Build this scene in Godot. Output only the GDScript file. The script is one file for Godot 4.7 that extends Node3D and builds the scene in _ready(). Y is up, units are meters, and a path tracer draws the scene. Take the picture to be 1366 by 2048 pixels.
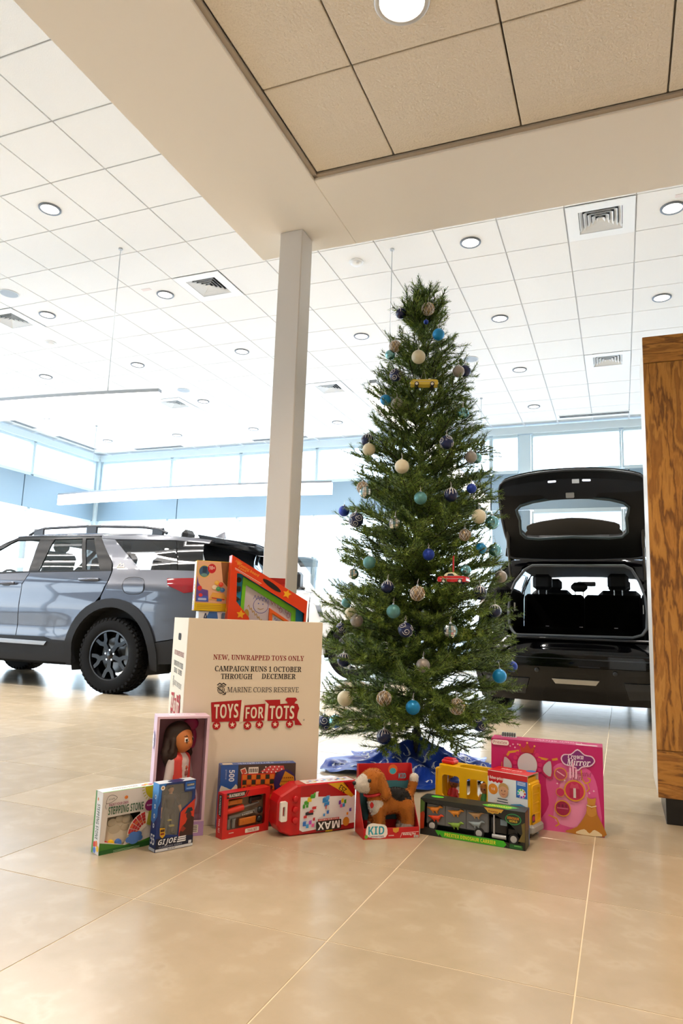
extends Node3D
var mats := {}
var sans: SystemFont
var bold: SystemFont
var serif: SystemFont
var serif_bold: SystemFont
const CEIL := 4.623
const SOFF := 3.063
const EYE := 0.813

func _ready() -> void:
	# ---- camera
	var cam := Camera3D.new()
	cam.name = "camera"
	cam.rotation_order = EULER_ORDER_YXZ
	cam.rotation = Vector3(deg_to_rad(9.1073), deg_to_rad(22.0311), deg_to_rad(2.0311))
	cam.position = Vector3(0, EYE, 0)
	cam.fov = rad_to_deg(2.0 * atan(1024.0 / 1386.78))
	cam.near = 0.05
	cam.far = 400.0
	add_child(cam)
	# ---- sky and exposure
	var env := Environment.new()
	env.background_mode = Environment.BG_SKY
	var sky := Sky.new()
	var sm := ProceduralSkyMaterial.new()
	sm.sky_top_color = Color(0.80, 0.90, 1.0)
	sm.sky_horizon_color = Color(0.92, 0.97, 1.0)
	sm.ground_horizon_color = Color(0.90, 0.94, 0.96)
	sm.ground_bottom_color = Color(0.72, 0.74, 0.75)
	sm.sun_angle_max = 0.0
	sm.energy_multiplier = SKY_E
	sky.sky_material = sm
	env.sky = sky
	env.tonemap_mode = Environment.TONE_MAPPER_LINEAR
	env.tonemap_exposure = EXPO
	env.sdfgi_enabled = true
	env.ssao_enabled = true
	env.ssil_enabled = true
	var we := WorldEnvironment.new()
	we.name = "world_environment"
	we.environment = env
	add_child(we)
	# ---- fonts
	sans = SystemFont.new()
	sans.font_names = PackedStringArray(["Droid Sans"])
	bold = SystemFont.new()
	bold.font_names = PackedStringArray(["Droid Sans"])
	bold.font_weight = 700
	serif = SystemFont.new()
	serif.font_names = PackedStringArray(["Droid Serif"])
	serif_bold = SystemFont.new()
	serif_bold.font_names = PackedStringArray(["Droid Serif"])
	serif_bold.font_weight = 700
	# ---- the place, then the things in it
	build_shell()
	build_ceiling()
	build_windows()
	build_lamps()
	build_cars()
	build_cabinet()
	build_carton()
	build_toys()
	build_tree()

const SKY_E := 7.0
const EXPO := 1.2
const LAMP_E := 0.5
# ---------------------------------------------------------------- mesh building
class MB:
	var v := PackedVector3Array()
	var n := PackedVector3Array()
	var c := PackedColorArray()
	var T := Transform3D.IDENTITY
	var col := Color(1, 1, 1)
	var layer := 0.0
	func at(t: Transform3D) -> MB:
		T = t
		return self
	func tri(a: Vector3, b: Vector3, d: Vector3, na = null, nb = null, nd = null) -> void:
		var A := T * a
		var B := T * b
		var D := T * d
		var g := (B - A).cross(D - A)
		if g.length_squared() < 1e-18:
			return
		if na == null:
			na = -g.normalized()
			nb = na
			nd = na
		else:
			na = (T.basis * na).normalized()
			nb = (T.basis * nb).normalized()
			nd = (T.basis * nd).normalized()
		if g.dot(na + nb + nd) > 0.0:
			v.append_array([A, D, B])
			n.append_array([na, nd, nb])
		else:
			v.append_array([A, B, D])
			n.append_array([na, nb, nd])
		c.append_array([col, col, col])
	# quad a b c d around; facing given by a rough outward hint
	func quad(a: Vector3, b: Vector3, d: Vector3, e: Vector3, hint: Vector3) -> void:
		var g := (b - a).cross(d - a)
		if g.length_squared() < 1e-16:
			g = (d - a).cross(e - a)
		g = g.normalized()
		if g.dot(hint) < 0.0:
			g = -g
		tri(a, b, d, g, g, g)
		tri(a, d, e, g, g, g)
	func box(p: Vector3, s: Vector3, b := 0.002) -> void:
		var h := s * 0.5
		b = minf(b, minf(h.x, minf(h.y, h.z)) * 0.95)
		var i := h - Vector3(b, b, b)
		for k in 3:
			var k1 := (k + 1) % 3
			var k2 := (k + 2) % 3
			for sg in [-1.0, 1.0]:
				var q := []
				for w in [[-1, -1], [1, -1], [1, 1], [-1, 1]]:
					var x := Vector3.ZERO
					x[k] = h[k] * sg
					x[k1] = i[k1] * w[0]
					x[k2] = i[k2] * w[1]
					q.append(p + x)
				var nn := Vector3.ZERO
				nn[k] = sg
				quad(q[0], q[1], q[2], q[3], nn)
			# edges parallel to axis k
			for s1 in [-1.0, 1.0]:
				for s2 in [-1.0, 1.0]:
					var q := []
					for w in [[-1, 0], [1, 0], [1, 1], [-1, 1]]:
						var x := Vector3.ZERO
						x[k] = i[k] * w[0]
						x[k1] = (h[k1] if w[1] == 0 else i[k1]) * s1
						x[k2] = (i[k2] if w[1] == 0 else h[k2]) * s2
						q.append(p + x)
					var nn := Vector3.ZERO
					nn[k1] = s1
					nn[k2] = s2
					quad(q[0], q[1], q[2], q[3], nn)
		for sx in [-1.0, 1.0]:
			for sy in [-1.0, 1.0]:
				for sz in [-1.0, 1.0]:
					var sv := Vector3(sx, sy, sz)
					var nn := sv.normalized()
					tri(p + sv * Vector3(h.x, i.y, i.z), p + sv * Vector3(i.x, h.y, i.z), p + sv * Vector3(i.x, i.y, h.z), nn, nn, nn)
	func cyl(a: Vector3, b: Vector3, ra: float, rb: float, seg := 12, caps := true) -> void:
		var d := (b - a).normalized()
		var u := d.cross(Vector3(0.31, 0.83, 0.47)).normalized()
		var w := d.cross(u)
		var sl := (ra - rb) / maxf((b - a).length(), 1e-6)
		for i in seg:
			var t0 := TAU * i / seg
			var t1 := TAU * (i + 1) / seg
			var e0 := u * cos(t0) + w * sin(t0)
			var e1 := u * cos(t1) + w * sin(t1)
			var n0 := (e0 + d * sl).normalized()
			var n1 := (e1 + d * sl).normalized()
			tri(a + e0 * ra, b + e0 * rb, b + e1 * rb, n0, n0, n1)
			tri(a + e0 * ra, b + e1 * rb, a + e1 * ra, n0, n1, n1)
			if caps:
				tri(a, a + e0 * ra, a + e1 * ra, -d, -d, -d)
				tri(b, b + e0 * rb, b + e1 * rb, d, d, d)
	func tube(p: Array, r: float, seg := 6) -> void:
		var fr := []
		var up := Vector3(0.2, 0.9, 0.38)
		for i in p.size():
			var d: Vector3 = (p[mini(i + 1, p.size() - 1)] - p[maxi(i - 1, 0)]).normalized()
			var u := d.cross(up)
			if u.length() < 0.05:
				u = d.cross(Vector3(1, 0, 0))
			u = u.normalized()
			up = u.cross(d)
			fr.append([u, up])
		for i in p.size() - 1:
			for k in seg:
				var t0 := TAU * k / seg
				var t1 := TAU * (k + 1) / seg
				var a0: Vector3 = fr[i][0] * cos(t0) + fr[i][1] * sin(t0)
				var a1: Vector3 = fr[i][0] * cos(t1) + fr[i][1] * sin(t1)
				var b0: Vector3 = fr[i + 1][0] * cos(t0) + fr[i + 1][1] * sin(t0)
				var b1: Vector3 = fr[i + 1][0] * cos(t1) + fr[i + 1][1] * sin(t1)
				tri(p[i] + a0 * r, p[i + 1] + b0 * r, p[i + 1] + b1 * r, a0, b0, b1)
				tri(p[i] + a0 * r, p[i + 1] + b1 * r, p[i] + a1 * r, a0, b1, a1)
		for e in [0, p.size() - 1]:
			var d: Vector3 = (p[e] - p[1 if e == 0 else e - 1]).normalized()
			for k in seg:
				var t0 := TAU * k / seg
				var t1 := TAU * (k + 1) / seg
				tri(p[e], p[e] + (fr[e][0] * cos(t0) + fr[e][1] * sin(t0)) * r, p[e] + (fr[e][0] * cos(t1) + fr[e][1] * sin(t1)) * r, d, d, d)
	# profile of Vector2(radius, height) turned round the y axis
	func lathe(pr: Array, seg := 24, crease := 0.6) -> void:
		var m := pr.size()
		var sn := []
		for i in m - 1:
			var d: Vector2 = pr[i + 1] - pr[i]
			sn.append(Vector2(d.y, -d.x).normalized())
		for i in m - 1:
			var na: Vector2 = sn[i]
			var nb: Vector2 = sn[i]
			if i > 0 and sn[i - 1].dot(sn[i]) > crease:
				na = (sn[i - 1] + sn[i]).normalized()
			if i < m - 2 and sn[i + 1].dot(sn[i]) > crease:
				nb = (sn[i + 1] + sn[i]).normalized()
			for k in seg:
				var c0 := cos(TAU * k / seg)
				var s0 := sin(TAU * k / seg)
				var c1 := cos(TAU * (k + 1) / seg)
				var s1 := sin(TAU * (k + 1) / seg)
				var a0 := Vector3(pr[i].x * c0, pr[i].y, pr[i].x * s0)
				var a1 := Vector3(pr[i].x * c1, pr[i].y, pr[i].x * s1)
				var b0 := Vector3(pr[i + 1].x * c0, pr[i + 1].y, pr[i + 1].x * s0)
				var b1 := Vector3(pr[i + 1].x * c1, pr[i + 1].y, pr[i + 1].x * s1)
				var m0 := Vector3(na.x * c0, na.y, na.x * s0)
				var m1 := Vector3(na.x * c1, na.y, na.x * s1)
				var p0 := Vector3(nb.x * c0, nb.y, nb.x * s0)
				var p1 := Vector3(nb.x * c1, nb.y, nb.x * s1)
				tri(a0, b0, b1, m0, p0, p1)
				tri(a0, b1, a1, m0, p1, m1)
	func ball(p: Vector3, r: Vector3, seg := 20, rings := 12) -> void:
		for j in rings:
			for i in seg:
				var q := []
				var m := []
				for w in [[0, 0], [1, 0], [1, 1], [0, 1]]:
					var th: float = PI * (j + w[1]) / rings
					var ph: float = TAU * (i + w[0]) / seg
					var e := Vector3(sin(th) * cos(ph), cos(th), sin(th) * sin(ph))
					q.append(p + e * r)
					m.append((e / r).normalized())
				tri(q[0], q[1], q[2], m[0], m[1], m[2])
				tri(q[0], q[2], q[3], m[0], m[2], m[3])
	# polygon in local xy, front at z = d, back at z = 0
	func prism(poly: PackedVector2Array, d: float, bev := 0.0) -> void:
		var idx := Geometry2D.triangulate_polygon(poly)
		var inn := poly
		if bev > 0.0:
			var o := Geometry2D.offset_polygon(poly, -bev)
			if o.size() == 1 and o[0].size() == poly.size():
				# keep the same starting corner
				var best := 0
				for k in o[0].size():
					if o[0][k].distance_to(poly[0]) < o[0][best].distance_to(poly[0]):
						best = k
				inn = PackedVector2Array()
				for k in o[0].size():
					inn.append(o[0][(best + k) % o[0].size()])
		var ii := Geometry2D.triangulate_polygon(inn)
		for k in range(0, ii.size(), 3):
			var a := inn[ii[k]]
			var b := inn[ii[k + 1]]
			var e := inn[ii[k + 2]]
			tri(Vector3(a.x, a.y, d), Vector3(b.x, b.y, d), Vector3(e.x, e.y, d), Vector3.BACK, Vector3.BACK, Vector3.BACK)
		if absf(d) < 1e-7:
			return
		for k in range(0, idx.size(), 3):
			var a := poly[idx[k]]
			var b := poly[idx[k + 1]]
			var e := poly[idx[k + 2]]
			tri(Vector3(a.x, a.y, 0), Vector3(b.x, b.y, 0), Vector3(e.x, e.y, 0), Vector3.FORWARD, Vector3.FORWARD, Vector3.FORWARD)
		var cw := 1.0 if Geometry2D.is_polygon_clockwise(poly) else -1.0
		for k in poly.size():
			var a := poly[k]
			var b := poly[(k + 1) % poly.size()]
			var e := (b - a).normalized()
			var nn := Vector3(-e.y, e.x, 0) * cw
			var zb := d - bev if inn != poly else d
			quad(Vector3(a.x, a.y, 0), Vector3(b.x, b.y, 0), Vector3(b.x, b.y, zb), Vector3(a.x, a.y, zb), nn)
			if inn != poly:
				var a2 := inn[k]
				var b2 := inn[(k + 1) % inn.size()]
				quad(Vector3(a.x, a.y, zb), Vector3(b.x, b.y, zb), Vector3(b2.x, b2.y, d), Vector3(a2.x, a2.y, d), nn + Vector3.BACK)
	# a frame: outer polygon with one hole of any shape
	func frame(outer: PackedVector2Array, hole: PackedVector2Array, d: float) -> void:
		var poly := MB.holed(outer, hole)
		var idx := Geometry2D.triangulate_polygon(poly)
		for k in range(0, idx.size(), 3):
			for z in [0.0, d]:
				var nn := Vector3.BACK if z > 0 else Vector3.FORWARD
				tri(Vector3(poly[idx[k]].x, poly[idx[k]].y, z), Vector3(poly[idx[k + 1]].x, poly[idx[k + 1]].y, z), Vector3(poly[idx[k + 2]].x, poly[idx[k + 2]].y, z), nn, nn, nn)
		for side in [[outer, 1.0], [hole, -1.0]]:
			var q: PackedVector2Array = side[0]
			var cw: float = (1.0 if Geometry2D.is_polygon_clockwise(q) else -1.0) * side[1]
			for k in q.size():
				var a := q[k]
				var b := q[(k + 1) % q.size()]
				var e := (b - a).normalized()
				quad(Vector3(a.x, a.y, 0), Vector3(b.x, b.y, 0), Vector3(b.x, b.y, d), Vector3(a.x, a.y, d), Vector3(-e.y, e.x, 0) * cw)
	static func holed(outer: PackedVector2Array, hole: PackedVector2Array) -> PackedVector2Array:
		if Geometry2D.is_polygon_clockwise(outer):
			outer = outer.duplicate()
			outer.reverse()
		if not Geometry2D.is_polygon_clockwise(hole):
			hole = hole.duplicate()
			hole.reverse()
		var bi := 0
		var bj := 0
		var bd := 1e9
		for i in outer.size():
			for j in hole.size():
				var dd := outer[i].distance_squared_to(hole[j])
				if dd < bd:
					bd = dd
					bi = i
					bj = j
		var r := PackedVector2Array()
		for i in bi + 1:
			r.append(outer[i])
		for j in hole.size() + 1:
			r.append(hole[(bj + j) % hole.size()])
		r.append(outer[bi] + Vector2(1e-5, 1e-5))
		for i in range(bi + 1, outer.size()):
			r.append(outer[i])
		return r
	# loft between rings of equal size
	func loft(rings: Array, closed := true, caps := true) -> void:
		var m: int = rings[0].size()
		var nr := []
		for i in rings.size():
			var row := []
			for k in m:
				var du: Vector3 = rings[mini(i + 1, rings.size() - 1)][k] - rings[maxi(i - 1, 0)][k]
				var k0 := (k - 1 + m) % m if closed else maxi(k - 1, 0)
				var k1 := (k + 1) % m if closed else mini(k + 1, m - 1)
				var dv: Vector3 = rings[i][k1] - rings[i][k0]
				row.append(du.cross(dv).normalized())
			nr.append(row)
		# outward test from the first ring's middle
		var mid := Vector3.ZERO
		for q in rings[rings.size() / 2]:
			mid += q / m
		var sgn := 0.0
		for k in m:
			sgn += nr[rings.size() / 2][k].dot(rings[rings.size() / 2][k] - mid)
		var s := 1.0 if sgn >= 0 else -1.0
		for i in rings.size() - 1:
			for k in (m if closed else m - 1):
				var j := (k + 1) % m
				tri(rings[i][k], rings[i + 1][k], rings[i + 1][j], nr[i][k] * s, nr[i + 1][k] * s, nr[i + 1][j] * s)
				tri(rings[i][k], rings[i + 1][j], rings[i][j], nr[i][k] * s, nr[i + 1][j] * s, nr[i][j] * s)
		if caps and closed:
			for e in [0, rings.size() - 1]:
				var o := Vector3.ZERO
				for q in rings[e]:
					o += q / m
				var inner: Vector3 = rings[1 if e == 0 else e - 1][0]
				for k in m:
					var g: Vector3 = (rings[e][k] - o).cross(rings[e][(k + 1) % m] - o).normalized()
					if g.dot(o - inner) < 0:
						g = -g
					tri(o, rings[e][k], rings[e][(k + 1) % m], g, g, g)
	# a curved panel: polygon in (u, v), mapped to space, cut by a grid so that it bends; the rim is turned in by 'thick'
	func panel(poly: PackedVector2Array, fn: Callable, cell := 0.12, thick := 0.012, out := Vector3.ZERO) -> void:
		var r := Rect2(poly[0], Vector2.ZERO)
		for q in poly:
			r = r.expand(q)
		var e := 0.004
		var nf := func(q: Vector2) -> Vector3:
			var du: Vector3 = fn.call(q + Vector2(e, 0)) - fn.call(q - Vector2(e, 0))
			var dv: Vector3 = fn.call(q + Vector2(0, e)) - fn.call(q - Vector2(0, e))
			var g := du.cross(dv).normalized()
			return -g if g.dot(out) < 0 else g
		var nx := maxi(1, ceili(r.size.x / cell))
		var ny := maxi(1, ceili(r.size.y / cell))
		for i in nx:
			for j in ny:
				var a := r.position + Vector2(r.size.x * i / nx, r.size.y * j / ny)
				var b := a + Vector2(r.size.x / nx, r.size.y / ny)
				var pieces := Geometry2D.intersect_polygons(PackedVector2Array([a, Vector2(b.x, a.y), b, Vector2(a.x, b.y)]), poly)
				for pc in pieces:
					var idx := Geometry2D.triangulate_polygon(pc)
					for k in range(0, idx.size(), 3):
						var p0 := pc[idx[k]]
						var p1 := pc[idx[k + 1]]
						var p2 := pc[idx[k + 2]]
						tri(fn.call(p0), fn.call(p1), fn.call(p2), nf.call(p0), nf.call(p1), nf.call(p2))
		if thick > 0.0:
			for k in poly.size():
				var p0 := poly[k]
				var p1 := poly[(k + 1) % poly.size()]
				var steps := maxi(1, ceili(p0.distance_to(p1) / cell))
				for s in steps:
					var a := p0.lerp(p1, float(s) / steps)
					var b := p0.lerp(p1, float(s + 1) / steps)
					var A: Vector3 = fn.call(a)
					var B: Vector3 = fn.call(b)
					var na: Vector3 = nf.call(a)
					var nb: Vector3 = nf.call(b)
					quad(A, B, B - nb * thick, A - na * thick, (B - A).cross(na))
	# flat print in the local xy plane of T, each piece a hair above the last
	func lift() -> float:
		layer += 0.00012
		return layer
	func ink(poly: PackedVector2Array, color: Color) -> void:
		col = color.srgb_to_linear()
		var z := lift()
		var idx := Geometry2D.triangulate_polygon(poly)
		for k in range(0, idx.size(), 3):
			tri(Vector3(poly[idx[k]].x, poly[idx[k]].y, z), Vector3(poly[idx[k + 1]].x, poly[idx[k + 1]].y, z), Vector3(poly[idx[k + 2]].x, poly[idx[k + 2]].y, z), Vector3.BACK, Vector3.BACK, Vector3.BACK)
		col = Color(1, 1, 1)
	func ink_rect(x0: float, y0: float, x1: float, y1: float, color: Color) -> void:
		ink(PackedVector2Array([Vector2(x0, y0), Vector2(x1, y0), Vector2(x1, y1), Vector2(x0, y1)]), color)
	func ink_round(x0: float, y0: float, x1: float, y1: float, r: float, color: Color) -> void:
		ink(MB.rounded(x0, y0, x1, y1, r), color)
	func ink_disc(x: float, y: float, rx: float, ry: float, color: Color, seg := 20) -> void:
		var q := PackedVector2Array()
		for k in seg:
			q.append(Vector2(x + rx * cos(TAU * k / seg), y + ry * sin(TAU * k / seg)))
		ink(q, color)
	func ink_star(x: float, y: float, r: float, color: Color, turn := 0.0, inner := 0.42, pts := 5) -> void:
		var q := PackedVector2Array()
		for k in pts * 2:
			var rr := r if k % 2 == 0 else r * inner
			q.append(Vector2(x + rr * sin(turn + PI * k / pts), y + rr * cos(turn + PI * k / pts)))
		ink(q, color)
	func ink_line(pts: Array, w: float, color: Color) -> void:
		col = color.srgb_to_linear()
		var z := lift()
		for k in pts.size() - 1:
			var a: Vector2 = pts[k]
			var b: Vector2 = pts[k + 1]
			var e := (b - a).normalized()
			var o := Vector2(-e.y, e.x) * w * 0.5
			a -= e * w * 0.3
			b += e * w * 0.3
			var z2 := z + 0.00001 * (k % 5)
			for t in [[a + o, b + o, b - o], [a + o, b - o, a - o]]:
				tri(Vector3(t[0].x, t[0].y, z2), Vector3(t[1].x, t[1].y, z2), Vector3(t[2].x, t[2].y, z2), Vector3.BACK, Vector3.BACK, Vector3.BACK)
		col = Color(1, 1, 1)
	static func rounded(x0: float, y0: float, x1: float, y1: float, r: float, seg := 4) -> PackedVector2Array:
		var q := PackedVector2Array()
		for k in 4:
			var cx: float = [x1 - r, x0 + r, x0 + r, x1 - r][k]
			var cy: float = [y1 - r, y1 - r, y0 + r, y0 + r][k]
			for s in seg + 1:
				var t := PI * 0.5 * (k + float(s) / seg)
				q.append(Vector2(cx + r * cos(t), cy + r * sin(t)))
		return q
	# lettering: fitted into a box of width w and height h round (x, y); turned by 'turn'; slanted by 'slant'
	func write(s: String, x: float, y: float, w: float, h: float, color: Color, font: Font, turn := 0.0, slant := 0.0, arch := 0.0) -> void:
		var tm := TextMesh.new()
		tm.text = s
		tm.font = font
		tm.font_size = 48
		tm.pixel_size = 0.01
		tm.depth = 0.0
		tm.curve_step = 3.0
		var a := tm.get_mesh_arrays()
		var vs: PackedVector3Array = a[Mesh.ARRAY_VERTEX]
		if vs.is_empty():
			return
		var lo := vs[0]
		var hi := vs[0]
		for q in vs:
			lo = lo.min(q)
			hi = hi.max(q)
		var ext := hi - lo
		var sc := Vector2(w / maxf(ext.x, 1e-4), h / maxf(ext.y, 1e-4))
		var z := lift()
		col = color.srgb_to_linear()
		var id: PackedInt32Array = a[Mesh.ARRAY_INDEX]
		for k in range(0, id.size(), 3):
			var t := []
			for m in 3:
				var q := vs[id[k + m]]
				var p := Vector2((q.x - (lo.x + hi.x) * 0.5) * sc.x, (q.y - (lo.y + hi.y) * 0.5) * sc.y)
				p.x += p.y * slant
				p.y -= arch * (p.x * p.x) / maxf(w * w * 0.25, 1e-6)
				p = p.rotated(turn)
				t.append(Vector3(x + p.x, y + p.y, z))
			tri(t[0], t[1], t[2], Vector3.BACK, Vector3.BACK, Vector3.BACK)
		col = Color(1, 1, 1)
	func mesh() -> ArrayMesh:
		var a := []
		a.resize(Mesh.ARRAY_MAX)
		a[Mesh.ARRAY_VERTEX] = v
		a[Mesh.ARRAY_NORMAL] = n
		a[Mesh.ARRAY_COLOR] = c
		var m := ArrayMesh.new()
		if v.size() > 0:
			m.add_surface_from_arrays(Mesh.PRIMITIVE_TRIANGLES, a)
		return m

# ---------------------------------------------------------------- soft shapes: distance field, meshed as surface nets
# prims: [a, b, ra, rb, colour, blend] tapered capsule, or [centre, scale] ellipsoid as {"c","s","col","k"}
class Blob:
	var prims := []
	func cap(a: Vector3, b: Vector3, ra: float, rb: float, col: Color, k := 0.012) -> void:
		prims.append([0, a, b, ra, rb, col.srgb_to_linear(), k])
	func egg(c: Vector3, s: Vector3, col: Color, k := 0.012) -> void:
		prims.append([1, c, s, 0.0, 0.0, col.srgb_to_linear(), k])
	func build(mb: MB, cell: float) -> void:
		var lo := Vector3(1e9, 1e9, 1e9)
		var hi := -lo
		var bounds := []
		for p in prims:
			var l: Vector3
			var h: Vector3
			if p[0] == 0:
				l = p[1].min(p[2]) - Vector3.ONE * maxf(p[3], p[4])
				h = p[1].max(p[2]) + Vector3.ONE * maxf(p[3], p[4])
			else:
				l = p[1] - p[2]
				h = p[1] + p[2]
			var g: float = p[6] + cell * 2.0
			l -= Vector3.ONE * g
			h += Vector3.ONE * g
			bounds.append([l, h])
			lo = lo.min(l)
			hi = hi.max(h)
		var nx := ceili((hi.x - lo.x) / cell) + 1
		var ny := ceili((hi.y - lo.y) / cell) + 1
		var nz := ceili((hi.z - lo.z) / cell) + 1
		var f := PackedFloat32Array()
		f.resize(nx * ny * nz)
		f.fill(1.0)
		var raw := PackedFloat32Array()
		raw.resize(nx * ny * nz)
		raw.fill(1.0)
		var own := PackedInt32Array()
		own.resize(nx * ny * nz)
		for pi in prims.size():
			var p: Array = prims[pi]
			var l: Vector3 = (bounds[pi][0] - lo) / cell
			var h: Vector3 = (bounds[pi][1] - lo) / cell
			var A: Vector3 = p[1]
			var Bv: Vector3 = p[2]
			var ab := Bv - A
			var ll := maxf(ab.length_squared(), 1e-9)
			var ra: float = p[3]
			var rb: float = p[4]
			var kk: float = p[6]
			var ms := minf(Bv.x, minf(Bv.y, Bv.z))
			var kind: int = p[0]
			for ix in range(maxi(0, int(l.x)), mini(nx, int(h.x) + 2)):
				for iy in range(maxi(0, int(l.y)), mini(ny, int(h.y) + 2)):
					for iz in range(maxi(0, int(l.z)), mini(nz, int(h.z) + 2)):
						var q := lo + Vector3(ix, iy, iz) * cell
						var d: float
						if kind == 0:
							var t := clampf((q - A).dot(ab) / ll, 0.0, 1.0)
							d = (q - A - ab * t).length() - lerpf(ra, rb, t)
						else:
							d = (((q - A) / Bv).length() - 1.0) * ms
						var i := (ix * ny + iy) * nz + iz
						if d < raw[i]:
							raw[i] = d
							own[i] = pi
						var o := f[i]
						var hh := clampf(0.5 + 0.5 * (o - d) / kk, 0.0, 1.0)
						f[i] = lerpf(o, d, hh) - kk * hh * (1.0 - hh) if absf(o - d) < kk else minf(o, d)
		var vid := {}
		var pos := PackedVector3Array()
		var nor := PackedVector3Array()
		var cl := PackedColorArray()
		var off := [0, 1, nz, nz + 1, ny * nz, ny * nz + 1, ny * nz + nz, ny * nz + nz + 1]
		var cor := [Vector3(0, 0, 0), Vector3(0, 0, 1), Vector3(0, 1, 0), Vector3(0, 1, 1), Vector3(1, 0, 0), Vector3(1, 0, 1), Vector3(1, 1, 0), Vector3(1, 1, 1)]
		var eds := [[0, 1], [0, 2], [0, 4], [1, 3], [1, 5], [2, 3], [2, 6], [4, 5], [4, 6], [3, 7], [5, 7], [6, 7]]
		for ix in nx - 1:
			for iy in ny - 1:
				for iz in nz - 1:
					var i := (ix * ny + iy) * nz + iz
					var f0 := f[i]
					if f0 > cell * 2.0 or f0 < -cell * 2.0:
						continue
					var neg := 0
					for k in 8:
						if f[i + off[k]] < 0.0:
							neg += 1
					if neg == 0 or neg == 8:
						continue
					var sum := Vector3.ZERO
					var cnt := 0
					for e in eds:
						var a := f[i + off[e[0]]]
						var b := f[i + off[e[1]]]
						if (a < 0.0) != (b < 0.0):
							sum += cor[e[0]].lerp(cor[e[1]], a / (a - b))
							cnt += 1
					var g := Vector3.ZERO
					for k in 8:
						g += (cor[k] * 2.0 - Vector3.ONE) * f[i + off[k]]
					vid[i] = pos.size()
					pos.append(lo + (Vector3(ix, iy, iz) + sum / cnt) * cell)
					nor.append(g.normalized())
					var bo := 0
					for k in 8:
						if raw[i + off[k]] < raw[i + off[bo]]:
							bo = k
					cl.append(prims[own[i + off[bo]]][5])
		var st := [ny * nz, nz, 1]
		for i in vid:
			for ax in 3:
				var s1: int = st[(ax + 1) % 3]
				var s2: int = st[(ax + 2) % 3]
				var b: int = i + st[ax]
				if b >= f.size() or (f[i] < 0.0) == (f[b] < 0.0):
					continue
				if not (vid.has(i - s1) and vid.has(i - s2) and vid.has(i - s1 - s2)):
					continue
				var q := [vid[i], vid[i - s1], vid[i - s1 - s2], vid[i - s2]]
				for t in [[0, 1, 2], [0, 2, 3]]:
					var A := pos[q[t[0]]]
					var B2 := pos[q[t[1]]]
					var D := pos[q[t[2]]]
					var g2 := (B2 - A).cross(D - A)
					var ns := nor[q[t[0]]] + nor[q[t[1]]] + nor[q[t[2]]]
					var ord := [t[0], t[1], t[2]] if g2.dot(ns) <= 0.0 else [t[0], t[2], t[1]]
					for o in ord:
						mb.v.append(mb.T * pos[q[o]])
						mb.n.append((mb.T.basis * nor[q[o]]).normalized())
						mb.c.append(cl[q[o]])

# ---------------------------------------------------------------- nodes
var taken := {}
func numbered(called: String) -> String:
	if not taken.has(called):
		taken[called] = 0
		return called
	taken[called] += 1
	return "%s_%03d" % [called, taken[called]]

func meta(o: Node, label := "", category := "", group := "", kind := "") -> void:
	if label: o.set_meta("label", label)
	if category: o.set_meta("category", category)
	if group: o.set_meta("group", group)
	if kind: o.set_meta("kind", kind)

func thing(called: String, label: String, category: String, at := Vector3.ZERO, turn := 0.0, group := "") -> Node3D:
	var o := Node3D.new()
	o.name = numbered(called)
	add_child(o)
	o.position = at
	o.rotation.y = turn
	meta(o, label, category, group)
	return o

func put(mb: MB, called: String, m: Material, parent: Node = null) -> MeshInstance3D:
	return put_mesh(mb.mesh(), called, m, parent)

func put_mesh(me: Mesh, called: String, m: Material, parent: Node = null) -> MeshInstance3D:
	var o := MeshInstance3D.new()
	o.mesh = me
	o.material_override = m
	o.cast_shadow = GeometryInstance3D.SHADOW_CASTING_SETTING_ON
	if parent == null:
		o.name = numbered(called)
		add_child(o)
	else:
		o.name = called
		parent.add_child(o, true)
	return o

func structure(mb: MB, called: String, m: Material) -> MeshInstance3D:
	var o := put(mb, called, m)
	o.set_meta("kind", "structure")
	return o

func paint(hex: String, rough := 0.6, metal := 0.0, spec := 0.5) -> StandardMaterial3D:
	var key := "%s %s %s %s" % [hex, rough, metal, spec]
	if mats.has(key):
		return mats[key]
	var m := StandardMaterial3D.new()
	m.albedo_color = Color(hex)
	m.roughness = rough
	m.metallic = metal
	m.metallic_specular = spec
	m.resource_name = "paint"
	mats[key] = m
	return m

func printed(rough := 0.45) -> StandardMaterial3D:
	var key := "printed %s" % rough
	if mats.has(key):
		return mats[key]
	var m := StandardMaterial3D.new()
	m.vertex_color_use_as_albedo = true
	m.roughness = rough
	m.resource_name = "printed"
	mats[key] = m
	return m

func glass(tint: String, alpha := 0.12, rough := 0.02) -> StandardMaterial3D:
	var key := "glass %s %s %s" % [tint, alpha, rough]
	if mats.has(key):
		return mats[key]
	var m := StandardMaterial3D.new()
	var c := Color(tint)
	c.a = alpha
	m.albedo_color = c
	m.roughness = rough
	m.transparency = BaseMaterial3D.TRANSPARENCY_ALPHA
	m.resource_name = "glass"
	mats[key] = m
	return m

func glow(hex: String, energy: float) -> StandardMaterial3D:
	var key := "glow %s %s" % [hex, energy]
	if mats.has(key):
		return mats[key]
	var m := StandardMaterial3D.new()
	m.albedo_color = Color(hex)
	m.emission_enabled = true
	m.emission = Color(hex)
	m.emission_energy_multiplier = energy
	m.resource_name = "lamp_glow"
	mats[key] = m
	return m

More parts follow.
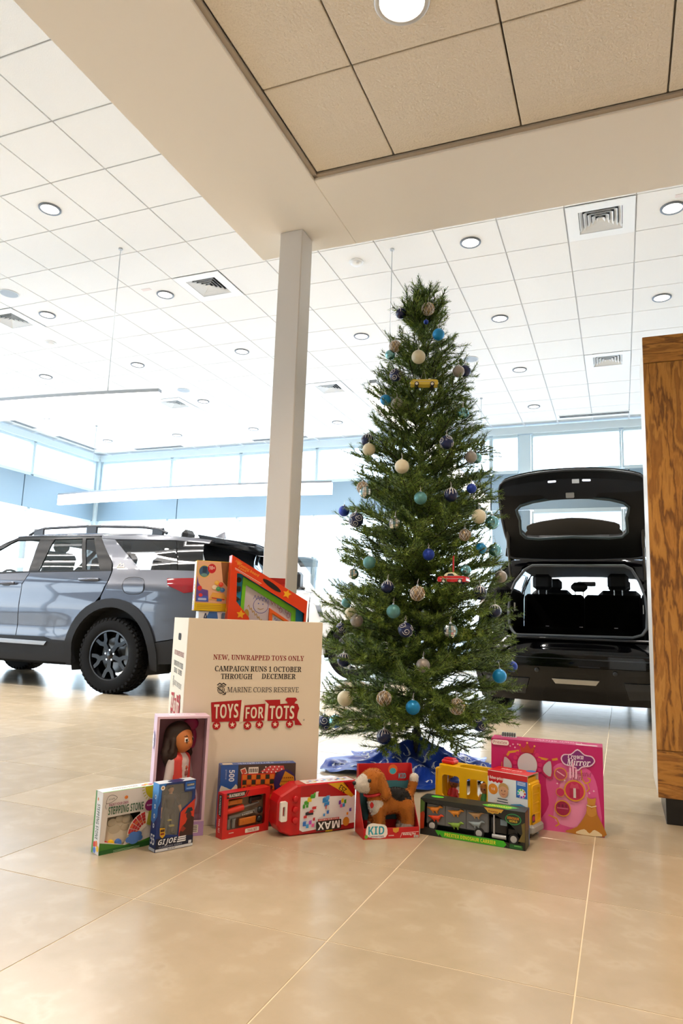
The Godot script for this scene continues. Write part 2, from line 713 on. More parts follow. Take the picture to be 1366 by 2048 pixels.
func noisy(seed_: int, freq: float, ramp: Array, size := 512, oct := 4) -> NoiseTexture2D:
	var fn := FastNoiseLite.new()
	fn.seed = seed_
	fn.frequency = freq
	fn.fractal_octaves = oct
	var t := NoiseTexture2D.new()
	t.width = size
	t.height = size
	t.seamless = true
	t.noise = fn
	var g := Gradient.new()
	var os := PackedFloat32Array()
	var cs := PackedColorArray()
	for k in ramp:
		os.append(k[0])
		cs.append(Color(k[1]))
	g.offsets = os
	g.colors = cs
	t.color_ramp = g
	return t

func ring(cx: float, cy: float, r: float, seg: int, a0 := 0.0, a1 := TAU) -> PackedVector2Array:
	var q := PackedVector2Array()
	var full := absf(absf(a1 - a0) - TAU) < 1e-4
	for k in (seg if full else seg + 1):
		var t := a0 + (a1 - a0) * k / seg
		q.append(Vector2(cx + r * cos(t), cy + r * sin(t)))
	return q

func pv(a: Array) -> PackedVector2Array:
	var q := PackedVector2Array()
	for k in range(0, a.size(), 2):
		q.append(Vector2(a[k], a[k + 1]))
	return q

# a smooth closed outline through the given corner points
func smooth(p: PackedVector2Array, steps := 4) -> PackedVector2Array:
	var q := PackedVector2Array()
	var m := p.size()
	for i in m:
		for s in steps:
			q.append(p[i].cubic_interpolate(p[(i + 1) % m], p[(i - 1 + m) % m], p[(i + 2) % m], float(s) / steps))
	return q
# ---------------------------------------------------------------- the room
const XL := -11.78
const ZB := -13.18
const XR := 7.2
const ZF := 6.4
const TILE := 0.6096

func floor_mat(shift: float) -> StandardMaterial3D:
	var m := StandardMaterial3D.new()
	m.albedo_color = Color(1.0 - shift, 1.0 - shift * 1.05, 1.0 - shift * 1.1)
	m.albedo_texture = noisy(11, 0.012, [[0.0, "b0a085"], [0.35, "b5a48a"], [0.6, "b7a68c"], [0.8, "bcac93"], [1.0, "b2a187"]], 512, 5)
	m.uv1_triplanar = true
	m.uv1_world_triplanar = true
	m.uv1_scale = Vector3(0.9, 0.9, 0.9)
	m.roughness = 0.21
	m.metallic_specular = 0.5
	m.resource_name = "porcelain_tile"
	return m

func build_shell() -> void:
	# floor: a bed of pale grout with tiles on it
	var fb := MB.new()
	fb.box(Vector3((XL + XR) / 2, -0.0962, (ZB + ZF) / 2), Vector3(XR - XL + 0.6, 0.19, ZF - ZB + 0.6), 0.0)
	var fl := structure(fb, "floor", paint("dccaab", 0.6))
	var tm := [floor_mat(0.0), floor_mat(0.025), floor_mat(0.05)]
	var tmesh := MB.new()
	tmesh.box(Vector3(0, -0.0055, 0), Vector3(TILE - 0.004, 0.011, TILE - 0.004), 0.0005)
	var tms := tmesh.mesh()
	var rest := MB.new()
	var rng := RandomNumberGenerator.new()
	rng.seed = 4
	var cells := []
	var gx0 := -0.120 - TILE * 20
	var gz0 := -1.807 + TILE * 14
	for i in 34:
		for k in 34:
			var x := gx0 + TILE * (i + 0.5)
			var z := gz0 - TILE * (k + 0.5)
			if x < XL - 0.3 or x > XR + 0.3 or z < ZB - 0.3 or z > ZF + 0.3:
				continue
			# how large it shows: only those in front of the lens
			var fw := Vector3(-sin(deg_to_rad(22.0)), 0, -cos(deg_to_rad(22.0)))
			var d := Vector3(x, 0, z).dot(fw)
			var sd := absf(Vector3(x, 0, z).dot(Vector3(fw.z, 0, -fw.x)))
			var seen := d > 0.9 and sd < d * 0.62 + 0.6
			cells.append([d + (0.0 if seen else 1000.0), x, z])
	cells.sort_custom(func(a, b): return a[0] < b[0])
	for q in cells.size():
		var x: float = cells[q][1]
		var z: float = cells[q][2]
		if q < 280 and cells[q][0] < 900.0:
			var o := put_mesh(tms, "floor_tile", tm[rng.randi() % 3], fl)
			o.position = Vector3(x, 0, z)
		else:
			rest.box(Vector3(x, -0.0055, z), Vector3(TILE - 0.004, 0.011, TILE - 0.004), 0.0005)
	var ro := put(rest, "floor_tiling", tm[1], fl)
	ro.set_meta("kind", "stuff")
	# walls that the frame does not show, closing the room
	var cream := paint("d9d2c6", 0.8)
	var wr := MB.new()
	wr.box(Vector3(XR + 0.15, CEIL / 2, (ZB + ZF) / 2), Vector3(0.3, CEIL + 0.4, ZF - ZB + 0.6), 0.0)
	structure(wr, "wall_right", cream)
	var wf := MB.new()
	wf.box(Vector3((XL + XR) / 2, CEIL / 2, ZF + 0.15), Vector3(XR - XL + 0.6, CEIL + 0.4, 0.3), 0.0)
	structure(wf, "wall_front", cream)
	# column under the soffit's corner
	var co := MB.new()
	co.box(Vector3(-1.727, SOFF / 2, -3.405), Vector3(0.145, SOFF, 0.14), 0.004)
	var col := structure(co, "column", paint("d8d4cf", 0.45))
	col.set_meta("label", "square pale grey column holding up the soffit corner behind the donation carton")
	# ground outside the glass
	var g := MB.new()
	g.box(Vector3(-4, -0.25, -10), Vector3(160, 0.1, 160), 0.0)
	structure(g, "ground_outside", paint("c9ccce", 0.9))

func build_ceiling() -> void:
	var white := StandardMaterial3D.new()
	white.albedo_color = Color("f1f0ee")
	white.roughness = 0.9
	white.heightmap_enabled = true
	white.heightmap_scale = 0.12
	white.heightmap_texture = noisy(3, 0.09, [[0.0, "000000"], [0.45, "909090"], [1.0, "ffffff"]], 256, 3)
	white.uv1_triplanar = true
	white.uv1_world_triplanar = true
	white.uv1_scale = Vector3(3, 3, 3)
	white.resource_name = "mineral_fibre"
	var slab := MB.new()
	slab.box(Vector3((XL + XR) / 2, CEIL + 0.22, (ZB + ZF) / 2), Vector3(XR - XL + 0.6, 0.3, ZF - ZB + 0.6), 0.0)
	var ce := structure(slab, "ceiling", paint("e6e6e4", 0.8))
	# lay-in tiles hang 7 mm under the grid; diffusers take the place of some
	var tb := MB.new()
	tb.box(Vector3(0, 0.003, 0), Vector3(TILE - 0.012, 0.014, TILE - 0.012), 0.002)
	var tms := tb.mesh()
	var skip := [[-4.348, -6.393], [-7.396, -6.393], [-0.080, -6.393], [-0.080, -10.051], [-4.348, -10.051], [-7.396, -10.051]]
	var cells := []
	for i in 34:
		for k in 34:
			var x := 0.529 + TILE * (i - 22)
			var z := -6.393 + TILE * (k - 12)
			if x < XL + 0.2 or x > XR - 0.2 or z < ZB + 0.3 or z > ZF - 0.2:
				continue
			if x > -1.85 and z > -3.4:
				continue
			var hole := false
			for s in skip:
				if absf(s[0] - x) < 0.05 and absf(s[1] - z) < 0.05:
					hole = true
			if hole:
				continue
			var fw := Vector3(-sin(deg_to_rad(22.0)), 0, -cos(deg_to_rad(22.0)))
			var d := Vector3(x, 0, z).dot(fw)
			var sd := absf(Vector3(x, 0, z).dot(Vector3(fw.z, 0, -fw.x)))
			cells.append([d + (0.0 if d > 2.0 and sd < d * 0.55 + 0.8 else 1000.0), x, z])
	cells.sort_custom(func(a, b): return a[0] < b[0])
	var rest := MB.new()
	for q in cells.size():
		var p := Vector3(cells[q][1], CEIL, cells[q][2])
		if q < 290 and cells[q][0] < 900.0:
			put_mesh(tms, "ceiling_tile", white, ce).position = p
		else:
			rest.box(p + Vector3(0, 0.003, 0), Vector3(TILE - 0.012, 0.014, TILE - 0.012), 0.002)
	put(rest, "ceiling_tiling", white, ce).set_meta("kind", "stuff")
	# the grid the tiles hang in
	var tb2 := MB.new()
	for i in 34:
		var x := 0.529 + TILE * (i - 22.5)
		if x > XL and x < XR:
			tb2.box(Vector3(x, CEIL + 0.013, (ZB + ZF) / 2), Vector3(0.024, 0.006, ZF - ZB), 0.0)
	for k in 34:
		var z := -6.393 + TILE * (k - 12.5)
		if z > ZB and z < ZF:
			tb2.box(Vector3((XL + XR) / 2, CEIL + 0.014, z), Vector3(XR - XL, 0.006, 0.024), 0.0)
	put(tb2, "ceiling_grid", paint("dcdcdd", 0.6), ce)
	# dropped soffit: plaster border with a recessed panel of tiles
	var x0 := -2.048
	var z0 := -3.585
	var ix := -1.414
	var iz := -2.954
	var th := CEIL - SOFF
	var so := MB.new()
	so.box(Vector3((x0 + ix) / 2, SOFF + th / 2, (z0 + ZF) / 2), Vector3(ix - x0, th, ZF - z0), 0.004)
	so.box(Vector3((ix + XR) / 2, SOFF + th / 2, (z0 + iz) / 2), Vector3(XR - ix, th, iz - z0), 0.004)
	so.box(Vector3((ix + XR) / 2, SOFF + 0.06 + th / 2, (iz + ZF) / 2), Vector3(XR - ix, th - 0.06, ZF - iz), 0.0)
	var sf := structure(so, "trim_1", paint("f0eae0", 0.85))
	sf.set_meta("label", "dropped plaster soffit with a recessed panel of tiles")
	# shadow-line angle round the recess
	var an := MB.new()
	an.box(Vector3(ix + 0.012, SOFF + 0.02, (iz + ZF) / 2), Vector3(0.024, 0.012, ZF - iz), 0.001)
	an.box(Vector3((ix + XR) / 2, SOFF + 0.02, iz + 0.012), Vector3(XR - ix, 0.012, 0.024), 0.001)
	put(an, "edge_angle", paint("a89c8c", 0.6), sf)
	var tan := white.duplicate()
	tan.albedo_color = Color("ece3d4")
	tan.heightmap_scale = 0.25
	tan.albedo_texture = noisy(8, 0.16, [[0.0, "e6e2dc"], [0.5, "ffffff"], [1.0, "f4f2ee"]], 256, 3)
	for i in 15:
		for k in 16:
			var xa := -1.585 + TILE * i
			var xb := xa + TILE
			xa = maxf(xa, ix + 0.024)
			var zb := iz + 0.024 + (0.0 if k == 0 else -0.024 + TILE * k)
			var zc := iz + TILE * (k + 1)
			if xb > XR or zc > ZF:
				continue
			var t := MB.new()
			t.box(Vector3((xa + xb) / 2, SOFF + 0.035, (zb + zc) / 2), Vector3(xb - xa - 0.008, 0.02, zc - zb - 0.008), 0.003)
			put(t, "panel_tile", tan, sf)

func wall_frame(mb: MB, along: Vector3, o: Vector3, a: float, b: float, y0: float, y1: float, w: float, d: float, sill := true) -> void:
	# rectangular frame between a and b along a wall
	var up := Vector3.UP
	var nn := along.cross(up)
	for t in [a + w * 0.27, b - w * 0.27]:
		mb.box(o + along * t + up * (y0 + y1) / 2, (along * w * 0.5 + up * (y1 - y0) + nn * d).abs(), 0.004)
	for y in ([y0, y1] if sill else [y1]):
		mb.box(o + along * (a + b) / 2 + up * y, (along * (b - a - w * 1.06) + up * w + nn * d).abs(), 0.004)

func build_windows() -> void:
	var alu := paint("c4d6de", 0.4, 0.0)
	var pane := glass("eef6f8", 0.06, 0.0)
	var n := 1
	# back wall: mullions every 1.84 m; left wall the same
	var back := [-11.66, -9.63, -7.79, -5.93, -4.09, -2.25]
	var backr := [-1.50, 0.09, 1.93, 3.77, 5.61, XR]
	var leftz := [-13.06, -11.13, -9.29, -7.45, -5.61, -3.77, -1.93, -0.09, 1.75, 3.59, ZF]
	for wall in [["back", back], ["up", [-2.25, -1.71]], ["back", backr], ["left", leftz]]:
		for i in wall[1].size() - 1:
			var a: float = wall[1][i]
			var b: float = wall[1][i + 1]
			for lev in ([[3.76, 4.47]] if wall[0] == "up" else [[0.10, 3.00], [3.76, 4.47]]):
				var o := Node3D.new()
				o.name = "window_%d" % n
				n += 1
				add_child(o)
				o.set_meta("kind", "structure")
				var f := MB.new()
				var p := MB.new()
				if wall[0] != "left":
					o.position = Vector3(0, 0, ZB - 0.03)
					wall_frame(f, Vector3.RIGHT, Vector3.ZERO, a, b, lev[0], lev[1], 0.07, 0.12)
					p.box(Vector3((a + b) / 2, (lev[0] + lev[1]) / 2, -0.02), Vector3(b - a - 0.07, lev[1] - lev[0] - 0.07, 0.008), 0.0)
				else:
					o.position = Vector3(XL - 0.03, 0, 0)
					wall_frame(f, Vector3.BACK, Vector3.ZERO, a, b, lev[0], lev[1], 0.07, 0.12)
					p.box(Vector3(-0.02, (lev[0] + lev[1]) / 2, (a + b) / 2), Vector3(0.008, lev[1] - lev[0] - 0.07, b - a - 0.07), 0.0)
				put(f, "frame", alu, o)
				put(p, "pane", pane, o)
	# header above and kerb under the glass, blue-grey fascia band of metal panels between the two rows of windows
	var hd := MB.new()
	hd.box(Vector3((XL + XR) / 2, 4.56, ZB - 0.05), Vector3(XR - XL + 0.4, 0.14, 0.26), 0.004)
	hd.box(Vector3((XL + XR) / 2, 0.04, ZB - 0.05), Vector3(XR - XL + 0.4, 0.09, 0.2), 0.004)
	structure(hd, "wall_back", paint("d3e1e7", 0.5))
	var hl := MB.new()
	hl.box(Vector3(XL - 0.05, 4.56, (ZB + ZF) / 2), Vector3(0.26, 0.14, ZF - ZB + 0.4), 0.004)
	hl.box(Vector3(XL - 0.05, 0.04, (ZB + ZF) / 2), Vector3(0.2, 0.09, ZF - ZB + 0.4), 0.004)
	structure(hl, "wall_left", paint("d3e1e7", 0.5))
	var bandm := paint("7f97a8", 0.42, 0.0)
	var core := MB.new()
	core.box(Vector3((XL + XR) / 2, 3.385, ZB - 0.05), Vector3(XR - XL, 0.68, 0.08), 0.0)
	core.box(Vector3(XL - 0.05, 3.385, (ZB + ZF) / 2), Vector3(0.08, 0.68, ZF - ZB), 0.0)
	var band := structure(core, "trim_2", paint("3d4a55", 0.6))
	var xs := [XL + 0.005, -9.40, -7.0, -4.6, -2.25, 0.2, 2.6, 5.0, XR]
	for i in xs.size() - 1:
		var p := MB.new()
		p.box(Vector3((xs[i] + xs[i + 1]) / 2, 3.385, ZB + 0.005), Vector3(xs[i + 1] - xs[i] - 0.022, 0.70, 0.05), 0.004)
		put(p, "fascia_panel", bandm, band)
	var zs := [ZB + 0.04, -10.94, -8.5, -6.1, -3.7, -1.3, 1.1, 3.5, ZF]
	for i in zs.size() - 1:
		var p := MB.new()
		p.box(Vector3(XL + 0.005, 3.385, (zs[i] + zs[i + 1]) / 2), Vector3(0.05, 0.70, zs[i + 1] - zs[i] - 0.022), 0.004)
		put(p, "fascia_panel", bandm, band)
	# solid pier of the same metal panels beside the black car, and the corner post
	var pc := MB.new()
	pc.box(Vector3(-1.875, 1.55, ZB - 0.04), Vector3(0.60, 2.9, 0.12), 0.0)
	var pier := structure(pc, "trim_3", paint("3d4a55", 0.6))
	for y in [[0.10, 1.0], [1.0, 2.0], [2.0, 3.03]]:
		var p := MB.new()
		p.box(Vector3(-1.875, (y[0] + y[1]) / 2, ZB + 0.03), Vector3(0.70, y[1] - y[0] - 0.02, 0.05), 0.004)
		put(p, "pier_panel", bandm, pier)
	var pu := MB.new()
	pu.box(Vector3(-1.61, 4.10, ZB + 0.0), Vector3(0.2, 0.74, 0.12), 0.004)
	put(pu, "pier_cap", alu, pier)
	var cp := MB.new()
	cp.box(Vector3(XL + 0.02, 2.3, ZB + 0.02), Vector3(0.16, 4.5, 0.16), 0.004)
	structure(cp, "trim_4", alu)
# ---------------------------------------------------------------- lamps and ceiling fittings
func downlight(at: Vector3, label: String, warm := false) -> void:
	var t := thing("ceiling_downlight", label, "downlight", at, 0.0, "recessed round downlights in the soffit" if warm else "recessed round downlights in the white tile ceiling")
	var rim := MB.new()
	rim.lathe([Vector2(0.084, -0.012), Vector2(0.098, -0.014), Vector2(0.104, -0.008), Vector2(0.104, 0.0), Vector2(0.084, 0.0), Vector2(0.084, -0.012)], 28, 0.3)
	put(rim, "trim_ring", paint("6b7076" if not warm else "d8d8d8", 0.4, 0.3), t)
	var df := MB.new()
	df.lathe([Vector2(0.0, -0.006), Vector2(0.085, -0.006)], 28)
	put(df, "lamp_diffuser", glow("fff6ea", 2.2), t)
	var l := SpotLight3D.new()
	l.name = "lamp_light"
	l.position = Vector3(0, -0.03, 0)
	l.rotation.x = -PI / 2
	l.spot_angle = 62.0
	l.spot_angle_attenuation = 0.6
	l.spot_range = 14.0
	l.spot_attenuation = 2.0
	l.light_size = 0.08
	l.light_energy = (DOWN_WARM if warm else DOWN_COOL) * LAMP_E
	l.light_color = Color(1.0, 0.91, 0.81) if warm else Color(1.0, 0.98, 0.95)
	l.shadow_enabled = true
	t.add_child(l)

func diffuser(at: Vector3, label: String) -> void:
	var t := thing("air_diffuser", label, "air vent", at, 0.0, "square air diffusers in the white ceiling")
	var w := paint("f2f3f3", 0.5)
	var pl := MB.new()
	pl.frame(pv([-0.298, -0.298, 0.298, -0.298, 0.298, 0.298, -0.298, 0.298]), pv([-0.19, -0.19, 0.19, -0.19, 0.19, 0.19, -0.19, 0.19]), 0.008)
	var o := put(pl, "face_plate", w, t)
	o.rotation.x = PI / 2
	o.position.y = -0.002
	var bk := MB.new()
	bk.box(Vector3(0, 0.04, 0), Vector3(0.40, 0.004, 0.40), 0.0)
	put(bk, "dark_throat", paint("23262a", 0.9), t)
	for k in 5:
		var r := 0.185 - 0.037 * k
		var c := MB.new()
		# a four-sided flared cone
		var a := r
		var b := r - 0.03
		for q in 4:
			var rot := Basis(Vector3.UP, PI / 2 * q)
			c.at(Transform3D(rot, Vector3.ZERO))
			c.quad(Vector3(-a, -0.006, a), Vector3(a, -0.006, a), Vector3(b, 0.03, b), Vector3(-b, 0.03, b), Vector3(0, -1, 0.6))
			c.quad(Vector3(-a, -0.006, a), Vector3(a, -0.006, a), Vector3(a - 0.003, -0.004, a - 0.003), Vector3(-a + 0.003, -0.004, a - 0.003), Vector3(0, -1, 0))
		put(c, "louvre", w, t)

func slot_vent(a: Vector3, b: Vector3, label: String) -> void:
	var mid := (a + b) / 2
	var d := b - a
	var t := thing("slot_vent", label, "air vent", Vector3(mid.x, CEIL, mid.z), atan2(-d.z, d.x), "linear slot vents along the windows")
	var L := d.length()
	var f := MB.new()
	f.box(Vector3(0, -0.008, 0), Vector3(L, 0.012, 0.15), 0.002)
	put(f, "face_plate", paint("f0f2f2", 0.5), t)
	for k in 4:
		var s := MB.new()
		s.box(Vector3(0, -0.015, -0.048 + 0.032 * k), Vector3(L - 0.03, 0.004, 0.015), 0.0)
		put(s, "slot", paint("30363a", 0.9), t)

func pendant(path: Array, label: String, cables: Array) -> void:
	var mid := Vector3.ZERO
	for p in path:
		mid += p / path.size()
	var t := thing("pendant_lamp", label, "pendant lamp", mid, 0.0, "long suspended linear lamps")
	var lens := MB.new()
	var rail := MB.new()
	var rr := []
	var lr := []
	for i in path.size():
		var d: Vector3 = (path[mini(i + 1, path.size() - 1)] - path[maxi(i - 1, 0)]).normalized()
		var s := d.cross(Vector3.UP).normalized()
		var p: Vector3 = path[i] - mid
		lr.append([p + s * 0.03 + Vector3(0, -0.012, 0), p - s * 0.03 + Vector3(0, -0.012, 0), p - s * 0.03 + Vector3(0, -0.215, 0), p + s * 0.03 + Vector3(0, -0.215, 0)])
		rr.append([p + s * 0.034 + Vector3(0, 0.022, 0), p - s * 0.034 + Vector3(0, 0.022, 0), p - s * 0.034 + Vector3(0, -0.012, 0), p + s * 0.034 + Vector3(0, -0.012, 0)])
	for i in path.size() - 1:
		for k in 4:
			var q := (k + 1) % 4
			for set in [[lens, lr], [rail, rr]]:
				var g: Array = set[1]
				var c: Vector3 = (g[i][0] + g[i][2]) / 2
				set[0].quad(g[i][k], g[i + 1][k], g[i + 1][q], g[i][q], (g[i][k] + g[i][q]) / 2 - c)
	for e in [0, path.size() - 1]:
		var out: Vector3 = (path[e] - path[1 if e == 0 else e - 1]).normalized()
		lens.quad(lr[e][0], lr[e][1], lr[e][2], lr[e][3], out)
		rail.quad(rr[e][0], rr[e][1], rr[e][2], rr[e][3], out)
	put(lens, "lamp_lens", glow("fff8f2", PEND_GLOW), t)
	put(rail, "rail", paint("9aa0a6", 0.35, 0.6), t)
	for c in cables:
		var cb := MB.new()
		cb.cyl(Vector3(c.x, c.y + 0.02, c.z) - mid, Vector3(c.x, CEIL, c.z) - mid, 0.004, 0.004, 6)
		cb.cyl(Vector3(c.x, CEIL - 0.02, c.z) - mid, Vector3(c.x, CEIL - 0.004, c.z) - mid, 0.022, 0.022, 10)
		cb.cyl(Vector3(c.x, c.y + 0.02, c.z) - mid, Vector3(c.x, c.y + 0.06, c.z) - mid, 0.008, 0.006, 8)
		put(cb, "suspension_cable", paint("b8bcc0", 0.4, 0.3), t)
	# three area lights share the length of the lens, just under it
	for k in 3:
		var f := (k + 0.5) / 3.0 * (path.size() - 1)
		var i0 := int(f)
		var p: Vector3 = path[i0].lerp(path[mini(i0 + 1, path.size() - 1)], f - i0) - mid
		var dd: Vector3 = (path[mini(i0 + 1, path.size() - 1)] - path[i0]).normalized()
		var l := AreaLight3D.new()
		l.name = "lamp_light_%d" % (k + 1)
		l.area_size = Vector2(1.9, 0.06)
		l.position = p + Vector3(0, -0.225, 0)
		l.basis = Basis(dd, dd.cross(Vector3.UP).normalized() * -1.0, Vector3.UP) if true else Basis.IDENTITY
		l.area_range = 14.0
		l.area_attenuation = 2.0
		l.light_energy = PEND_E * LAMP_E
		l.light_color = Color(1.0, 0.96, 0.92)
		l.shadow_enabled = true
		t.add_child(l)

const DOWN_COOL := 9.0
const DOWN_WARM := 6.0
const PEND_E := 6.0
const PEND_GLOW := 3.0

func build_lamps() -> void:
	var cx := func(k: float) -> float: return 0.529 - TILE * k
	var cz := func(k: float) -> float: return -6.393 - TILE * k
	# [x index, z index] of each downlight, in tiles from the one above the cabinet
	var dl := [[9, -3, "second from the soffit in the row along the soffit's side"], [9, 0, ""], [12, 0, ""], [12, 3, ""], [9, 3, ""], [15, 3, ""], [12, 6, ""], [3, 0, ""], [3, 3, ""], [6, 3, ""], [3, 6, ""], [3, 9, ""], [0, 0, ""], [0, 3, ""], [18, 6, ""], [18, 9, ""], [15, 9, ""], [12, 9, ""], [9, 9, ""], [6, 9, ""], [15, 6, ""], [12, -3, ""], [15, 0, ""], [-3, 0, ""], [-3, 3, ""], [-6, 3, ""], [9, -6, ""], [12, -6, ""]]  # last entries, out of view, are extra lamps added for the room's lighting
	var own := {"9 0": "round downlight beside the air diffuser near the soffit corner", "12 0": "round downlight beside the air diffuser by the side windows", "0 0": "round downlight beside the air diffuser at the soffit edge", "3 0": "round downlight in the first tile row along the soffit, above the tree", "12 6": "round downlight beside the air diffuser behind the curved lamp's end", "9 -3": "round downlight nearest the soffit's long side edge"}
	for d in dl:
		var key := "%d %d" % [d[0], d[1]]
		downlight(Vector3(cx.call(d[0]), CEIL - 0.004, cz.call(d[1])), own.get(key, "round recessed downlight with dark rim in the white tile ceiling"))
	for p in [Vector3(-0.69, SOFF + 0.025, -2.12), Vector3(-0.69, SOFF + 0.025, 0.3), Vector3(1.75, SOFF + 0.025, -2.12), Vector3(1.75, SOFF + 0.025, 0.3), Vector3(4.2, SOFF + 0.025, -1.0), Vector3(-0.69, SOFF + 0.025, 2.8), Vector3(1.75, SOFF + 0.025, 2.8)]:
		downlight(p, "round recessed downlight in the tan tile panel of the soffit", true)
	var vents := [[[-4.348, -6.393], "square air diffuser beside a downlight near the soffit corner"], [[-7.396, -6.393], "square air diffuser near the grey ceiling speaker by the windows"], [[-0.080, -6.393], "square air diffuser in the ceiling row along the soffit"], [[-0.080, -10.051], "square air diffuser in the ceiling above the black car"], [[-4.348, -10.051], "square air diffuser in the ceiling between column and tree"], [[-7.396, -10.051], "square air diffuser behind the end of the curved lamp"]]
	for s in vents:
		diffuser(Vector3(s[0][0], CEIL, s[0][1]), s[1])
	slot_vent(Vector3(-0.95, 0, -12.6), Vector3(0.24, 0, -12.6), "long slot vent in the ceiling above the black car")
	slot_vent(Vector3(-10.34, 0, -12.68), Vector3(-9.02, 0, -12.68), "long slot vent in the ceiling near the corner of the window walls")
	slot_vent(Vector3(-7.24, 0, -12.66), Vector3(-5.94, 0, -12.66), "long slot vent in the ceiling behind the grey column")
	slot_vent(Vector3(-11.28, 0, -11.24), Vector3(-11.28, 0, -12.46), "slot vent along the side windows next to the corner")
	slot_vent(Vector3(-11.28, 0, -9.45), Vector3(-11.28, 0, -10.64), "slot vent along the side windows further from the corner")
	for s in [[12, -1, "grey round ceiling speaker beside the square diffuser by the side windows"], [4, 5, "grey round ceiling speaker near the straight lamp behind the tree"], [12, 5, "grey round ceiling speaker above the end of the curved lamp"]]:
		var t := thing("ceiling_speaker", s[2], "speaker", Vector3(cx.call(s[0]), CEIL - 0.004, cz.call(s[1])), 0.0, "round ceiling speakers")
		var r := MB.new()
		r.lathe([Vector2(0.108, 0.0), Vector2(0.114, -0.006), Vector2(0.108, -0.009), Vector2(0.102, -0.006)], 28)
		put(r, "trim_ring", paint("dfe3e6", 0.5), t)
		var gr := MB.new()
		gr.lathe([Vector2(0.0, -0.009), Vector2(0.06, -0.0085), Vector2(0.103, -0.006)], 28)
		put(gr, "grille", paint("aab4be", 0.7), t)
	for s in [[-2.519, -6.393, "white smoke detector on the ceiling next to the column"], [-7.45, -7.13, "white smoke detector on the ceiling by the side windows"]]:
		var t := thing("smoke_detector", s[2], "smoke detector", Vector3(s[0], CEIL - 0.004, s[1]))
		var b := MB.new()
		b.lathe([Vector2(0.0, 0.0), Vector2(0.078, 0.0), Vector2(0.078, -0.012), Vector2(0.06, -0.016)], 24)
		put(b, "base", paint("ececec", 0.5), t)
		var h := MB.new()
		h.lathe([Vector2(0.058, -0.016), Vector2(0.056, -0.03), Vector2(0.04, -0.042), Vector2(0.0, -0.044)], 24)
		put(h, "sensor_cap", paint("f5f5f5", 0.5), t)
	for s in [[0.60, -6.22, "small sticker beside the downlight at the soffit edge"], [-5.1, -6.22, "small sticker by the downlight near the soffit corner diffuser"]]:
		var b := MB.new()
		b.box(Vector3.ZERO, Vector3(0.12, 0.003, 0.05), 0.001)
		var o := put(b, "ceiling_sticker", paint("e9dcd8", 0.6))
		o.position = Vector3(s[0], CEIL - 0.0055, s[1])
		meta(o, s[2], "sticker", "ceiling stickers")
	var arc := func(xa: float, xb: float, zc: float, sag: float, y: float) -> Array:
		var r := []
		for i in 25:
			var f := i / 24.0
			r.append(Vector3(lerpf(xa, xb, f), y, zc - sag * pow(2.0 * f - 1.0, 2.0)))
		return r
	var a1: Array = arc.call(-10.35, -4.22, -5.22, 0.26, 3.035)
	pendant(a1, "curved linear lamp hung in front of the side windows, above the grey car", [Vector3(-4.78, 3.035, -5.37), Vector3(-9.8, 3.035, -5.37)])
	var a2: Array = arc.call(-10.75, -4.62, -10.74, 0.2, 3.237)
	pendant(a2, "curved linear lamp hung before the back windows, passing behind the column", [Vector3(-9.85, 3.237, -10.84), Vector3(-5.5, 3.237, -10.84)])
	var a3 := []
	for i in 13:
		a3.append(Vector3(-2.08, 3.03, lerpf(-5.8, -11.9, i / 12.0)))
	pendant(a3, "straight linear lamp hung behind the tree, running towards the back windows", [Vector3(-2.08, 3.03, -6.27), Vector3(-2.08, 3.03, -11.2)])
# ---------------------------------------------------------------- cars
func table(t: Array, x: float) -> float:
	if x <= t[0][0]:
		return t[0][1]
	for i in t.size() - 1:
		if x <= t[i + 1][0]:
			var f: float = (x - t[i][0]) / (t[i + 1][0] - t[i][0])
			f = f * f * (3.0 - 2.0 * f) * 0.4 + f * 0.6
			return lerpf(t[i][1], t[i + 1][1], f)
	return t[t.size() - 1][1]

func car_paint(hex: String, rough := 0.22, metal := 0.0) -> StandardMaterial3D:
	var key := "car " + hex
	if mats.has(key):
		return mats[key]
	var m := StandardMaterial3D.new()
	m.albedo_color = Color(hex)
	m.roughness = rough
	m.metallic = metal
	m.clearcoat_enabled = true
	m.clearcoat = 1.0
	m.clearcoat_roughness = 0.03
	m.resource_name = "car_paint"
	mats[key] = m
	return m

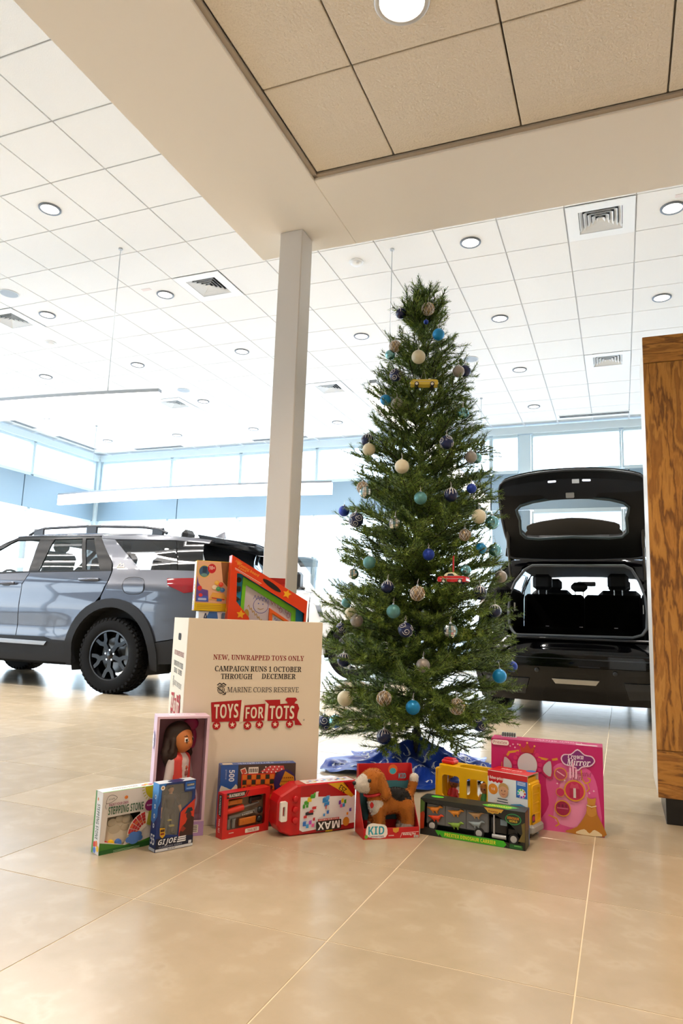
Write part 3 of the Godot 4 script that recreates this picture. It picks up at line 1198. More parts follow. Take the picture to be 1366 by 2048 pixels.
# wheel lying in the xy plane, outer face towards +z; w is the tyre's width
func wheel(parent: Node3D, at: Vector3, r: float, w: float, rim: Material, facing: float, spokes := 5, blocks := true, swing := 0.0) -> void:
	var wh := Node3D.new()
	wh.name = "wheel"
	parent.add_child(wh, true)
	wh.position = at
	wh.rotation.y = swing + (0.0 if facing > 0 else PI)
	var rr := r * 0.655
	var turn := Transform3D(Basis(Vector3.RIGHT, PI / 2), Vector3.ZERO)
	var ty := MB.new()
	ty.at(turn)
	var h := w / 2
	ty.lathe([Vector2(rr * 0.98, -h * 0.9), Vector2(rr * 1.08, -h), Vector2(r * 0.9, -h * 1.02), Vector2(r * 0.965, -h * 0.9), Vector2(r * 0.985, -h * 0.6), Vector2(r * 0.985, h * 0.6), Vector2(r * 0.965, h * 0.9), Vector2(r * 0.9, h * 1.02), Vector2(rr * 1.12, h * 1.0), Vector2(rr * 1.02, h * 0.93), Vector2(rr * 0.98, h * 0.8)], 48, 0.3)
	put(ty, "tyre", paint("0e0e0f", 0.85, 0.0, 0.3), wh)
	if blocks:
		var tr := MB.new()
		for k in 44:
			for row in 4:
				var a := TAU * (k + (0.5 if row % 2 else 0.0)) / 44.0
				tr.at(Transform3D(Basis(Vector3.BACK, a) * Basis(Vector3.UP, 0.25 * (1 if row % 2 else -1)), Vector3(-sin(a), cos(a), 0) * (r * 0.987) + Vector3(0, 0, -h * 0.68 + row * h * 0.45)))
				tr.box(Vector3.ZERO, Vector3(r * 0.10, r * 0.035, h * 0.38), 0.003)
			for sg in [-1.0, 1.0]:
				var a := TAU * (k + 0.25) / 44.0
				tr.at(Transform3D(Basis(Vector3.BACK, a), Vector3(-sin(a), cos(a), 0) * (r * 0.945) + Vector3(0, 0, sg * h * 0.96)))
				tr.box(Vector3.ZERO, Vector3(r * 0.075, r * 0.07, h * 0.14), 0.003)
		put(tr, "tread", paint("0e0e0f", 0.85, 0.0, 0.3), wh)
	var ri := MB.new()
	ri.at(turn)
	ri.lathe([Vector2(rr, h * 0.86), Vector2(rr * 1.01, h * 0.92), Vector2(rr * 0.955, h * 0.93), Vector2(rr * 0.93, h * 0.8), Vector2(rr * 0.90, h * 0.3), Vector2(rr * 0.88, -h * 0.8)], 40, 0.4)
	put(ri, "rim", rim, wh)
	var disc := MB.new()
	disc.at(turn)
	disc.lathe([Vector2(0.0, -h * 0.1), Vector2(rr * 0.72, -h * 0.1), Vector2(rr * 0.72, h * 0.02), Vector2(rr * 0.3, h * 0.02), Vector2(rr * 0.28, h * 0.3), Vector2(0.0, h * 0.3)], 32)
	put(disc, "brake_disc", paint("6d6f71", 0.4, 0.8), wh)
	var cal := MB.new()
	cal.at(Transform3D(Basis(), Vector3(rr * 0.6, rr * 0.12, h * 0.02)))
	cal.box(Vector3.ZERO, Vector3(rr * 0.22, rr * 0.5, h * 0.3), 0.01)
	put(cal, "brake_caliper", paint("8c8d8e", 0.5, 0.4), wh)
	for k in spokes:
		var a := TAU * k / spokes + PI / 2 + PI / spokes
		var sp := MB.new()
		sp.at(Transform3D(Basis(Vector3.BACK, a), Vector3(0, 0, h * 0.55)))
		# a Y-shaped double spoke along +x
		sp.prism(pv([rr * 0.12, -rr * 0.10, rr * 0.48, -rr * 0.085, rr * 0.62, -rr * 0.22, rr * 0.93, -rr * 0.33, rr * 0.955, -rr * 0.20, rr * 0.70, -rr * 0.08, rr * 0.64, 0.0, rr * 0.70, rr * 0.08, rr * 0.955, rr * 0.20, rr * 0.93, rr * 0.33, rr * 0.62, rr * 0.22, rr * 0.48, rr * 0.085, rr * 0.12, rr * 0.10]), h * 0.28, 0.006)
		put(sp, "spoke", rim, wh)
	var hub := MB.new()
	hub.at(turn)
	hub.lathe([Vector2(0.0, h * 0.9), Vector2(rr * 0.12, h * 0.89), Vector2(rr * 0.14, h * 0.84), Vector2(rr * 0.27, h * 0.80), Vector2(rr * 0.28, h * 0.4)], 24, 0.3)
	put(hub, "hub_cap", rim, wh)
	for k in 5:
		var a := TAU * k / 5.0 + PI / 2
		var nut := MB.new()
		nut.cyl(Vector3(cos(a) * rr * 0.21, sin(a) * rr * 0.21, h * 0.76), Vector3(cos(a) * rr * 0.21, sin(a) * rr * 0.21, h * 0.9), 0.011, 0.010, 6)
		put(nut, "lug_nut", paint("d5d7d9", 0.25, 0.9), wh)

func arch(cx: float, cy: float, r: float, a0: float, a1: float, seg := 14) -> Array:
	var o := []
	for k in seg + 1:
		var t := deg_to_rad(lerpf(a0, a1, float(k) / seg))
		o.append_array([cx + r * cos(t), cy + r * sin(t)])
	return o

func car_seat(parent: Node3D, at: Vector3, m: Material, sc := 1.0, dir := 1.0) -> void:
	var s := Node3D.new()
	s.name = "seat"
	parent.add_child(s, true)
	s.position = at
	s.rotation.y = 0.0 if dir > 0 else PI
	var c := MB.new()
	c.box(Vector3(0.0, 0.08, 0), Vector3(0.5, 0.16, 0.5) * sc, 0.05)
	put(c, "cushion", m, s)
	var b := MB.new()
	b.at(Transform3D(Basis(Vector3.BACK, 0.22), Vector3(-0.24, 0.10, 0)))
	b.box(Vector3(0, 0.30, 0), Vector3(0.13, 0.62, 0.48) * sc, 0.05)
	put(b, "backrest", m, s)
	var hd := MB.new()
	hd.at(Transform3D(Basis(Vector3.BACK, 0.16), Vector3(-0.36, 0.79, 0)))
	hd.box(Vector3.ZERO, Vector3(0.10, 0.19, 0.25) * sc, 0.045)
	hd.cyl(Vector3(0, -0.17, 0.05), Vector3(0, -0.05, 0.05), 0.007, 0.007, 6)
	hd.cyl(Vector3(0, -0.17, -0.05), Vector3(0, -0.05, -0.05), 0.007, 0.007, 6)
	put(hd, "headrest", m, s)

const SUVW := [[0.2, 0.90], [0.35, 0.945], [0.55, 0.985], [0.9, 0.99], [1.1, 0.965], [1.2, 0.935], [1.28, 0.905], [1.45, 0.82], [1.62, 0.735], [1.72, 0.66], [1.8, 0.5]]
const SUVR := [[0.12, 1.655], [0.4, 1.69], [0.7, 1.725], [1.2, 1.765], [2.0, 1.79], [2.6, 1.785], [3.0, 1.745], [3.3, 1.60]]
func suv_w(u: float, y: float) -> float:
	var w := table(SUVW, y)
	if u < 0.9:
		w -= 0.11 * pow((0.9 - u) / 0.9, 2.0)
	if u > 4.0:
		w -= 0.16 * pow((u - 4.0) / 1.05, 2.0)
	# a crease along the shoulder and a scoop in the doors
	w += 0.010 * exp(-pow((y - 1.14) / 0.035, 2.0)) - 0.016 * exp(-pow((y - 0.66) / 0.10, 2.0)) * clampf((u - 1.7) * 3.0, 0.0, 1.0) * clampf((3.9 - u) * 3.0, 0.0, 1.0)
	return w

func build_cars() -> void:
	grey_suv()
	black_suv()
	white_truck()

func grey_suv() -> void:
	var t := thing("suv", "dark grey five-door SUV with black wheels and cladding, parked side-on behind the donation carton", "car", Vector3(-3.75, 0, -6.98), PI)
	var body := car_paint("40434d", 0.3, 0.4)
	var clad := paint("222326", 0.6, 0.0, 0.3)
	var black := paint("0a0b0d", 0.38, 0.0, 0.3)
	var dark := paint("0a0a0b", 0.8)
	var tint := glass("0b0d10", 0.72, 0.0)
	var clear := glass("1c2a2a", 0.25, 0.0)
	for sg in [-1.0, 1.0]:
		var fn := func(q: Vector2) -> Vector3: return Vector3(q.x, q.y, sg * suv_w(q.x, q.y))
		var fo := func(o: float) -> Callable: return func(q: Vector2) -> Vector3: return Vector3(q.x, q.y, sg * (suv_w(q.x, q.y) + o))
		var out := Vector3(0, 0, sg)
		var add := func(called: String, poly: Array, m: Material, off := 0.0, cell := 0.09, thick := 0.014) -> void:
			var mb := MB.new()
			mb.panel(pv(poly), fo.call(off), cell, thick, out)
			put(mb, called, m, t)
		add.call("quarter_panel", [1.735, 1.675, 1.53, 1.655, 1.005, 1.30, 0.56, 1.30, 0.26, 1.295, 0.19, 1.22, 0.15, 0.95, 0.15, 0.62, 0.45, 0.60, 0.70, 0.555] + arch(1.26, 0.39, 0.59, 165, 73) + [1.425, 1.02, 1.37, 1.16, 1.365, 1.30, 1.405, 1.37], body)
		add.call("door", [2.53, 1.262, 2.57, 1.13, 2.56, 0.85, 2.57, 0.535, 1.89, 0.515] + arch(1.26, 0.39, 0.605, 14, 67) + [1.445, 1.01, 1.385, 1.16, 1.38, 1.285], body)
		add.call("door", [3.72, 1.215, 3.73, 0.9, 3.67, 0.52, 2.58, 0.535, 2.57, 0.85, 2.58, 1.13, 2.54, 1.262], body)
		add.call("front_fender", [3.73, 1.215, 4.3, 1.14, 4.8, 1.0, 4.97, 0.85, 4.98, 0.60, 4.88, 0.56] + arch(4.285, 0.39, 0.60, 16, 166) + [3.68, 0.52, 3.74, 0.9], body)
		# black cladding: wheel arches, sills, lower bumper corners
		for cx in [1.26, 4.285]:
			var mb := MB.new()
			mb.panel(pv(arch(cx, 0.39, 0.60, -12, 193, 24) + arch(cx, 0.39, 0.505, 193, -12, 24)), fo.call(0.022), 0.09, 0.05, out)
			put(mb, "arch_cladding", clad, t)
			# wheel well liner
			var wl := MB.new()
			var ra := []
			var rb := []
			for k in 19:
				var a := deg_to_rad(lerpf(-20, 200, k / 18.0))
				ra.append(Vector3(cx + cos(a) * 0.51, 0.39 + sin(a) * 0.51, sg * 0.97))
				rb.append(Vector3(cx + cos(a) * 0.51, 0.39 + sin(a) * 0.51, sg * 0.55))
			for k in 18:
				wl.quad(ra[k], ra[k + 1], rb[k + 1], rb[k], Vector3(cx, 0.39, 0) - ra[k])
				wl.tri(rb[k], rb[k + 1], Vector3(cx, 0.39, sg * 0.55))
			put(wl, "wheel_well", dark, t)
		add.call("sill_cladding", [1.80, 0.52, 2.05, 0.525, 2.18, 0.555, 3.60, 0.545, 3.74, 0.50, 3.72, 0.28, 1.83, 0.29], clad, 0.012, 0.12, 0.05)
		add.call("sill_strip", [2.10, 0.505, 2.80, 0.515, 2.80, 0.468, 2.14, 0.462], paint("8e949c", 0.2, 0.9), 0.026, 0.2, 0.01)
		add.call("bumper_cladding", [0.14, 0.61, 0.45, 0.59, 0.70, 0.545, 0.72, 0.33, 0.20, 0.36, 0.12, 0.45], clad, 0.010, 0.1, 0.05)
		# black upper frame, pillars and glass
		add.call("window_surround", [3.80, 1.225, 3.20, 1.60, 3.02, 1.685, 2.6, 1.695, 1.80, 1.695, 1.74, 1.675, 1.41, 1.37, 1.375, 1.283, 2.53, 1.262], black, -0.022, 0.12, 0.0) if false else null
		for pl in [[2.655, 1.70, 2.43, 1.70, 2.415, 1.272, 2.56, 1.262], [3.84, 1.215, 3.70, 1.215, 3.66, 1.245, 2.99, 1.675, 3.03, 1.70, 3.22, 1.60], [3.03, 1.705, 3.0, 1.668, 1.84, 1.678, 1.78, 1.70, 2.6, 1.712], [2.02, 1.68, 1.965, 1.68, 1.735, 1.29, 1.79, 1.288], [1.80, 1.70, 1.845, 1.676, 1.56, 1.315, 1.50, 1.285, 1.385, 1.285, 1.42, 1.37, 1.745, 1.69], [3.70, 1.222, 3.66, 1.25, 1.5, 1.305, 1.385, 1.285, 2.54, 1.264]]:
			add.call("window_frame", pl, black, -0.002, 0.1, 0.02)
		add.call("side_window", [3.70, 1.235, 3.0, 1.675, 2.62, 1.675, 2.50, 1.27], clear, -0.012, 0.1, 0.0)
		add.call("side_window", [2.47, 1.68, 1.99, 1.685, 1.76, 1.29, 2.45, 1.275], clear, -0.012, 0.1, 0.0)
		add.call("side_window", [1.98, 1.68, 1.83, 1.682, 1.53, 1.30, 1.75, 1.29], tint, -0.012, 0.1, 0.0)
		add.call("quarter_window", [1.525, 1.648, 0.70, 1.632, 0.55, 1.302, 1.0, 1.302], tint, -0.003, 0.1, 0.006)
		add.call("quarter_window", [0.69, 1.632, 0.36, 1.60, 0.27, 1.30, 0.54, 1.302], paint("0b0c10", 0.06), -0.003, 0.1, 0.006)
		add.call("cant_rail", [3.03, 1.71, 2.6, 1.72, 1.76, 1.708, 1.735, 1.68, 1.53, 1.66, 0.70, 1.638, 0.30, 1.60, 0.28, 1.64, 0.7, 1.685, 1.2, 1.722, 2.0, 1.748, 2.6, 1.745, 3.06, 1.715], body, 0.0, 0.12, 0.01)
		add.call("tail_lamp", [0.63, 1.21, 0.19, 1.225, 0.16, 1.10, 0.40, 1.06, 0.60, 1.14], paint("7c0f16", 0.08), 0.010, 0.08, 0.02)
		add.call("bumper_reflector", [0.66, 0.80, 0.20, 0.86, 0.20, 0.84, 0.64, 0.775], body, 0.008, 0.1, 0.01)
		add.call("fuel_door", smooth_list([1.15, 1.195, 0.935, 1.195, 0.905, 1.065, 1.12, 1.06]), body, 0.003, 0.06, 0.004)
		# fuel door seam
		var fs := MB.new()
		var loop := []
		var sl := pv(smooth_list([1.157, 1.202, 0.929, 1.202, 0.898, 1.058, 1.126, 1.053]))
		for k in sl.size() + 1:
			var q := sl[k % sl.size()]
			loop.append(Vector3(q.x, q.y, sg * (suv_w(q.x, q.y) + 0.001)))
		fs.tube(loop, 0.003, 5)
		put(fs, "fuel_door_seam", dark, t)
		for hx in [[1.50, 1.77, 1.19], [2.68, 2.95, 1.135]]:
			var hd := MB.new()
			var pts := []
			for k in 9:
				var f := k / 8.0
				var u := lerpf(hx[0], hx[1], f)
				pts.append(Vector3(u, hx[2], sg * (suv_w(u, hx[2]) + 0.012 + 0.028 * sin(PI * f))))
			hd.tube(pts, 0.016, 8)
			put(hd, "door_handle", paint("5b5e68", 0.25, 0.5), t)
			var cu := MB.new()
			cu.ball(Vector3((hx[0] + hx[1]) / 2, hx[2] - 0.01, sg * suv_w(1.6, hx[2])), Vector3(0.07, 0.028, 0.004), 14, 8)
			put(cu, "handle_cup", paint("2c2e34", 0.4), t)
		# badge on the pillar: a small outlined mountain
		var bd := MB.new()
		for ln in [[-0.05, 0.0, 0.05, 0.0], [-0.05, 0.0, -0.02, 0.045], [-0.02, 0.045, 0.0, 0.025], [0.0, 0.025, 0.02, 0.05], [0.02, 0.05, 0.05, 0.0], [-0.04, 0.012, 0.04, 0.012]]:
			var p0 := Vector3(1.28 + ln[0], 1.325 + ln[1], 0)
			var p1 := Vector3(1.28 + ln[2], 1.325 + ln[3], 0)
			p0.z = sg * (suv_w(p0.x, p0.y) + 0.003)
			p1.z = sg * (suv_w(p1.x, p1.y) + 0.003)
			bd.tube([p0, p1], 0.0035, 5)
		put(bd, "badge", paint("d9cdbf", 0.3, 0.6), t)
		wheel(t, Vector3(1.26, 0.395, sg * 0.855), 0.395, 0.25, paint("101114", 0.12, 0.3), sg)
		wheel(t, Vector3(4.285, 0.395, sg * 0.855), 0.395, 0.25, paint("101114", 0.12, 0.3), sg)
		# roof rail
		var rl := MB.new()
		var rp := []
		for q in [[2.90, 1.735], [2.80, 1.785], [2.66, 1.815], [2.04, 1.83], [1.23, 1.805], [1.0, 1.775], [0.90, 1.73]]:
			rp.append(Vector3(q[0], q[1], sg * 0.62))
		rl.tube(rp, 0.017, 8)
		for u in [2.75, 1.95, 1.02]:
			rl.box(Vector3(u, table(SUVR, u) - 0.005, sg * 0.62), Vector3(0.16, 0.09, 0.03), 0.01)
		put(rl, "roof_rail", paint("23252b", 0.3), t)
		# mirror
		var mi := MB.new()
		mi.ball(Vector3(3.62, 1.24, sg * 1.07), Vector3(0.07, 0.085, 0.11), 16, 10)
		mi.box(Vector3(3.62, 1.20, sg * 0.97), Vector3(0.06, 0.05, 0.12), 0.015)
		put(mi, "wing_mirror", body, t)
		var hl := MB.new()
		hl.panel(pv([4.55, 0.98, 4.93, 0.88, 4.95, 0.76, 4.60, 0.84]), fo.call(0.008), 0.08, 0.01, out)
		put(hl, "headlamp", paint("aeb6bd", 0.05, 0.6), t)
	# roof, glass roof ends, bonnet, ends
	var rf := MB.new()
	rf.panel(pv([0.30, -0.60, 0.30, 0.60, 3.04, 0.655, 3.04, -0.655]), func(q: Vector2) -> Vector3: return Vector3(q.x, table(SUVR, q.x) - 0.045 * pow(q.y / 0.65, 2.0), q.y), 0.14, 0.012, Vector3.UP)
	put(rf, "roof", body, t)
	var ws := MB.new()
	ws.panel(pv([-0.66, 0.0, 0.66, 0.0, 0.78, 1.0, -0.78, 1.0]), func(q: Vector2) -> Vector3: return Vector3(3.05 + 0.97 * q.y - 0.10 * pow(q.x / 0.75, 2.0) * (0.4 + q.y), 1.715 - 0.53 * q.y - 0.03 * q.y * (1.0 - q.y) * -2.0, q.x), 0.16, 0.0, Vector3(1, 1, 0))
	put(ws, "windscreen", clear, t)
	var bo := MB.new()
	bo.panel(pv([3.86, -0.80, 3.86, 0.80, 4.85, 0.70, 4.85, -0.70]), func(q: Vector2) -> Vector3: return Vector3(q.x, 1.21 - 0.10 * (q.x - 3.86) - 0.10 * pow(maxf(0.0, q.x - 4.3), 2.0) - 0.05 * pow(q.y / 0.8, 2.0), q.y), 0.16, 0.02, Vector3.UP)
	put(bo, "bonnet", body, t)
	var fr := MB.new()
	fr.panel(pv([-0.80, 0.30, 0.80, 0.30, 0.80, 1.0, -0.80, 1.0]), func(q: Vector2) -> Vector3: return Vector3(5.04 - 0.16 * pow(q.x / 0.8, 2.0) - 0.12 * pow(maxf(0.0, q.y - 0.8) / 0.2, 2.0), q.y, q.x), 0.14, 0.05, Vector3.RIGHT)
	put(fr, "front_bumper", body, t)
	var gl := MB.new()
	gl.panel(pv([-0.55, 0.55, 0.55, 0.55, 0.58, 0.92, -0.58, 0.92]), func(q: Vector2) -> Vector3: return Vector3(5.055 - 0.16 * pow(q.x / 0.8, 2.0) - 0.12 * pow(maxf(0.0, q.y - 0.8) / 0.2, 2.0), q.y, q.x), 0.14, 0.02, Vector3.RIGHT)
	put(gl, "grille", paint("111214", 0.3), t)
	# rear: gate, glass, spoiler, bumper
	var rear := [[0.30, 0.10], [0.60, 0.06], [0.75, 0.10], [0.95, 0.12], [1.22, 0.14], [1.30, 0.16], [1.60, 0.36], [1.66, 0.42]]
	var rfn := func(o: float) -> Callable: return func(q: Vector2) -> Vector3: return Vector3(table(rear, q.y) + 0.11 * pow(absf(q.x) / 0.86, 2.4) - o, q.y, q.x)
	var tg := MB.new()
	tg.panel(pv([-0.86, 0.76, 0.86, 0.76, 0.84, 1.29, -0.84, 1.29]), rfn.call(0.0), 0.12, 0.02, Vector3.LEFT)
	put(tg, "tailgate", body, t)
	var rg := MB.new()
	rg.panel(pv([-0.78, 1.30, 0.78, 1.30, 0.64, 1.60, -0.64, 1.60]), rfn.call(0.0), 0.12, 0.01, Vector3.LEFT)
	put(rg, "rear_window", paint("0b0d10", 0.05), t)
	var rb := MB.new()
	rb.panel(pv([-0.88, 0.40, 0.88, 0.40, 0.88, 0.75, -0.88, 0.75]), rfn.call(0.03), 0.12, 0.06, Vector3.LEFT)
	put(rb, "rear_bumper", clad, t)
	var sp := MB.new()
	sp.loft([[Vector3(0.52, 1.715, -0.60), Vector3(0.16, 1.655, -0.58), Vector3(0.19, 1.615, -0.58), Vector3(0.45, 1.63, -0.60)], [Vector3(0.52, 1.745, 0), Vector3(0.10, 1.675, 0), Vector3(0.14, 1.635, 0), Vector3(0.45, 1.65, 0)], [Vector3(0.52, 1.715, 0.60), Vector3(0.16, 1.655, 0.58), Vector3(0.19, 1.615, 0.58), Vector3(0.45, 1.63, 0.60)]])
	put(sp, "spoiler", paint("1c1e24", 0.2), t)
	for sg in [-1.0, 1.0]:
		var tl := MB.new()
		tl.panel(pv([sg * 0.48, 1.10, sg * 0.85, 1.09, sg * 0.85, 1.225, sg * 0.50, 1.20]), rfn.call(0.012), 0.1, 0.02, Vector3.LEFT)
		put(tl, "gate_lamp", paint("7c0f16", 0.08), t)
	var np := MB.new()
	np.box(Vector3(0.105, 0.98, 0), Vector3(0.012, 0.11, 0.32), 0.004)
	put(np, "number_plate", paint("d9dadc", 0.5), t)
	var an := MB.new()
	an.loft([[Vector3(0.72, 1.745, -0.02), Vector3(0.52, 1.73, -0.025), Vector3(0.52, 1.73, 0.025), Vector3(0.72, 1.745, 0.02)], [Vector3(0.62, 1.79, -0.008), Vector3(0.54, 1.80, -0.010), Vector3(0.54, 1.80, 0.010), Vector3(0.62, 1.79, 0.008)], [Vector3(0.57, 1.815, -0.003), Vector3(0.53, 1.82, -0.004), Vector3(0.53, 1.82, 0.004), Vector3(0.57, 1.815, 0.003)]])
	put(an, "antenna_fin", body, t)
	# inside: tub, dashboard, seats, steering wheel; underside
	var tub := MB.new()
	tub.box(Vector3(2.15, 0.72, 0), Vector3(3.5, 0.60, 1.60), 0.02)
	tub.box(Vector3(2.6, 0.33, 0), Vector3(4.6, 0.20, 1.2), 0.02)
	put(tub, "cabin_tub", dark, t)
	var ds := MB.new()
	ds.box(Vector3(3.62, 1.10, 0), Vector3(0.35, 0.16, 1.5), 0.05)
	put(ds, "dashboard", paint("17181a", 0.7), t)
	var hm := MB.new()
	hm.box(Vector3(1.7, 1.675, 0), Vector3(2.4, 0.012, 1.18), 0.005)
	put(hm, "headlining", paint("8c8c8a", 0.9), t)
	var st := paint("1d1f22", 0.7)
	for q in [[2.95, 0.40], [2.95, -0.40], [2.0, 0.42], [2.0, -0.42], [1.15, 0.38], [1.15, -0.38]]:
		car_seat(t, Vector3(q[0], 0.85 if q[0] > 1.5 else 0.92, q[1]), st, 1.0 if q[0] > 1.5 else 0.9)
	var sw := MB.new()
	var sp2 := []
	for k in 21:
		var a := TAU * k / 20
		sp2.append(Vector3(3.33 + 0.06 * sin(a), 1.16 + 0.17 * sin(a), -0.40 + 0.18 * cos(a)))
	sw.tube(sp2, 0.014, 6)
	sw.box(Vector3(3.36, 1.15, -0.40), Vector3(0.05, 0.08, 0.3), 0.02)
	put(sw, "steering_wheel", paint("141414", 0.6), t)
	for x in [1.26, 4.285]:
		var ax := MB.new()
		ax.cyl(Vector3(x, 0.36, -0.8), Vector3(x, 0.36, 0.8), 0.05, 0.05, 10)
		put(ax, "axle", paint("77777a", 0.5, 0.5), t)
	var mu := MB.new()
	mu.cyl(Vector3(0.35, 0.30, -0.5), Vector3(0.35, 0.30, 0.5), 0.09, 0.09, 12)
	put(mu, "exhaust_box", paint("77777a", 0.5, 0.5), t)

func smooth_list(a: Array) -> Array:
	var r := []
	for q in smooth(pv(a), 4):
		r.append_array([q.x, q.y])
	return r

const BLKW := [[0.2, 0.84], [0.45, 0.92], [0.75, 0.94], [0.95, 0.92], [1.1, 0.885], [1.3, 0.80], [1.45, 0.70], [1.52, 0.62], [1.6, 0.5]]
func blk_w(u: float, y: float) -> float:
	var w := table(BLKW, y)
	if u < 0.8:
		w -= 0.08 * pow((0.8 - u) / 0.8, 2.0)
	if u > 3.6:
		w -= 0.16 * pow((u - 3.6) / 1.0, 2.0)
	return w

func black_suv() -> void:
	# local: x to the right, z towards the viewer; the tail is at z = 0
	var t := thing("hatchback_suv", "black SUV seen from behind with its tailgate raised over an empty boot", "car", Vector3(-0.39, 0, -6.60))
	var body := car_paint("030304", 0.12)
	body.metallic_specular = 0.15
	body.clearcoat = 0.55
	var trim := paint("101113", 0.45)
	var felt := paint("040404", 0.95, 0.0, 0.2)
	var dark := paint("08080a", 0.9)
	var greyp := paint("3c4046", 0.5)
	# rear skin: z as a function of height, bending forward at the corners
	var rz := [[0.18, -0.10], [0.30, -0.03], [0.50, 0.0], [0.62, -0.01], [0.72, -0.10], [0.80, -0.16], [1.0, -0.20], [1.45, -0.34], [1.52, -0.40]]
	var rfn := func(o: float) -> Callable: return func(q: Vector2) -> Vector3: return Vector3(q.x, q.y, table(rz, q.y) - 0.16 * pow(absf(q.x) / 0.92, 3.0) + o)
	var opening := pv([-0.53, 0.765, 0.48, 0.775, 0.56, 0.80, 0.60, 0.86, 0.61, 1.0, 0.60, 1.14, 0.555, 1.28, 0.49, 1.40, 0.43, 1.43, -0.40, 1.43, -0.47, 1.39, -0.56, 1.27, -0.61, 1.14, -0.61, 1.0, -0.60, 0.86, -0.57, 0.80])
	# left and right body corners beside the opening, and the bar over it
	for sg in [-1.0, 1.0]:
		var p := MB.new()
		p.panel(pv([sg * 0.615, 0.74, sg * 0.93, 0.74, sg * 0.915, 0.95, sg * 0.875, 1.12, sg * 0.78, 1.32, sg * 0.66, 1.48, sg * 0.44, 1.50, sg * 0.44, 1.44, sg * 0.50, 1.405, sg * 0.565, 1.28, sg * 0.61, 1.14, sg * 0.62, 1.0, sg * 0.61, 0.86]), rfn.call(0.0), 0.09, 0.03, Vector3.BACK)
		put(p, "rear_corner", body, t)
		var l := MB.new()
		l.panel(pv([sg * 0.70, 0.98, sg * 0.93, 0.98, sg * 0.90, 1.10, sg * 0.72, 1.08]), rfn.call(0.012), 0.06, 0.02, Vector3.BACK)
		put(l, "tail_lamp", paint("3b0508", 0.06), t)
	var tb := MB.new()
	tb.panel(pv([-0.44, 1.44, 0.44, 1.44, 0.44, 1.50, -0.44, 1.50]), rfn.call(0.0), 0.1, 0.03, Vector3.BACK)
	put(tb, "roof_bar", body, t)
	# rubber seal round the opening
	var se := MB.new()
	var loop := []
	for k in opening.size() + 1:
		var q := opening[k % opening.size()]
		var f: Vector3 = rfn.call(0.006).call(q)
		loop.append(f)
	se.tube(loop, 0.014, 8)
	put(se, "door_seal", paint("46494d", 0.5), t)
	# bumper: upper deck, swage with corner braces, lower valance
	for part in [["bumper_cover", [-0.93, 0.50, 0.93, 0.50, 0.93, 0.735, -0.93, 0.735], 0.0, body], ["bumper_valance", [-0.86, 0.18, 0.86, 0.18, 0.93, 0.495, -0.93, 0.495], -0.012, body]]:
		var p := MB.new()
		p.panel(pv(part[1]), rfn.call(part[2]), 0.1, 0.03, Vector3.BACK)
		put(p, part[0], part[3], t)
	var sill := MB.new()
	sill.box(Vector3(0, 0.745, -0.20), Vector3(1.24, 0.02, 0.24), 0.008)
	put(sill, "loading_sill", paint("17181b", 0.3), t)
	for sg in [-1.0, 1.0]:
		var p := MB.new()
		p.panel(pv([sg * 0.50, 0.72, sg * 0.60, 0.72, sg * 0.84, 0.56, sg * 0.74, 0.56]), rfn.call(0.014), 0.06, 0.02, Vector3.BACK)
		put(p, "bumper_brace", trim, t)
		var ex := MB.new()
		ex.panel(pv([sg * 0.44, 0.24, sg * 0.80, 0.26, sg * 0.80, 0.38, sg * 0.40, 0.38]), rfn.call(0.010), 0.06, 0.02, Vector3.BACK)
		put(ex, "corner_grille", trim, t)
		var ps := MB.new()
		ps.lathe([Vector2(0.0, 0.004), Vector2(0.016, 0.003), Vector2(0.02, 0.0)], 14)
		var po := put(ps, "parking_sensor", trim, t)
		po.position = rfn.call(0.004).call(Vector2(sg * 0.33, 0.46))
		po.rotation.x = PI / 2
	var pr := MB.new()
	pr.panel(pv([-0.20, 0.39, 0.20, 0.39, 0.17, 0.35, -0.17, 0.35]), rfn.call(0.012), 0.06, 0.02, Vector3.BACK)
	put(pr, "fog_reflector", paint("9c9486", 0.2, 0.3), t)
	var cr := MB.new()
	cr.panel(pv([-0.90, 0.565, 0.90, 0.565, 0.90, 0.575, -0.90, 0.575]), rfn.call(0.008), 0.1, 0.01, Vector3.BACK)
	put(cr, "bumper_crease", paint("2b2d31", 0.1, 0.4), t)
	# sides, roof and front, mostly out of sight
	for sg in [-1.0, 1.0]:
		var fo := func(o: float) -> Callable: return func(q: Vector2) -> Vector3: return Vector3(sg * (blk_w(q.x, q.y) + o), q.y, -q.x)
		var out := Vector3(sg, 0, 0)
		for pl in [["body_side", [0.14, 0.30, 0.45, 0.32] + arch(0.95, 0.37, 0.42, 176, 4, 16) + [1.38, 0.28, 3.2, 0.28] + arch(3.62, 0.37, 0.42, 176, 4, 16) + [4.06, 0.35, 4.5, 0.40, 4.45, 0.85, 3.5, 1.0, 0.45, 1.06, 0.22, 1.0], body], ["side_window", [0.55, 1.075, 0.75, 1.44, 2.3, 1.46, 3.3, 1.02], glass("0b0d10", 0.6, 0.0)], ["roof_edge", [0.40, 1.07, 0.54, 1.07, 0.74, 1.45, 2.3, 1.47, 3.32, 1.02, 3.45, 1.02, 2.4, 1.52, 0.6, 1.53, 0.36, 1.46], body]]:
			var p := MB.new()
			p.panel(pv(pl[1]), fo.call(0.0), 0.12, 0.014 if pl[0] != "side_window" else 0.0, out)
			put(p, pl[0], pl[2], t)
		# wheels lie in the yz plane here
		for u in [0.95, 3.62]:
			wheel(t, Vector3(sg * 0.80, 0.37, -u), 0.37, 0.235, paint("1a1b1e", 0.2, 0.4), sg, 5, false, PI / 2)
	var rf := MB.new()
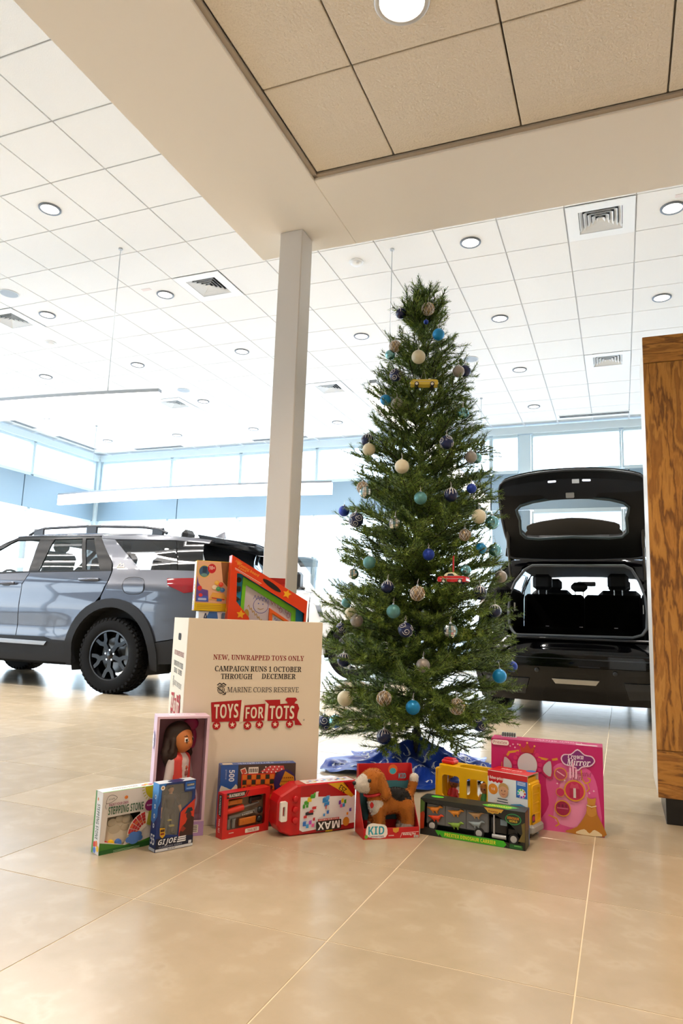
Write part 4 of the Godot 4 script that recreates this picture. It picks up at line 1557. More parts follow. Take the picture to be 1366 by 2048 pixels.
	rf.panel(pv([-0.62, 0.42, 0.62, 0.42, 0.62, 2.45, -0.62, 2.45]), func(q: Vector2) -> Vector3: return Vector3(q.x, 1.53 + 0.05 * sin(PI * clampf((q.y - 0.2) / 2.6, 0.0, 1.0)) - 0.03 * pow(q.x / 0.62, 2.0), -q.y), 0.16, 0.02, Vector3.UP)
	put(rf, "roof", body, t)
	var hl := MB.new()
	hl.panel(pv([-0.58, 0.42, 0.58, 0.42, 0.58, 2.4, -0.58, 2.4]), func(q: Vector2) -> Vector3: return Vector3(q.x, 1.475 - 0.03 * pow(q.x / 0.62, 2.0), -q.y), 0.2, 0.0, Vector3.DOWN)
	put(hl, "headlining", paint("55544f", 0.9), t)
	var ws := MB.new()
	ws.panel(pv([-0.60, 0.0, 0.60, 0.0, 0.72, 1.0, -0.72, 1.0]), func(q: Vector2) -> Vector3: return Vector3(q.x, 1.53 - 0.52 * q.y, -2.45 - 0.9 * q.y), 0.2, 0.0, Vector3(0, 1, -1))
	put(ws, "windscreen", glass("1c2a2a", 0.2, 0.0), t)
	var bo := MB.new()
	bo.panel(pv([-0.78, 3.35, 0.78, 3.35, 0.66, 4.5, -0.66, 4.5]), func(q: Vector2) -> Vector3: return Vector3(q.x, 1.02 - 0.12 * pow((q.y - 3.35) / 1.15, 2.0), -q.y), 0.2, 0.02, Vector3.UP)
	put(bo, "bonnet", body, t)
	var fb := MB.new()
	fb.panel(pv([-0.78, 0.3, 0.78, 0.3, 0.70, 0.9, -0.70, 0.9]), func(q: Vector2) -> Vector3: return Vector3(q.x, q.y, -4.56 + 0.1 * pow(q.x / 0.8, 2.0)), 0.2, 0.05, Vector3.FORWARD)
	put(fb, "front_bumper", body, t)
	# boot: floor, side trim, seat backs with headrests, front seats beyond
	var bf := MB.new()
	bf.box(Vector3(0, 0.70, -0.75), Vector3(1.16, 0.06, 1.0), 0.01)
	bf.box(Vector3(0, 0.60, -2.0), Vector3(1.5, 0.5, 2.4), 0.02)
	put(bf, "boot_floor", felt, t)
	for sg in [-1.0, 1.0]:
		var p := MB.new()
		p.box(Vector3(sg * 0.66, 0.95, -0.74), Vector3(0.14, 0.56, 1.0), 0.04)
		put(p, "side_trim", felt, t)
		var stc := MB.new()
		stc.box(Vector3(sg * 0.583, 1.035, -0.45), Vector3(0.004, 0.08, 0.09), 0.001)
		var so := put(stc, "warning_sticker", paint("e9e4d4", 0.6), t)
		so.set_meta("label", "pale warning sticker with a yellow edge")
	# the rear seat back: two parts with three headrests
	for q in [[-0.28, 0.62], [0.315, 0.565]]:
		var p := MB.new()
		p.at(Transform3D(Basis(Vector3.RIGHT, -0.22), Vector3(q[0], 0.72, -1.22)))
		p.box(Vector3(0, 0.24, 0), Vector3(q[1], 0.50, 0.12), 0.03)
		put(p, "seat_back", felt, t)
	var hr := paint("15171b", 0.6)
	for q in [[-0.40, 1.335, 0.20, 0.17], [-0.02, 1.285, 0.17, 0.10], [0.37, 1.345, 0.21, 0.17]]:
		var p := MB.new()
		p.box(Vector3(q[0], q[1], -1.30), Vector3(q[2], q[3], 0.10), 0.035)
		put(p, "headrest", hr, t)
		var rd := MB.new()
		for sg in [-0.04, 0.04]:
			rd.cyl(Vector3(q[0] + sg, q[1] - q[3] / 2 - 0.06, -1.30), Vector3(q[0] + sg, q[1] - q[3] / 2 + 0.02, -1.30), 0.006, 0.006, 6)
		put(rd, "headrest_rod", paint("c9ccd0", 0.2, 0.9), t)
	for sx in [-0.38, 0.38]:
		var p := MB.new()
		p.at(Transform3D(Basis(Vector3.RIGHT, -0.2), Vector3(sx, 0.75, -2.05)))
		p.box(Vector3(0, 0.28, 0), Vector3(0.46, 0.56, 0.12), 0.05)
		p.box(Vector3(0, 0.62, 0), Vector3(0.24, 0.16, 0.09), 0.04)
		put(p, "front_seat", hr, t)
	var mi := MB.new()
	mi.box(Vector3(0.0, 1.40, -2.55), Vector3(0.22, 0.06, 0.03), 0.012)
	put(mi, "mirror", hr, t)
	for k in 3:
		var p := MB.new()
		p.box(Vector3(-0.34 + 0.34 * k, 0.86, -1.145), Vector3(0.036, 0.006, 0.006), 0.001)
		put(p, "tether_anchor", paint("b9bcc0", 0.4, 0.5), t)
	# raised tailgate: a shell hinged at the roof, seen from its inner side
	var g := Node3D.new()
	g.name = "tailgate"
	t.add_child(g)
	# gate surface: a runs across, b from hinge (0) to tip (1)
	var gf := func(o: float) -> Callable: return func(q: Vector2) -> Vector3:
		var b := q.y
		var y := 1.50 + 0.72 * b - 0.04 * pow(q.x / 0.6, 2.0) * b
		var z := -0.28 + 0.58 * b + 0.14 * sin(PI * b) - 0.05 * pow(absf(q.x) / 0.6, 2.5)
		return Vector3(q.x, y, z) + Vector3(0, -0.6, 0.78).normalized() * o
	var outl := smooth(pv([-0.545, 0.0, 0.545, 0.0, 0.60, 0.20, 0.625, 0.60, 0.615, 0.92, 0.45, 0.985, 0.15, 1.0, -0.15, 1.0, -0.45, 0.985, -0.615, 0.92, -0.625, 0.60, -0.60, 0.20]), 3)
	var glassp := smooth(pv([-0.42, 0.24, 0.0, 0.235, 0.42, 0.24, 0.455, 0.45, 0.44, 0.62, 0.0, 0.68, -0.44, 0.62, -0.455, 0.45]), 3)
	var holed := MB.holed(outl, glassp)
	var sh := MB.new()
	sh.panel(holed, gf.call(-0.05), 0.09, 0.0, Vector3(0, 0.6, -0.78))
	put(sh, "outer_skin", body, g)
	var inn := MB.new()
	inn.panel(holed, gf.call(0.0), 0.09, 0.05, Vector3(0, -0.6, 0.78))
	put(inn, "inner_trim", paint("08090b", 0.4, 0.0, 0.3), g)
	var gg := MB.new()
	gg.panel(glassp, gf.call(-0.03), 0.1, 0.0, Vector3(0, -0.6, 0.78))
	put(gg, "rear_window", glass("0c1a1c", 0.35, 0.0), g)
	for rim in [[outl, 0.012, "edge_seal", "2a2d33"], [glassp, 0.014, "window_seal", "1b2e33"]]:
		var p := MB.new()
		var lp := []
		for k in rim[0].size() + 1:
			lp.append(gf.call(0.004).call(rim[0][k % rim[0].size()]))
		p.tube(lp, rim[1], 6)
		put(p, rim[2], paint(rim[3], 0.4), g)
	# inner panel near the tip with grip, two lamps, latch and sticker
	var ip := MB.new()
	ip.panel(smooth(pv([-0.56, 0.90, -0.54, 0.78, -0.25, 0.74, -0.18, 0.68, 0.18, 0.68, 0.25, 0.74, 0.54, 0.78, 0.56, 0.90]), 3), gf.call(0.03), 0.09, 0.03, Vector3(0, -0.6, 0.78))
	put(ip, "latch_panel", paint("16181c", 0.4, 0.0, 0.3), g)
	for q in [[-0.15, 0.895], [0.14, 0.895]]:
		var p := MB.new()
		p.panel(MB.rounded(q[0] - 0.035, q[1] - 0.012, q[0] + 0.035, q[1] + 0.012, 0.008), gf.call(0.036), 0.1, 0.006, Vector3(0, -0.6, 0.78))
		put(p, "courtesy_lamp", glow("e8eefc", 1.2), g)
	var la := MB.new()
	la.panel(MB.rounded(-0.035, 0.70, 0.035, 0.76, 0.008), gf.call(0.05), 0.1, 0.02, Vector3(0, -0.6, 0.78))
	put(la, "latch", paint("9a9da1", 0.3, 0.7), g)
	var stk := MB.new()
	stk.panel(MB.rounded(0.02, 0.86, 0.08, 0.91, 0.004), gf.call(0.034), 0.1, 0.002, Vector3(0, -0.6, 0.78))
	put(stk, "sticker", paint("c9cdd2", 0.6), g)
	var wp := MB.new()
	wp.panel(smooth(pv([-0.36, 0.27, 0.36, 0.27, 0.40, 0.33, 0.36, 0.40, 0.0, 0.45, -0.36, 0.40, -0.40, 0.33]), 3), gf.call(0.012), 0.1, 0.01, Vector3(0, -0.6, 0.78))
	put(wp, "wiper_cover", paint("0c0d0f", 0.4), g)
	for sg in [-1.0, 1.0]:
		var p := MB.new()
		p.cyl(Vector3(sg * 0.60, 1.30, -0.30), Vector3(sg * 0.585, 1.86, 0.05), 0.012, 0.012, 8)
		p.cyl(Vector3(sg * 0.592, 1.58, -0.125), Vector3(sg * 0.585, 1.88, 0.06), 0.018, 0.018, 8)
		put(p, "gas_strut", paint("15161a", 0.3), t)
	var un := MB.new()
	un.box(Vector3(0, 0.33, -2.2), Vector3(1.3, 0.16, 3.9), 0.02)
	put(un, "underbody", dark, t)

const TRW := [[0.35, 0.93], [0.6, 0.985], [1.0, 1.0], [1.25, 0.96], [1.30, 0.93], [1.6, 0.84], [1.86, 0.74], [1.96, 0.62]]
func truck_w(u: float, y: float) -> float:
	var w := table(TRW, y)
	if u > 5.2:
		w -= 0.10 * pow((u - 5.2) / 0.7, 2.0)
	return w

func white_truck() -> void:
	# local x forward, tail at 0; stands side-on facing right
	var t := thing("pickup_truck", "white crew-cab pickup truck parked behind the grey column and the tree", "car", Vector3(-8.62, 0, -10.6))
	var body := car_paint("dfe1e2", 0.25)
	var black := paint("101114", 0.3)
	var dark := paint("0a0a0b", 0.9)
	for sg in [-1.0, 1.0]:
		var fo := func(o: float) -> Callable: return func(q: Vector2) -> Vector3: return Vector3(q.x, q.y, sg * (truck_w(q.x, q.y) + o))
		var out := Vector3(0, 0, sg)
		var add := func(called: String, poly: Array, m: Material, off := 0.0, thick := 0.014) -> void:
			var mb := MB.new()
			mb.panel(pv(poly), fo.call(off), 0.12, thick, out)
			put(mb, called, m, t)
		add.call("bed_side", [0.05, 0.60, 0.62, 0.58] + arch(1.15, 0.42, 0.52, 162, 18) + [1.72, 0.50, 1.98, 0.50, 1.98, 1.35, 0.05, 1.35], body)
		add.call("door", [2.0, 0.48, 3.06, 0.48, 3.06, 1.27, 2.0, 1.29], body)
		add.call("door", [3.075, 0.48, 4.20, 0.48, 4.25, 0.9, 4.25, 1.25, 3.075, 1.27], body)
		add.call("front_fender", [4.265, 0.50, 4.46, 0.48] + arch(4.98, 0.42, 0.52, 172, 10) + [5.55, 0.55, 5.82, 0.60, 5.84, 1.10, 5.2, 1.19, 4.6, 1.24, 4.265, 1.25], body)
		add.call("fender_vent", [4.30, 1.20, 4.47, 1.19, 4.44, 1.10, 4.50, 0.92, 4.44, 0.90, 4.36, 1.08, 4.30, 1.12], paint("aab0b6", 0.2, 0.7), 0.012)
		add.call("sill", [1.75, 0.50, 4.44, 0.47, 4.42, 0.34, 1.76, 0.34], black, -0.01, 0.05)
		add.call("side_window", [3.12, 1.30, 4.18, 1.28, 3.75, 1.78, 3.14, 1.82], glass("0c1412", 0.7, 0.0), -0.01, 0.0)
		add.call("side_window", [2.12, 1.32, 3.03, 1.30, 3.03, 1.82, 2.3, 1.80], glass("0b0d10", 0.7, 0.0), -0.01, 0.0)
		for pl in [[3.02, 1.29, 3.13, 1.28, 3.15, 1.84, 3.02, 1.84], [4.17, 1.27, 4.36, 1.25, 3.86, 1.82, 3.74, 1.80], [2.0, 1.31, 2.14, 1.31, 2.31, 1.82, 2.08, 1.82], [2.08, 1.81, 3.84, 1.79, 3.78, 1.86, 3.2, 1.90, 2.2, 1.88]]:
			add.call("pillar", pl, body, 0.0)
		for cx in [1.15, 4.98]:
			add.call("arch_trim", arch(cx, 0.42, 0.53, 190, -10, 20) + arch(cx, 0.42, 0.46, -10, 190, 20), body, 0.015, 0.03)
			wheel(t, Vector3(cx, 0.41, sg * 0.86), 0.41, 0.27, paint("b9bdc1", 0.25, 0.8), sg, 6, false)
			var wl := MB.new()
			wl.at(Transform3D(Basis(), Vector3(cx, 0.42, sg * 0.70)))
			for k in 18:
				var a0 := deg_to_rad(lerpf(-15, 195, k / 18.0))
				var a1 := deg_to_rad(lerpf(-15, 195, (k + 1) / 18.0))
				wl.quad(Vector3(cos(a0), sin(a0), 0) * 0.465 + Vector3(0, 0, sg * 0.27), Vector3(cos(a1), sin(a1), 0) * 0.465 + Vector3(0, 0, sg * 0.27), Vector3(cos(a1), sin(a1), 0) * 0.465 - Vector3(0, 0, sg * 0.2), Vector3(cos(a0), sin(a0), 0) * 0.465 - Vector3(0, 0, sg * 0.2), Vector3(-cos(a0), -sin(a0), 0))
			put(wl, "wheel_well", dark, t)
		var mi := MB.new()
		mi.box(Vector3(4.12, 1.42, sg * 1.12), Vector3(0.12, 0.26, 0.18), 0.04)
		mi.box(Vector3(4.12, 1.32, sg * 1.0), Vector3(0.06, 0.05, 0.2), 0.02)
		put(mi, "wing_mirror", black, t)
		var hl := MB.new()
		hl.panel(pv([5.62, 1.08, 5.85, 1.06, 5.85, 0.80, 5.66, 0.82]), fo.call(0.008), 0.1, 0.02, out)
		put(hl, "headlamp", paint("c6ccd1", 0.06, 0.5), t)
	for r in [["roof", [2.15, -0.66, 3.82, -0.64, 3.82, 0.64, 2.15, 0.66], func(q: Vector2) -> Vector3: return Vector3(q.x, 1.93 - 0.05 * pow(q.y / 0.65, 2.0) - 0.05 * pow((q.x - 2.9) / 0.9, 4.0), q.y), body, Vector3.UP], ["bonnet", [4.30, -0.88, 5.80, -0.84, 5.80, 0.84, 4.30, 0.88], func(q: Vector2) -> Vector3: return Vector3(q.x, 1.27 - 0.09 * pow((q.x - 4.3) / 1.5, 2.0) - 0.04 * pow(q.y / 0.88, 2.0) + 0.03 * exp(-pow(q.y / 0.3, 2.0)), q.y), body, Vector3.UP], ["windscreen", [3.82, -0.66, 4.42, -0.80, 4.42, 0.80, 3.82, 0.66], func(q: Vector2) -> Vector3: return Vector3(q.x, 1.90 - 1.05 * (q.x - 3.82), q.y), glass("1c2b28", 0.6, 0.0), Vector3(1, 1, 0)], ["bed_floor", [0.1, -0.8, 1.95, -0.8, 1.95, 0.8, 0.1, 0.8], func(q: Vector2) -> Vector3: return Vector3(q.x, 0.80, q.y), black, Vector3.UP]]:
		var p := MB.new()
		p.panel(pv(r[1]), r[2], 0.2, 0.02 if r[0] != "windscreen" else 0.0, r[4])
		put(p, r[0], r[3], t)
	for r in [["front_grille", [-0.70, 0.72, 0.70, 0.72, 0.72, 1.12, -0.72, 1.12], 5.88, paint("35383c", 0.3, 0.4)], ["front_bumper", [-0.95, 0.42, 0.95, 0.42, 0.95, 0.70, -0.95, 0.70], 5.92, paint("c9cdd0", 0.2, 0.8)]]:
		var p := MB.new()
		p.panel(pv(r[1]), func(q: Vector2) -> Vector3: return Vector3(r[2] - 0.10 * pow(q.x / 0.95, 2.0), q.y, q.x), 0.2, 0.06, Vector3.RIGHT)
		put(p, r[0], r[3], t)
	var tg := MB.new()
	tg.box(Vector3(0.04, 0.98, 0), Vector3(0.05, 0.72, 1.6), 0.01)
	tg.box(Vector3(1.98, 1.05, 0), Vector3(0.05, 0.62, 1.7), 0.01)
	put(tg, "tailgate", body, t)
	var cw := MB.new()
	cw.box(Vector3(2.06, 1.60, 0), Vector3(0.02, 0.42, 1.25), 0.005)
	put(cw, "cab_rear_window", paint("0c0e12", 0.08), t)
	var tub := MB.new()
	tub.box(Vector3(3.15, 0.80, 0), Vector3(2.2, 0.7, 1.7), 0.02)
	tub.box(Vector3(2.9, 0.50, 0), Vector3(5.6, 0.22, 0.9), 0.02)
	tub.box(Vector3(5.1, 0.85, 0), Vector3(1.3, 0.5, 1.3), 0.02)
	put(tub, "cabin_tub", dark, t)
	for q in [[3.5, 0.42], [3.5, -0.42], [2.6, 0.42], [2.6, -0.42]]:
		car_seat(t, Vector3(q[0], 1.0, q[1]), paint("22262a", 0.7))
# ---------------------------------------------------------------- cabinet, carton and toys
func F_front(z := 0.0004) -> Transform3D: return Transform3D(Basis(), Vector3(0, 0, z))
func F_left(d: float) -> Transform3D: return Transform3D(Basis(Vector3(0, 0, 1), Vector3(0, 1, 0), Vector3(-1, 0, 0)), Vector3(-0.0004, 0, -d))
func F_right(w: float) -> Transform3D: return Transform3D(Basis(Vector3(0, 0, -1), Vector3(0, 1, 0), Vector3(1, 0, 0)), Vector3(w + 0.0004, 0, 0))
func F_top(h: float) -> Transform3D: return Transform3D(Basis(Vector3(1, 0, 0), Vector3(0, 0, -1), Vector3(0, 1, 0)), Vector3(0, h + 0.0004, 0))

func toy(called: String, label: String, category: String, x: float, z: float, deg: float, group := "") -> Node3D:
	return thing(called, label, category, Vector3(x, 0.0, z), deg_to_rad(deg), group)

func solid(t: Node3D, called: String, w: float, h: float, d: float, m: Material, b := 0.0015) -> MeshInstance3D:
	var mb := MB.new()
	mb.box(Vector3(w / 2, h / 2, -d / 2), Vector3(w, h, d), b)
	return put(mb, called, m, t)

# an open box of thin board: front with a window cut into it, sides, top, bottom and back
func window_box(t: Node3D, w: float, h: float, d: float, hole: PackedVector2Array, m: Material, inner: Material) -> void:
	var th := 0.0016
	var f := MB.new()
	f.at(Transform3D(Basis(), Vector3(0, 0, -th)))
	f.frame(pv([0, 0, w, 0, w, h, 0, h]), hole, th)
	put(f, "front_panel", m, t)
	for s in [["side_panel", Vector3(th / 2, h / 2, -d / 2 - th / 2), Vector3(th, h, d - th)], ["side_panel", Vector3(w - th / 2, h / 2, -d / 2 - th / 2), Vector3(th, h, d - th)], ["top_panel", Vector3(w / 2, h - th / 2, -d / 2 - th / 2), Vector3(w - 2 * th, th, d - th)], ["bottom_panel", Vector3(w / 2, th / 2, -d / 2 - th / 2), Vector3(w - 2 * th, th, d - th)]]:
		var p := MB.new()
		p.box(s[1], s[2], 0.0003)
		put(p, s[0], m, t)
	var bk := MB.new()
	bk.box(Vector3(w / 2, h / 2, -d + th), Vector3(w - 2 * th, h - 2 * th, th), 0.0)
	put(bk, "back_panel", inner, t)

func film(t: Node3D, hole: PackedVector2Array, z := -0.0025) -> void:
	var f := MB.new()
	f.at(Transform3D(Basis(), Vector3(0, 0, z)))
	f.prism(hole, 0.0003)
	put(f, "window_film", glass("ffffff", 0.04, 0.02), t)

func wood(vertical: bool) -> StandardMaterial3D:
	var m := StandardMaterial3D.new()
	var fn := FastNoiseLite.new()
	fn.seed = 21
	fn.frequency = 0.012
	fn.fractal_octaves = 5
	fn.domain_warp_enabled = true
	fn.domain_warp_amplitude = 26.0
	fn.domain_warp_frequency = 0.012
	var tx := NoiseTexture2D.new()
	tx.width = 1024
	tx.height = 1024
	tx.seamless = true
	tx.noise = fn
	var g := Gradient.new()
	g.offsets = PackedFloat32Array([0.0, 0.22, 0.33, 0.42, 0.50, 0.56, 0.66, 0.74, 0.86, 1.0])
	g.colors = PackedColorArray([Color("7d5122"), Color("a06a2c"), Color("8a5a26"), Color("b9833c"), Color("ad7733"), Color("68401a"), Color("b47c37"), Color("97642a"), Color("c28d45"), Color("a06c2e")])
	tx.color_ramp = g
	m.albedo_texture = tx
	m.uv1_triplanar = true
	m.uv1_world_triplanar = true
	m.uv1_scale = Vector3(0.75, 0.13, 0.75) if vertical else Vector3(0.13, 0.75, 0.75)
	m.uv1_offset = Vector3(0.15, 0.3, 0.1)
	m.roughness = 0.35
	m.resource_name = "veneer"
	return m

func build_cabinet() -> void:
	var t := thing("display_cabinet", "tall cabinet framed in figured brown wood veneer on a black plinth", "cabinet", Vector3(0.13, 0, -3.47))
	var d := 0.50
	var W := 1.30
	var H := 2.227
	var wv := wood(true)
	var wh := wood(false)
	for x in [0.10, W - 0.10]:
		var p := MB.new()
		p.box(Vector3(x, (0.31 + 2.095) / 2, -0.012), Vector3(0.20, 2.095 - 0.31 - 0.004, 0.024), 0.002)
		put(p, "stile", wv, t)
	var top := MB.new()
	top.box(Vector3(W / 2, (2.095 + H) / 2, -0.012), Vector3(W, H - 2.095, 0.026), 0.002)
	put(top, "top_rail", wh, t)
	var bot := MB.new()
	bot.box(Vector3(W / 2, (0.113 + 0.31) / 2, -0.012), Vector3(W, 0.31 - 0.113, 0.026), 0.002)
	put(bot, "bottom_rail", wh, t)
	var white := paint("eceae4", 0.35)
	for x in [0.006, W - 0.006]:
		var p := MB.new()
		p.box(Vector3(x, (0.113 + H) / 2, -0.026 - (d - 0.026) / 2), Vector3(0.012, H - 0.113, d - 0.026), 0.001)
		put(p, "side_panel", white, t)
	var bk := MB.new()
	bk.box(Vector3(W / 2, (0.113 + H) / 2, -d + 0.006), Vector3(W - 0.026, H - 0.12, 0.012), 0.001)
	put(bk, "back_panel", white, t)
	var tp := MB.new()
	tp.box(Vector3(W / 2, H - 0.008, -d / 2), Vector3(W - 0.026, 0.012, d - 0.06), 0.001)
	put(tp, "top_panel", white, t)
	var sh := MB.new()
	sh.box(Vector3(W / 2, 0.32, -d / 2), Vector3(W - 0.026, 0.02, d - 0.06), 0.001)
	put(sh, "shelf", paint("e8dfc6", 0.4), t)
	var pl := MB.new()
	pl.box(Vector3(W / 2, 0.056, -d / 2), Vector3(W - 0.06, 0.112, d - 0.06), 0.002)
	put(pl, "plinth", paint("0e0e0f", 0.3), t)

func build_carton() -> void:
	var t := toy("donation_carton", "large cream cardboard donation carton printed with red train lettering, open at the top", "carton", -1.647, -2.443, 41.6)
	var m := paint("e9dcc6", 0.8)
	var w := 0.58
	var h := 0.813
	var d := 0.50
	var th := 0.005
	for s in [["front_panel", Vector3(w / 2, h / 2, -th / 2), Vector3(w, h, th)], ["back_panel", Vector3(w / 2, h / 2, -d + th / 2), Vector3(w, h, th)], ["side_panel", Vector3(th / 2, h / 2, -d / 2), Vector3(th, h, d - 2 * th)], ["side_panel", Vector3(w - th / 2, h / 2, -d / 2), Vector3(th, h, d - 2 * th)], ["bottom_panel", Vector3(w / 2, 0.004, -d / 2), Vector3(w - 2 * th, 0.006, d - 2 * th)]]:
		var p := MB.new()
		p.box(s[1], s[2], 0.0012)
		put(p, s[0], m, t)
	var red := Color("b3161f")
	var drk := Color("8c1a20")
	var ink := Color("26211f")
	for face in [0, 1]:
		var a := MB.new()
		# the same print stands on the front and, squeezed, on the side
		a.at(F_front() if face == 0 else F_left(d) * Transform3D(Basis().scaled(Vector3(d / w, 1, 1)), Vector3.ZERO))
		a.write("NEW, UNWRAPPED TOYS ONLY", 0.305, 0.655, 0.39, 0.025, drk, serif_bold)
		a.write("CAMPAIGN RUNS 1 OCTOBER", 0.305, 0.611, 0.371, 0.022, ink, serif_bold)
		a.write("THROUGH", 0.212, 0.580, 0.132, 0.021, ink, serif_bold)
		a.write("DECEMBER", 0.392, 0.5815, 0.148, 0.021, ink, serif_bold)
		a.write("MARINE CORPS RESERVE", 0.329, 0.5265, 0.307, 0.021, ink, serif)
		# emblem: eagle over globe and anchor
		a.ink_line([Vector2(0.134, 0.545), Vector2(0.143, 0.552), Vector2(0.151, 0.547), Vector2(0.159, 0.552), Vector2(0.169, 0.545)], 0.004, ink)
		a.ink_line([Vector2(0.138, 0.540), Vector2(0.151, 0.543), Vector2(0.165, 0.540)], 0.003, ink)
		var globe := []
		var mer := []
		for k in 17:
			globe.append(Vector2(0.150 + 0.0135 * cos(TAU * k / 16), 0.525 + 0.0135 * sin(TAU * k / 16)))
			mer.append(Vector2(0.150 + 0.005 * cos(TAU * k / 16), 0.525 + 0.0135 * sin(TAU * k / 16)))
		a.ink_line(globe, 0.0022, ink)
		a.ink_line(mer, 0.0015, ink)
		a.ink_line([Vector2(0.137, 0.525), Vector2(0.163, 0.525)], 0.0015, ink)
		a.ink_line([Vector2(0.134, 0.536), Vector2(0.168, 0.510)], 0.003, ink)
		a.ink_line([Vector2(0.158, 0.507), Vector2(0.168, 0.508), Vector2(0.171, 0.517)], 0.003, ink)
		# train: two wagons, engine with funnel and cow-catcher, star wheels
		a.ink(pv([0.112, 0.476, 0.238, 0.485, 0.233, 0.400, 0.120, 0.398]), red)
		a.ink(pv([0.252, 0.463, 0.340, 0.470, 0.338, 0.402, 0.249, 0.398]), red)
		a.ink(pv([0.335, 0.484, 0.402, 0.486, 0.404, 0.468, 0.436, 0.470, 0.432, 0.478, 0.424, 0.484, 0.432, 0.494, 0.470, 0.494, 0.478, 0.484, 0.470, 0.478, 0.466, 0.470, 0.480, 0.468, 0.488, 0.450, 0.482, 0.430, 0.480, 0.410, 0.504, 0.380, 0.472, 0.382, 0.470, 0.400, 0.352, 0.400, 0.352, 0.468]), red)
		var cream := Color("efe3cd")
		a.ink(pv([0.238, 0.485, 0.250, 0.470, 0.247, 0.398, 0.234, 0.392]), cream)
		a.ink(pv([0.340, 0.478, 0.353, 0.468, 0.350, 0.400, 0.338, 0.395]), cream)
		for q in [[0.140, 0.384], [0.205, 0.387], [0.268, 0.382], [0.318, 0.386], [0.385, 0.386], [0.448, 0.386]]:
			a.ink_disc(q[0], q[1], 0.0165, 0.0165, red, 16)
			a.ink_star(q[0], q[1], 0.011, cream)
		a.write("TOYS", 0.176, 0.441, 0.100, 0.056, cream, bold, 0.03)
		a.write("FOR", 0.295, 0.434, 0.076, 0.046, cream, bold, 0.02)
		a.write("TOTS", 0.412, 0.434, 0.108, 0.054, cream, bold, 0.0)
		a.write("®", 0.510, 0.402, 0.008, 0.008, ink, sans)
		put(a, "printing", printed(0.8), t)
	# hand hole and small red arrow mark
	var hh := MB.new()
	hh.at(F_left(d))
	hh.ink(MB.rounded(0.20, 0.715, 0.30, 0.745, 0.012), Color("15110d"))
	put(hh, "hand_hole", printed(0.9), t)
	var mk := MB.new()
	mk.at(F_front())
	mk.ink_round(0.018, 0.128, 0.062, 0.180, 0.006, Color("5a1420"))
	mk.ink_line([Vector2(0.050, 0.168), Vector2(0.032, 0.154), Vector2(0.050, 0.140)], 0.006, Color("e9d3c9"))
	put(mk, "recycling_mark", printed(0.8), t)
	# ---- what is heaped in it
	var inner := toy("filler_box", "plain brown box inside the donation carton under the other toys", "box", -1.537, -2.658, 41.6)
	inner.position.y = 0.0075
	solid(inner, "box_body", 0.33, 0.44, 0.24, paint("b28a58", 0.8))
	drawing_board_box()
	dough_box()
	var wb := toy("toy_box", "white and blue toy box between the carton and the yellow dough kit", "box", -1.705, -2.60, 41.6)
	wb.position.y = 0.0075
	solid(wb, "box_body", 0.15, 0.836, 0.08, paint("e6e8ea", 0.5))
	var wa := MB.new()
	wa.at(F_front())
	wa.ink(pv([0.02, 0.78, 0.045, 0.835, 0.08, 0.835, 0.09, 0.78]), Color("3d6fb5"))
	wa.ink_round(0.10, 0.79, 0.145, 0.832, 0.006, Color("7a97bd"))
	wa.write("5", 0.122, 0.811, 0.018, 0.03, Color("f3f5f8"), bold)
	wa.write("A", 0.03, 0.813, 0.02, 0.03, Color("23345a"), bold)
	put(wa, "printing", printed(0.5), wb)
	var rb := toy("toy_box", "red toy box peeking out behind the orange drawing board box", "box", -1.45, -2.80, 30.0)
	rb.position = Vector3(-1.495, 0.449, -2.815)
	solid(rb, "box_body", 0.085, 0.557, 0.06, paint("c2281d", 0.5))
	var ra := MB.new()
	ra.at(F_front())
	ra.ink_rect(0.0, 0.53, 0.085, 0.557, Color("a51d14"))
	put(ra, "printing", printed(0.5), rb)

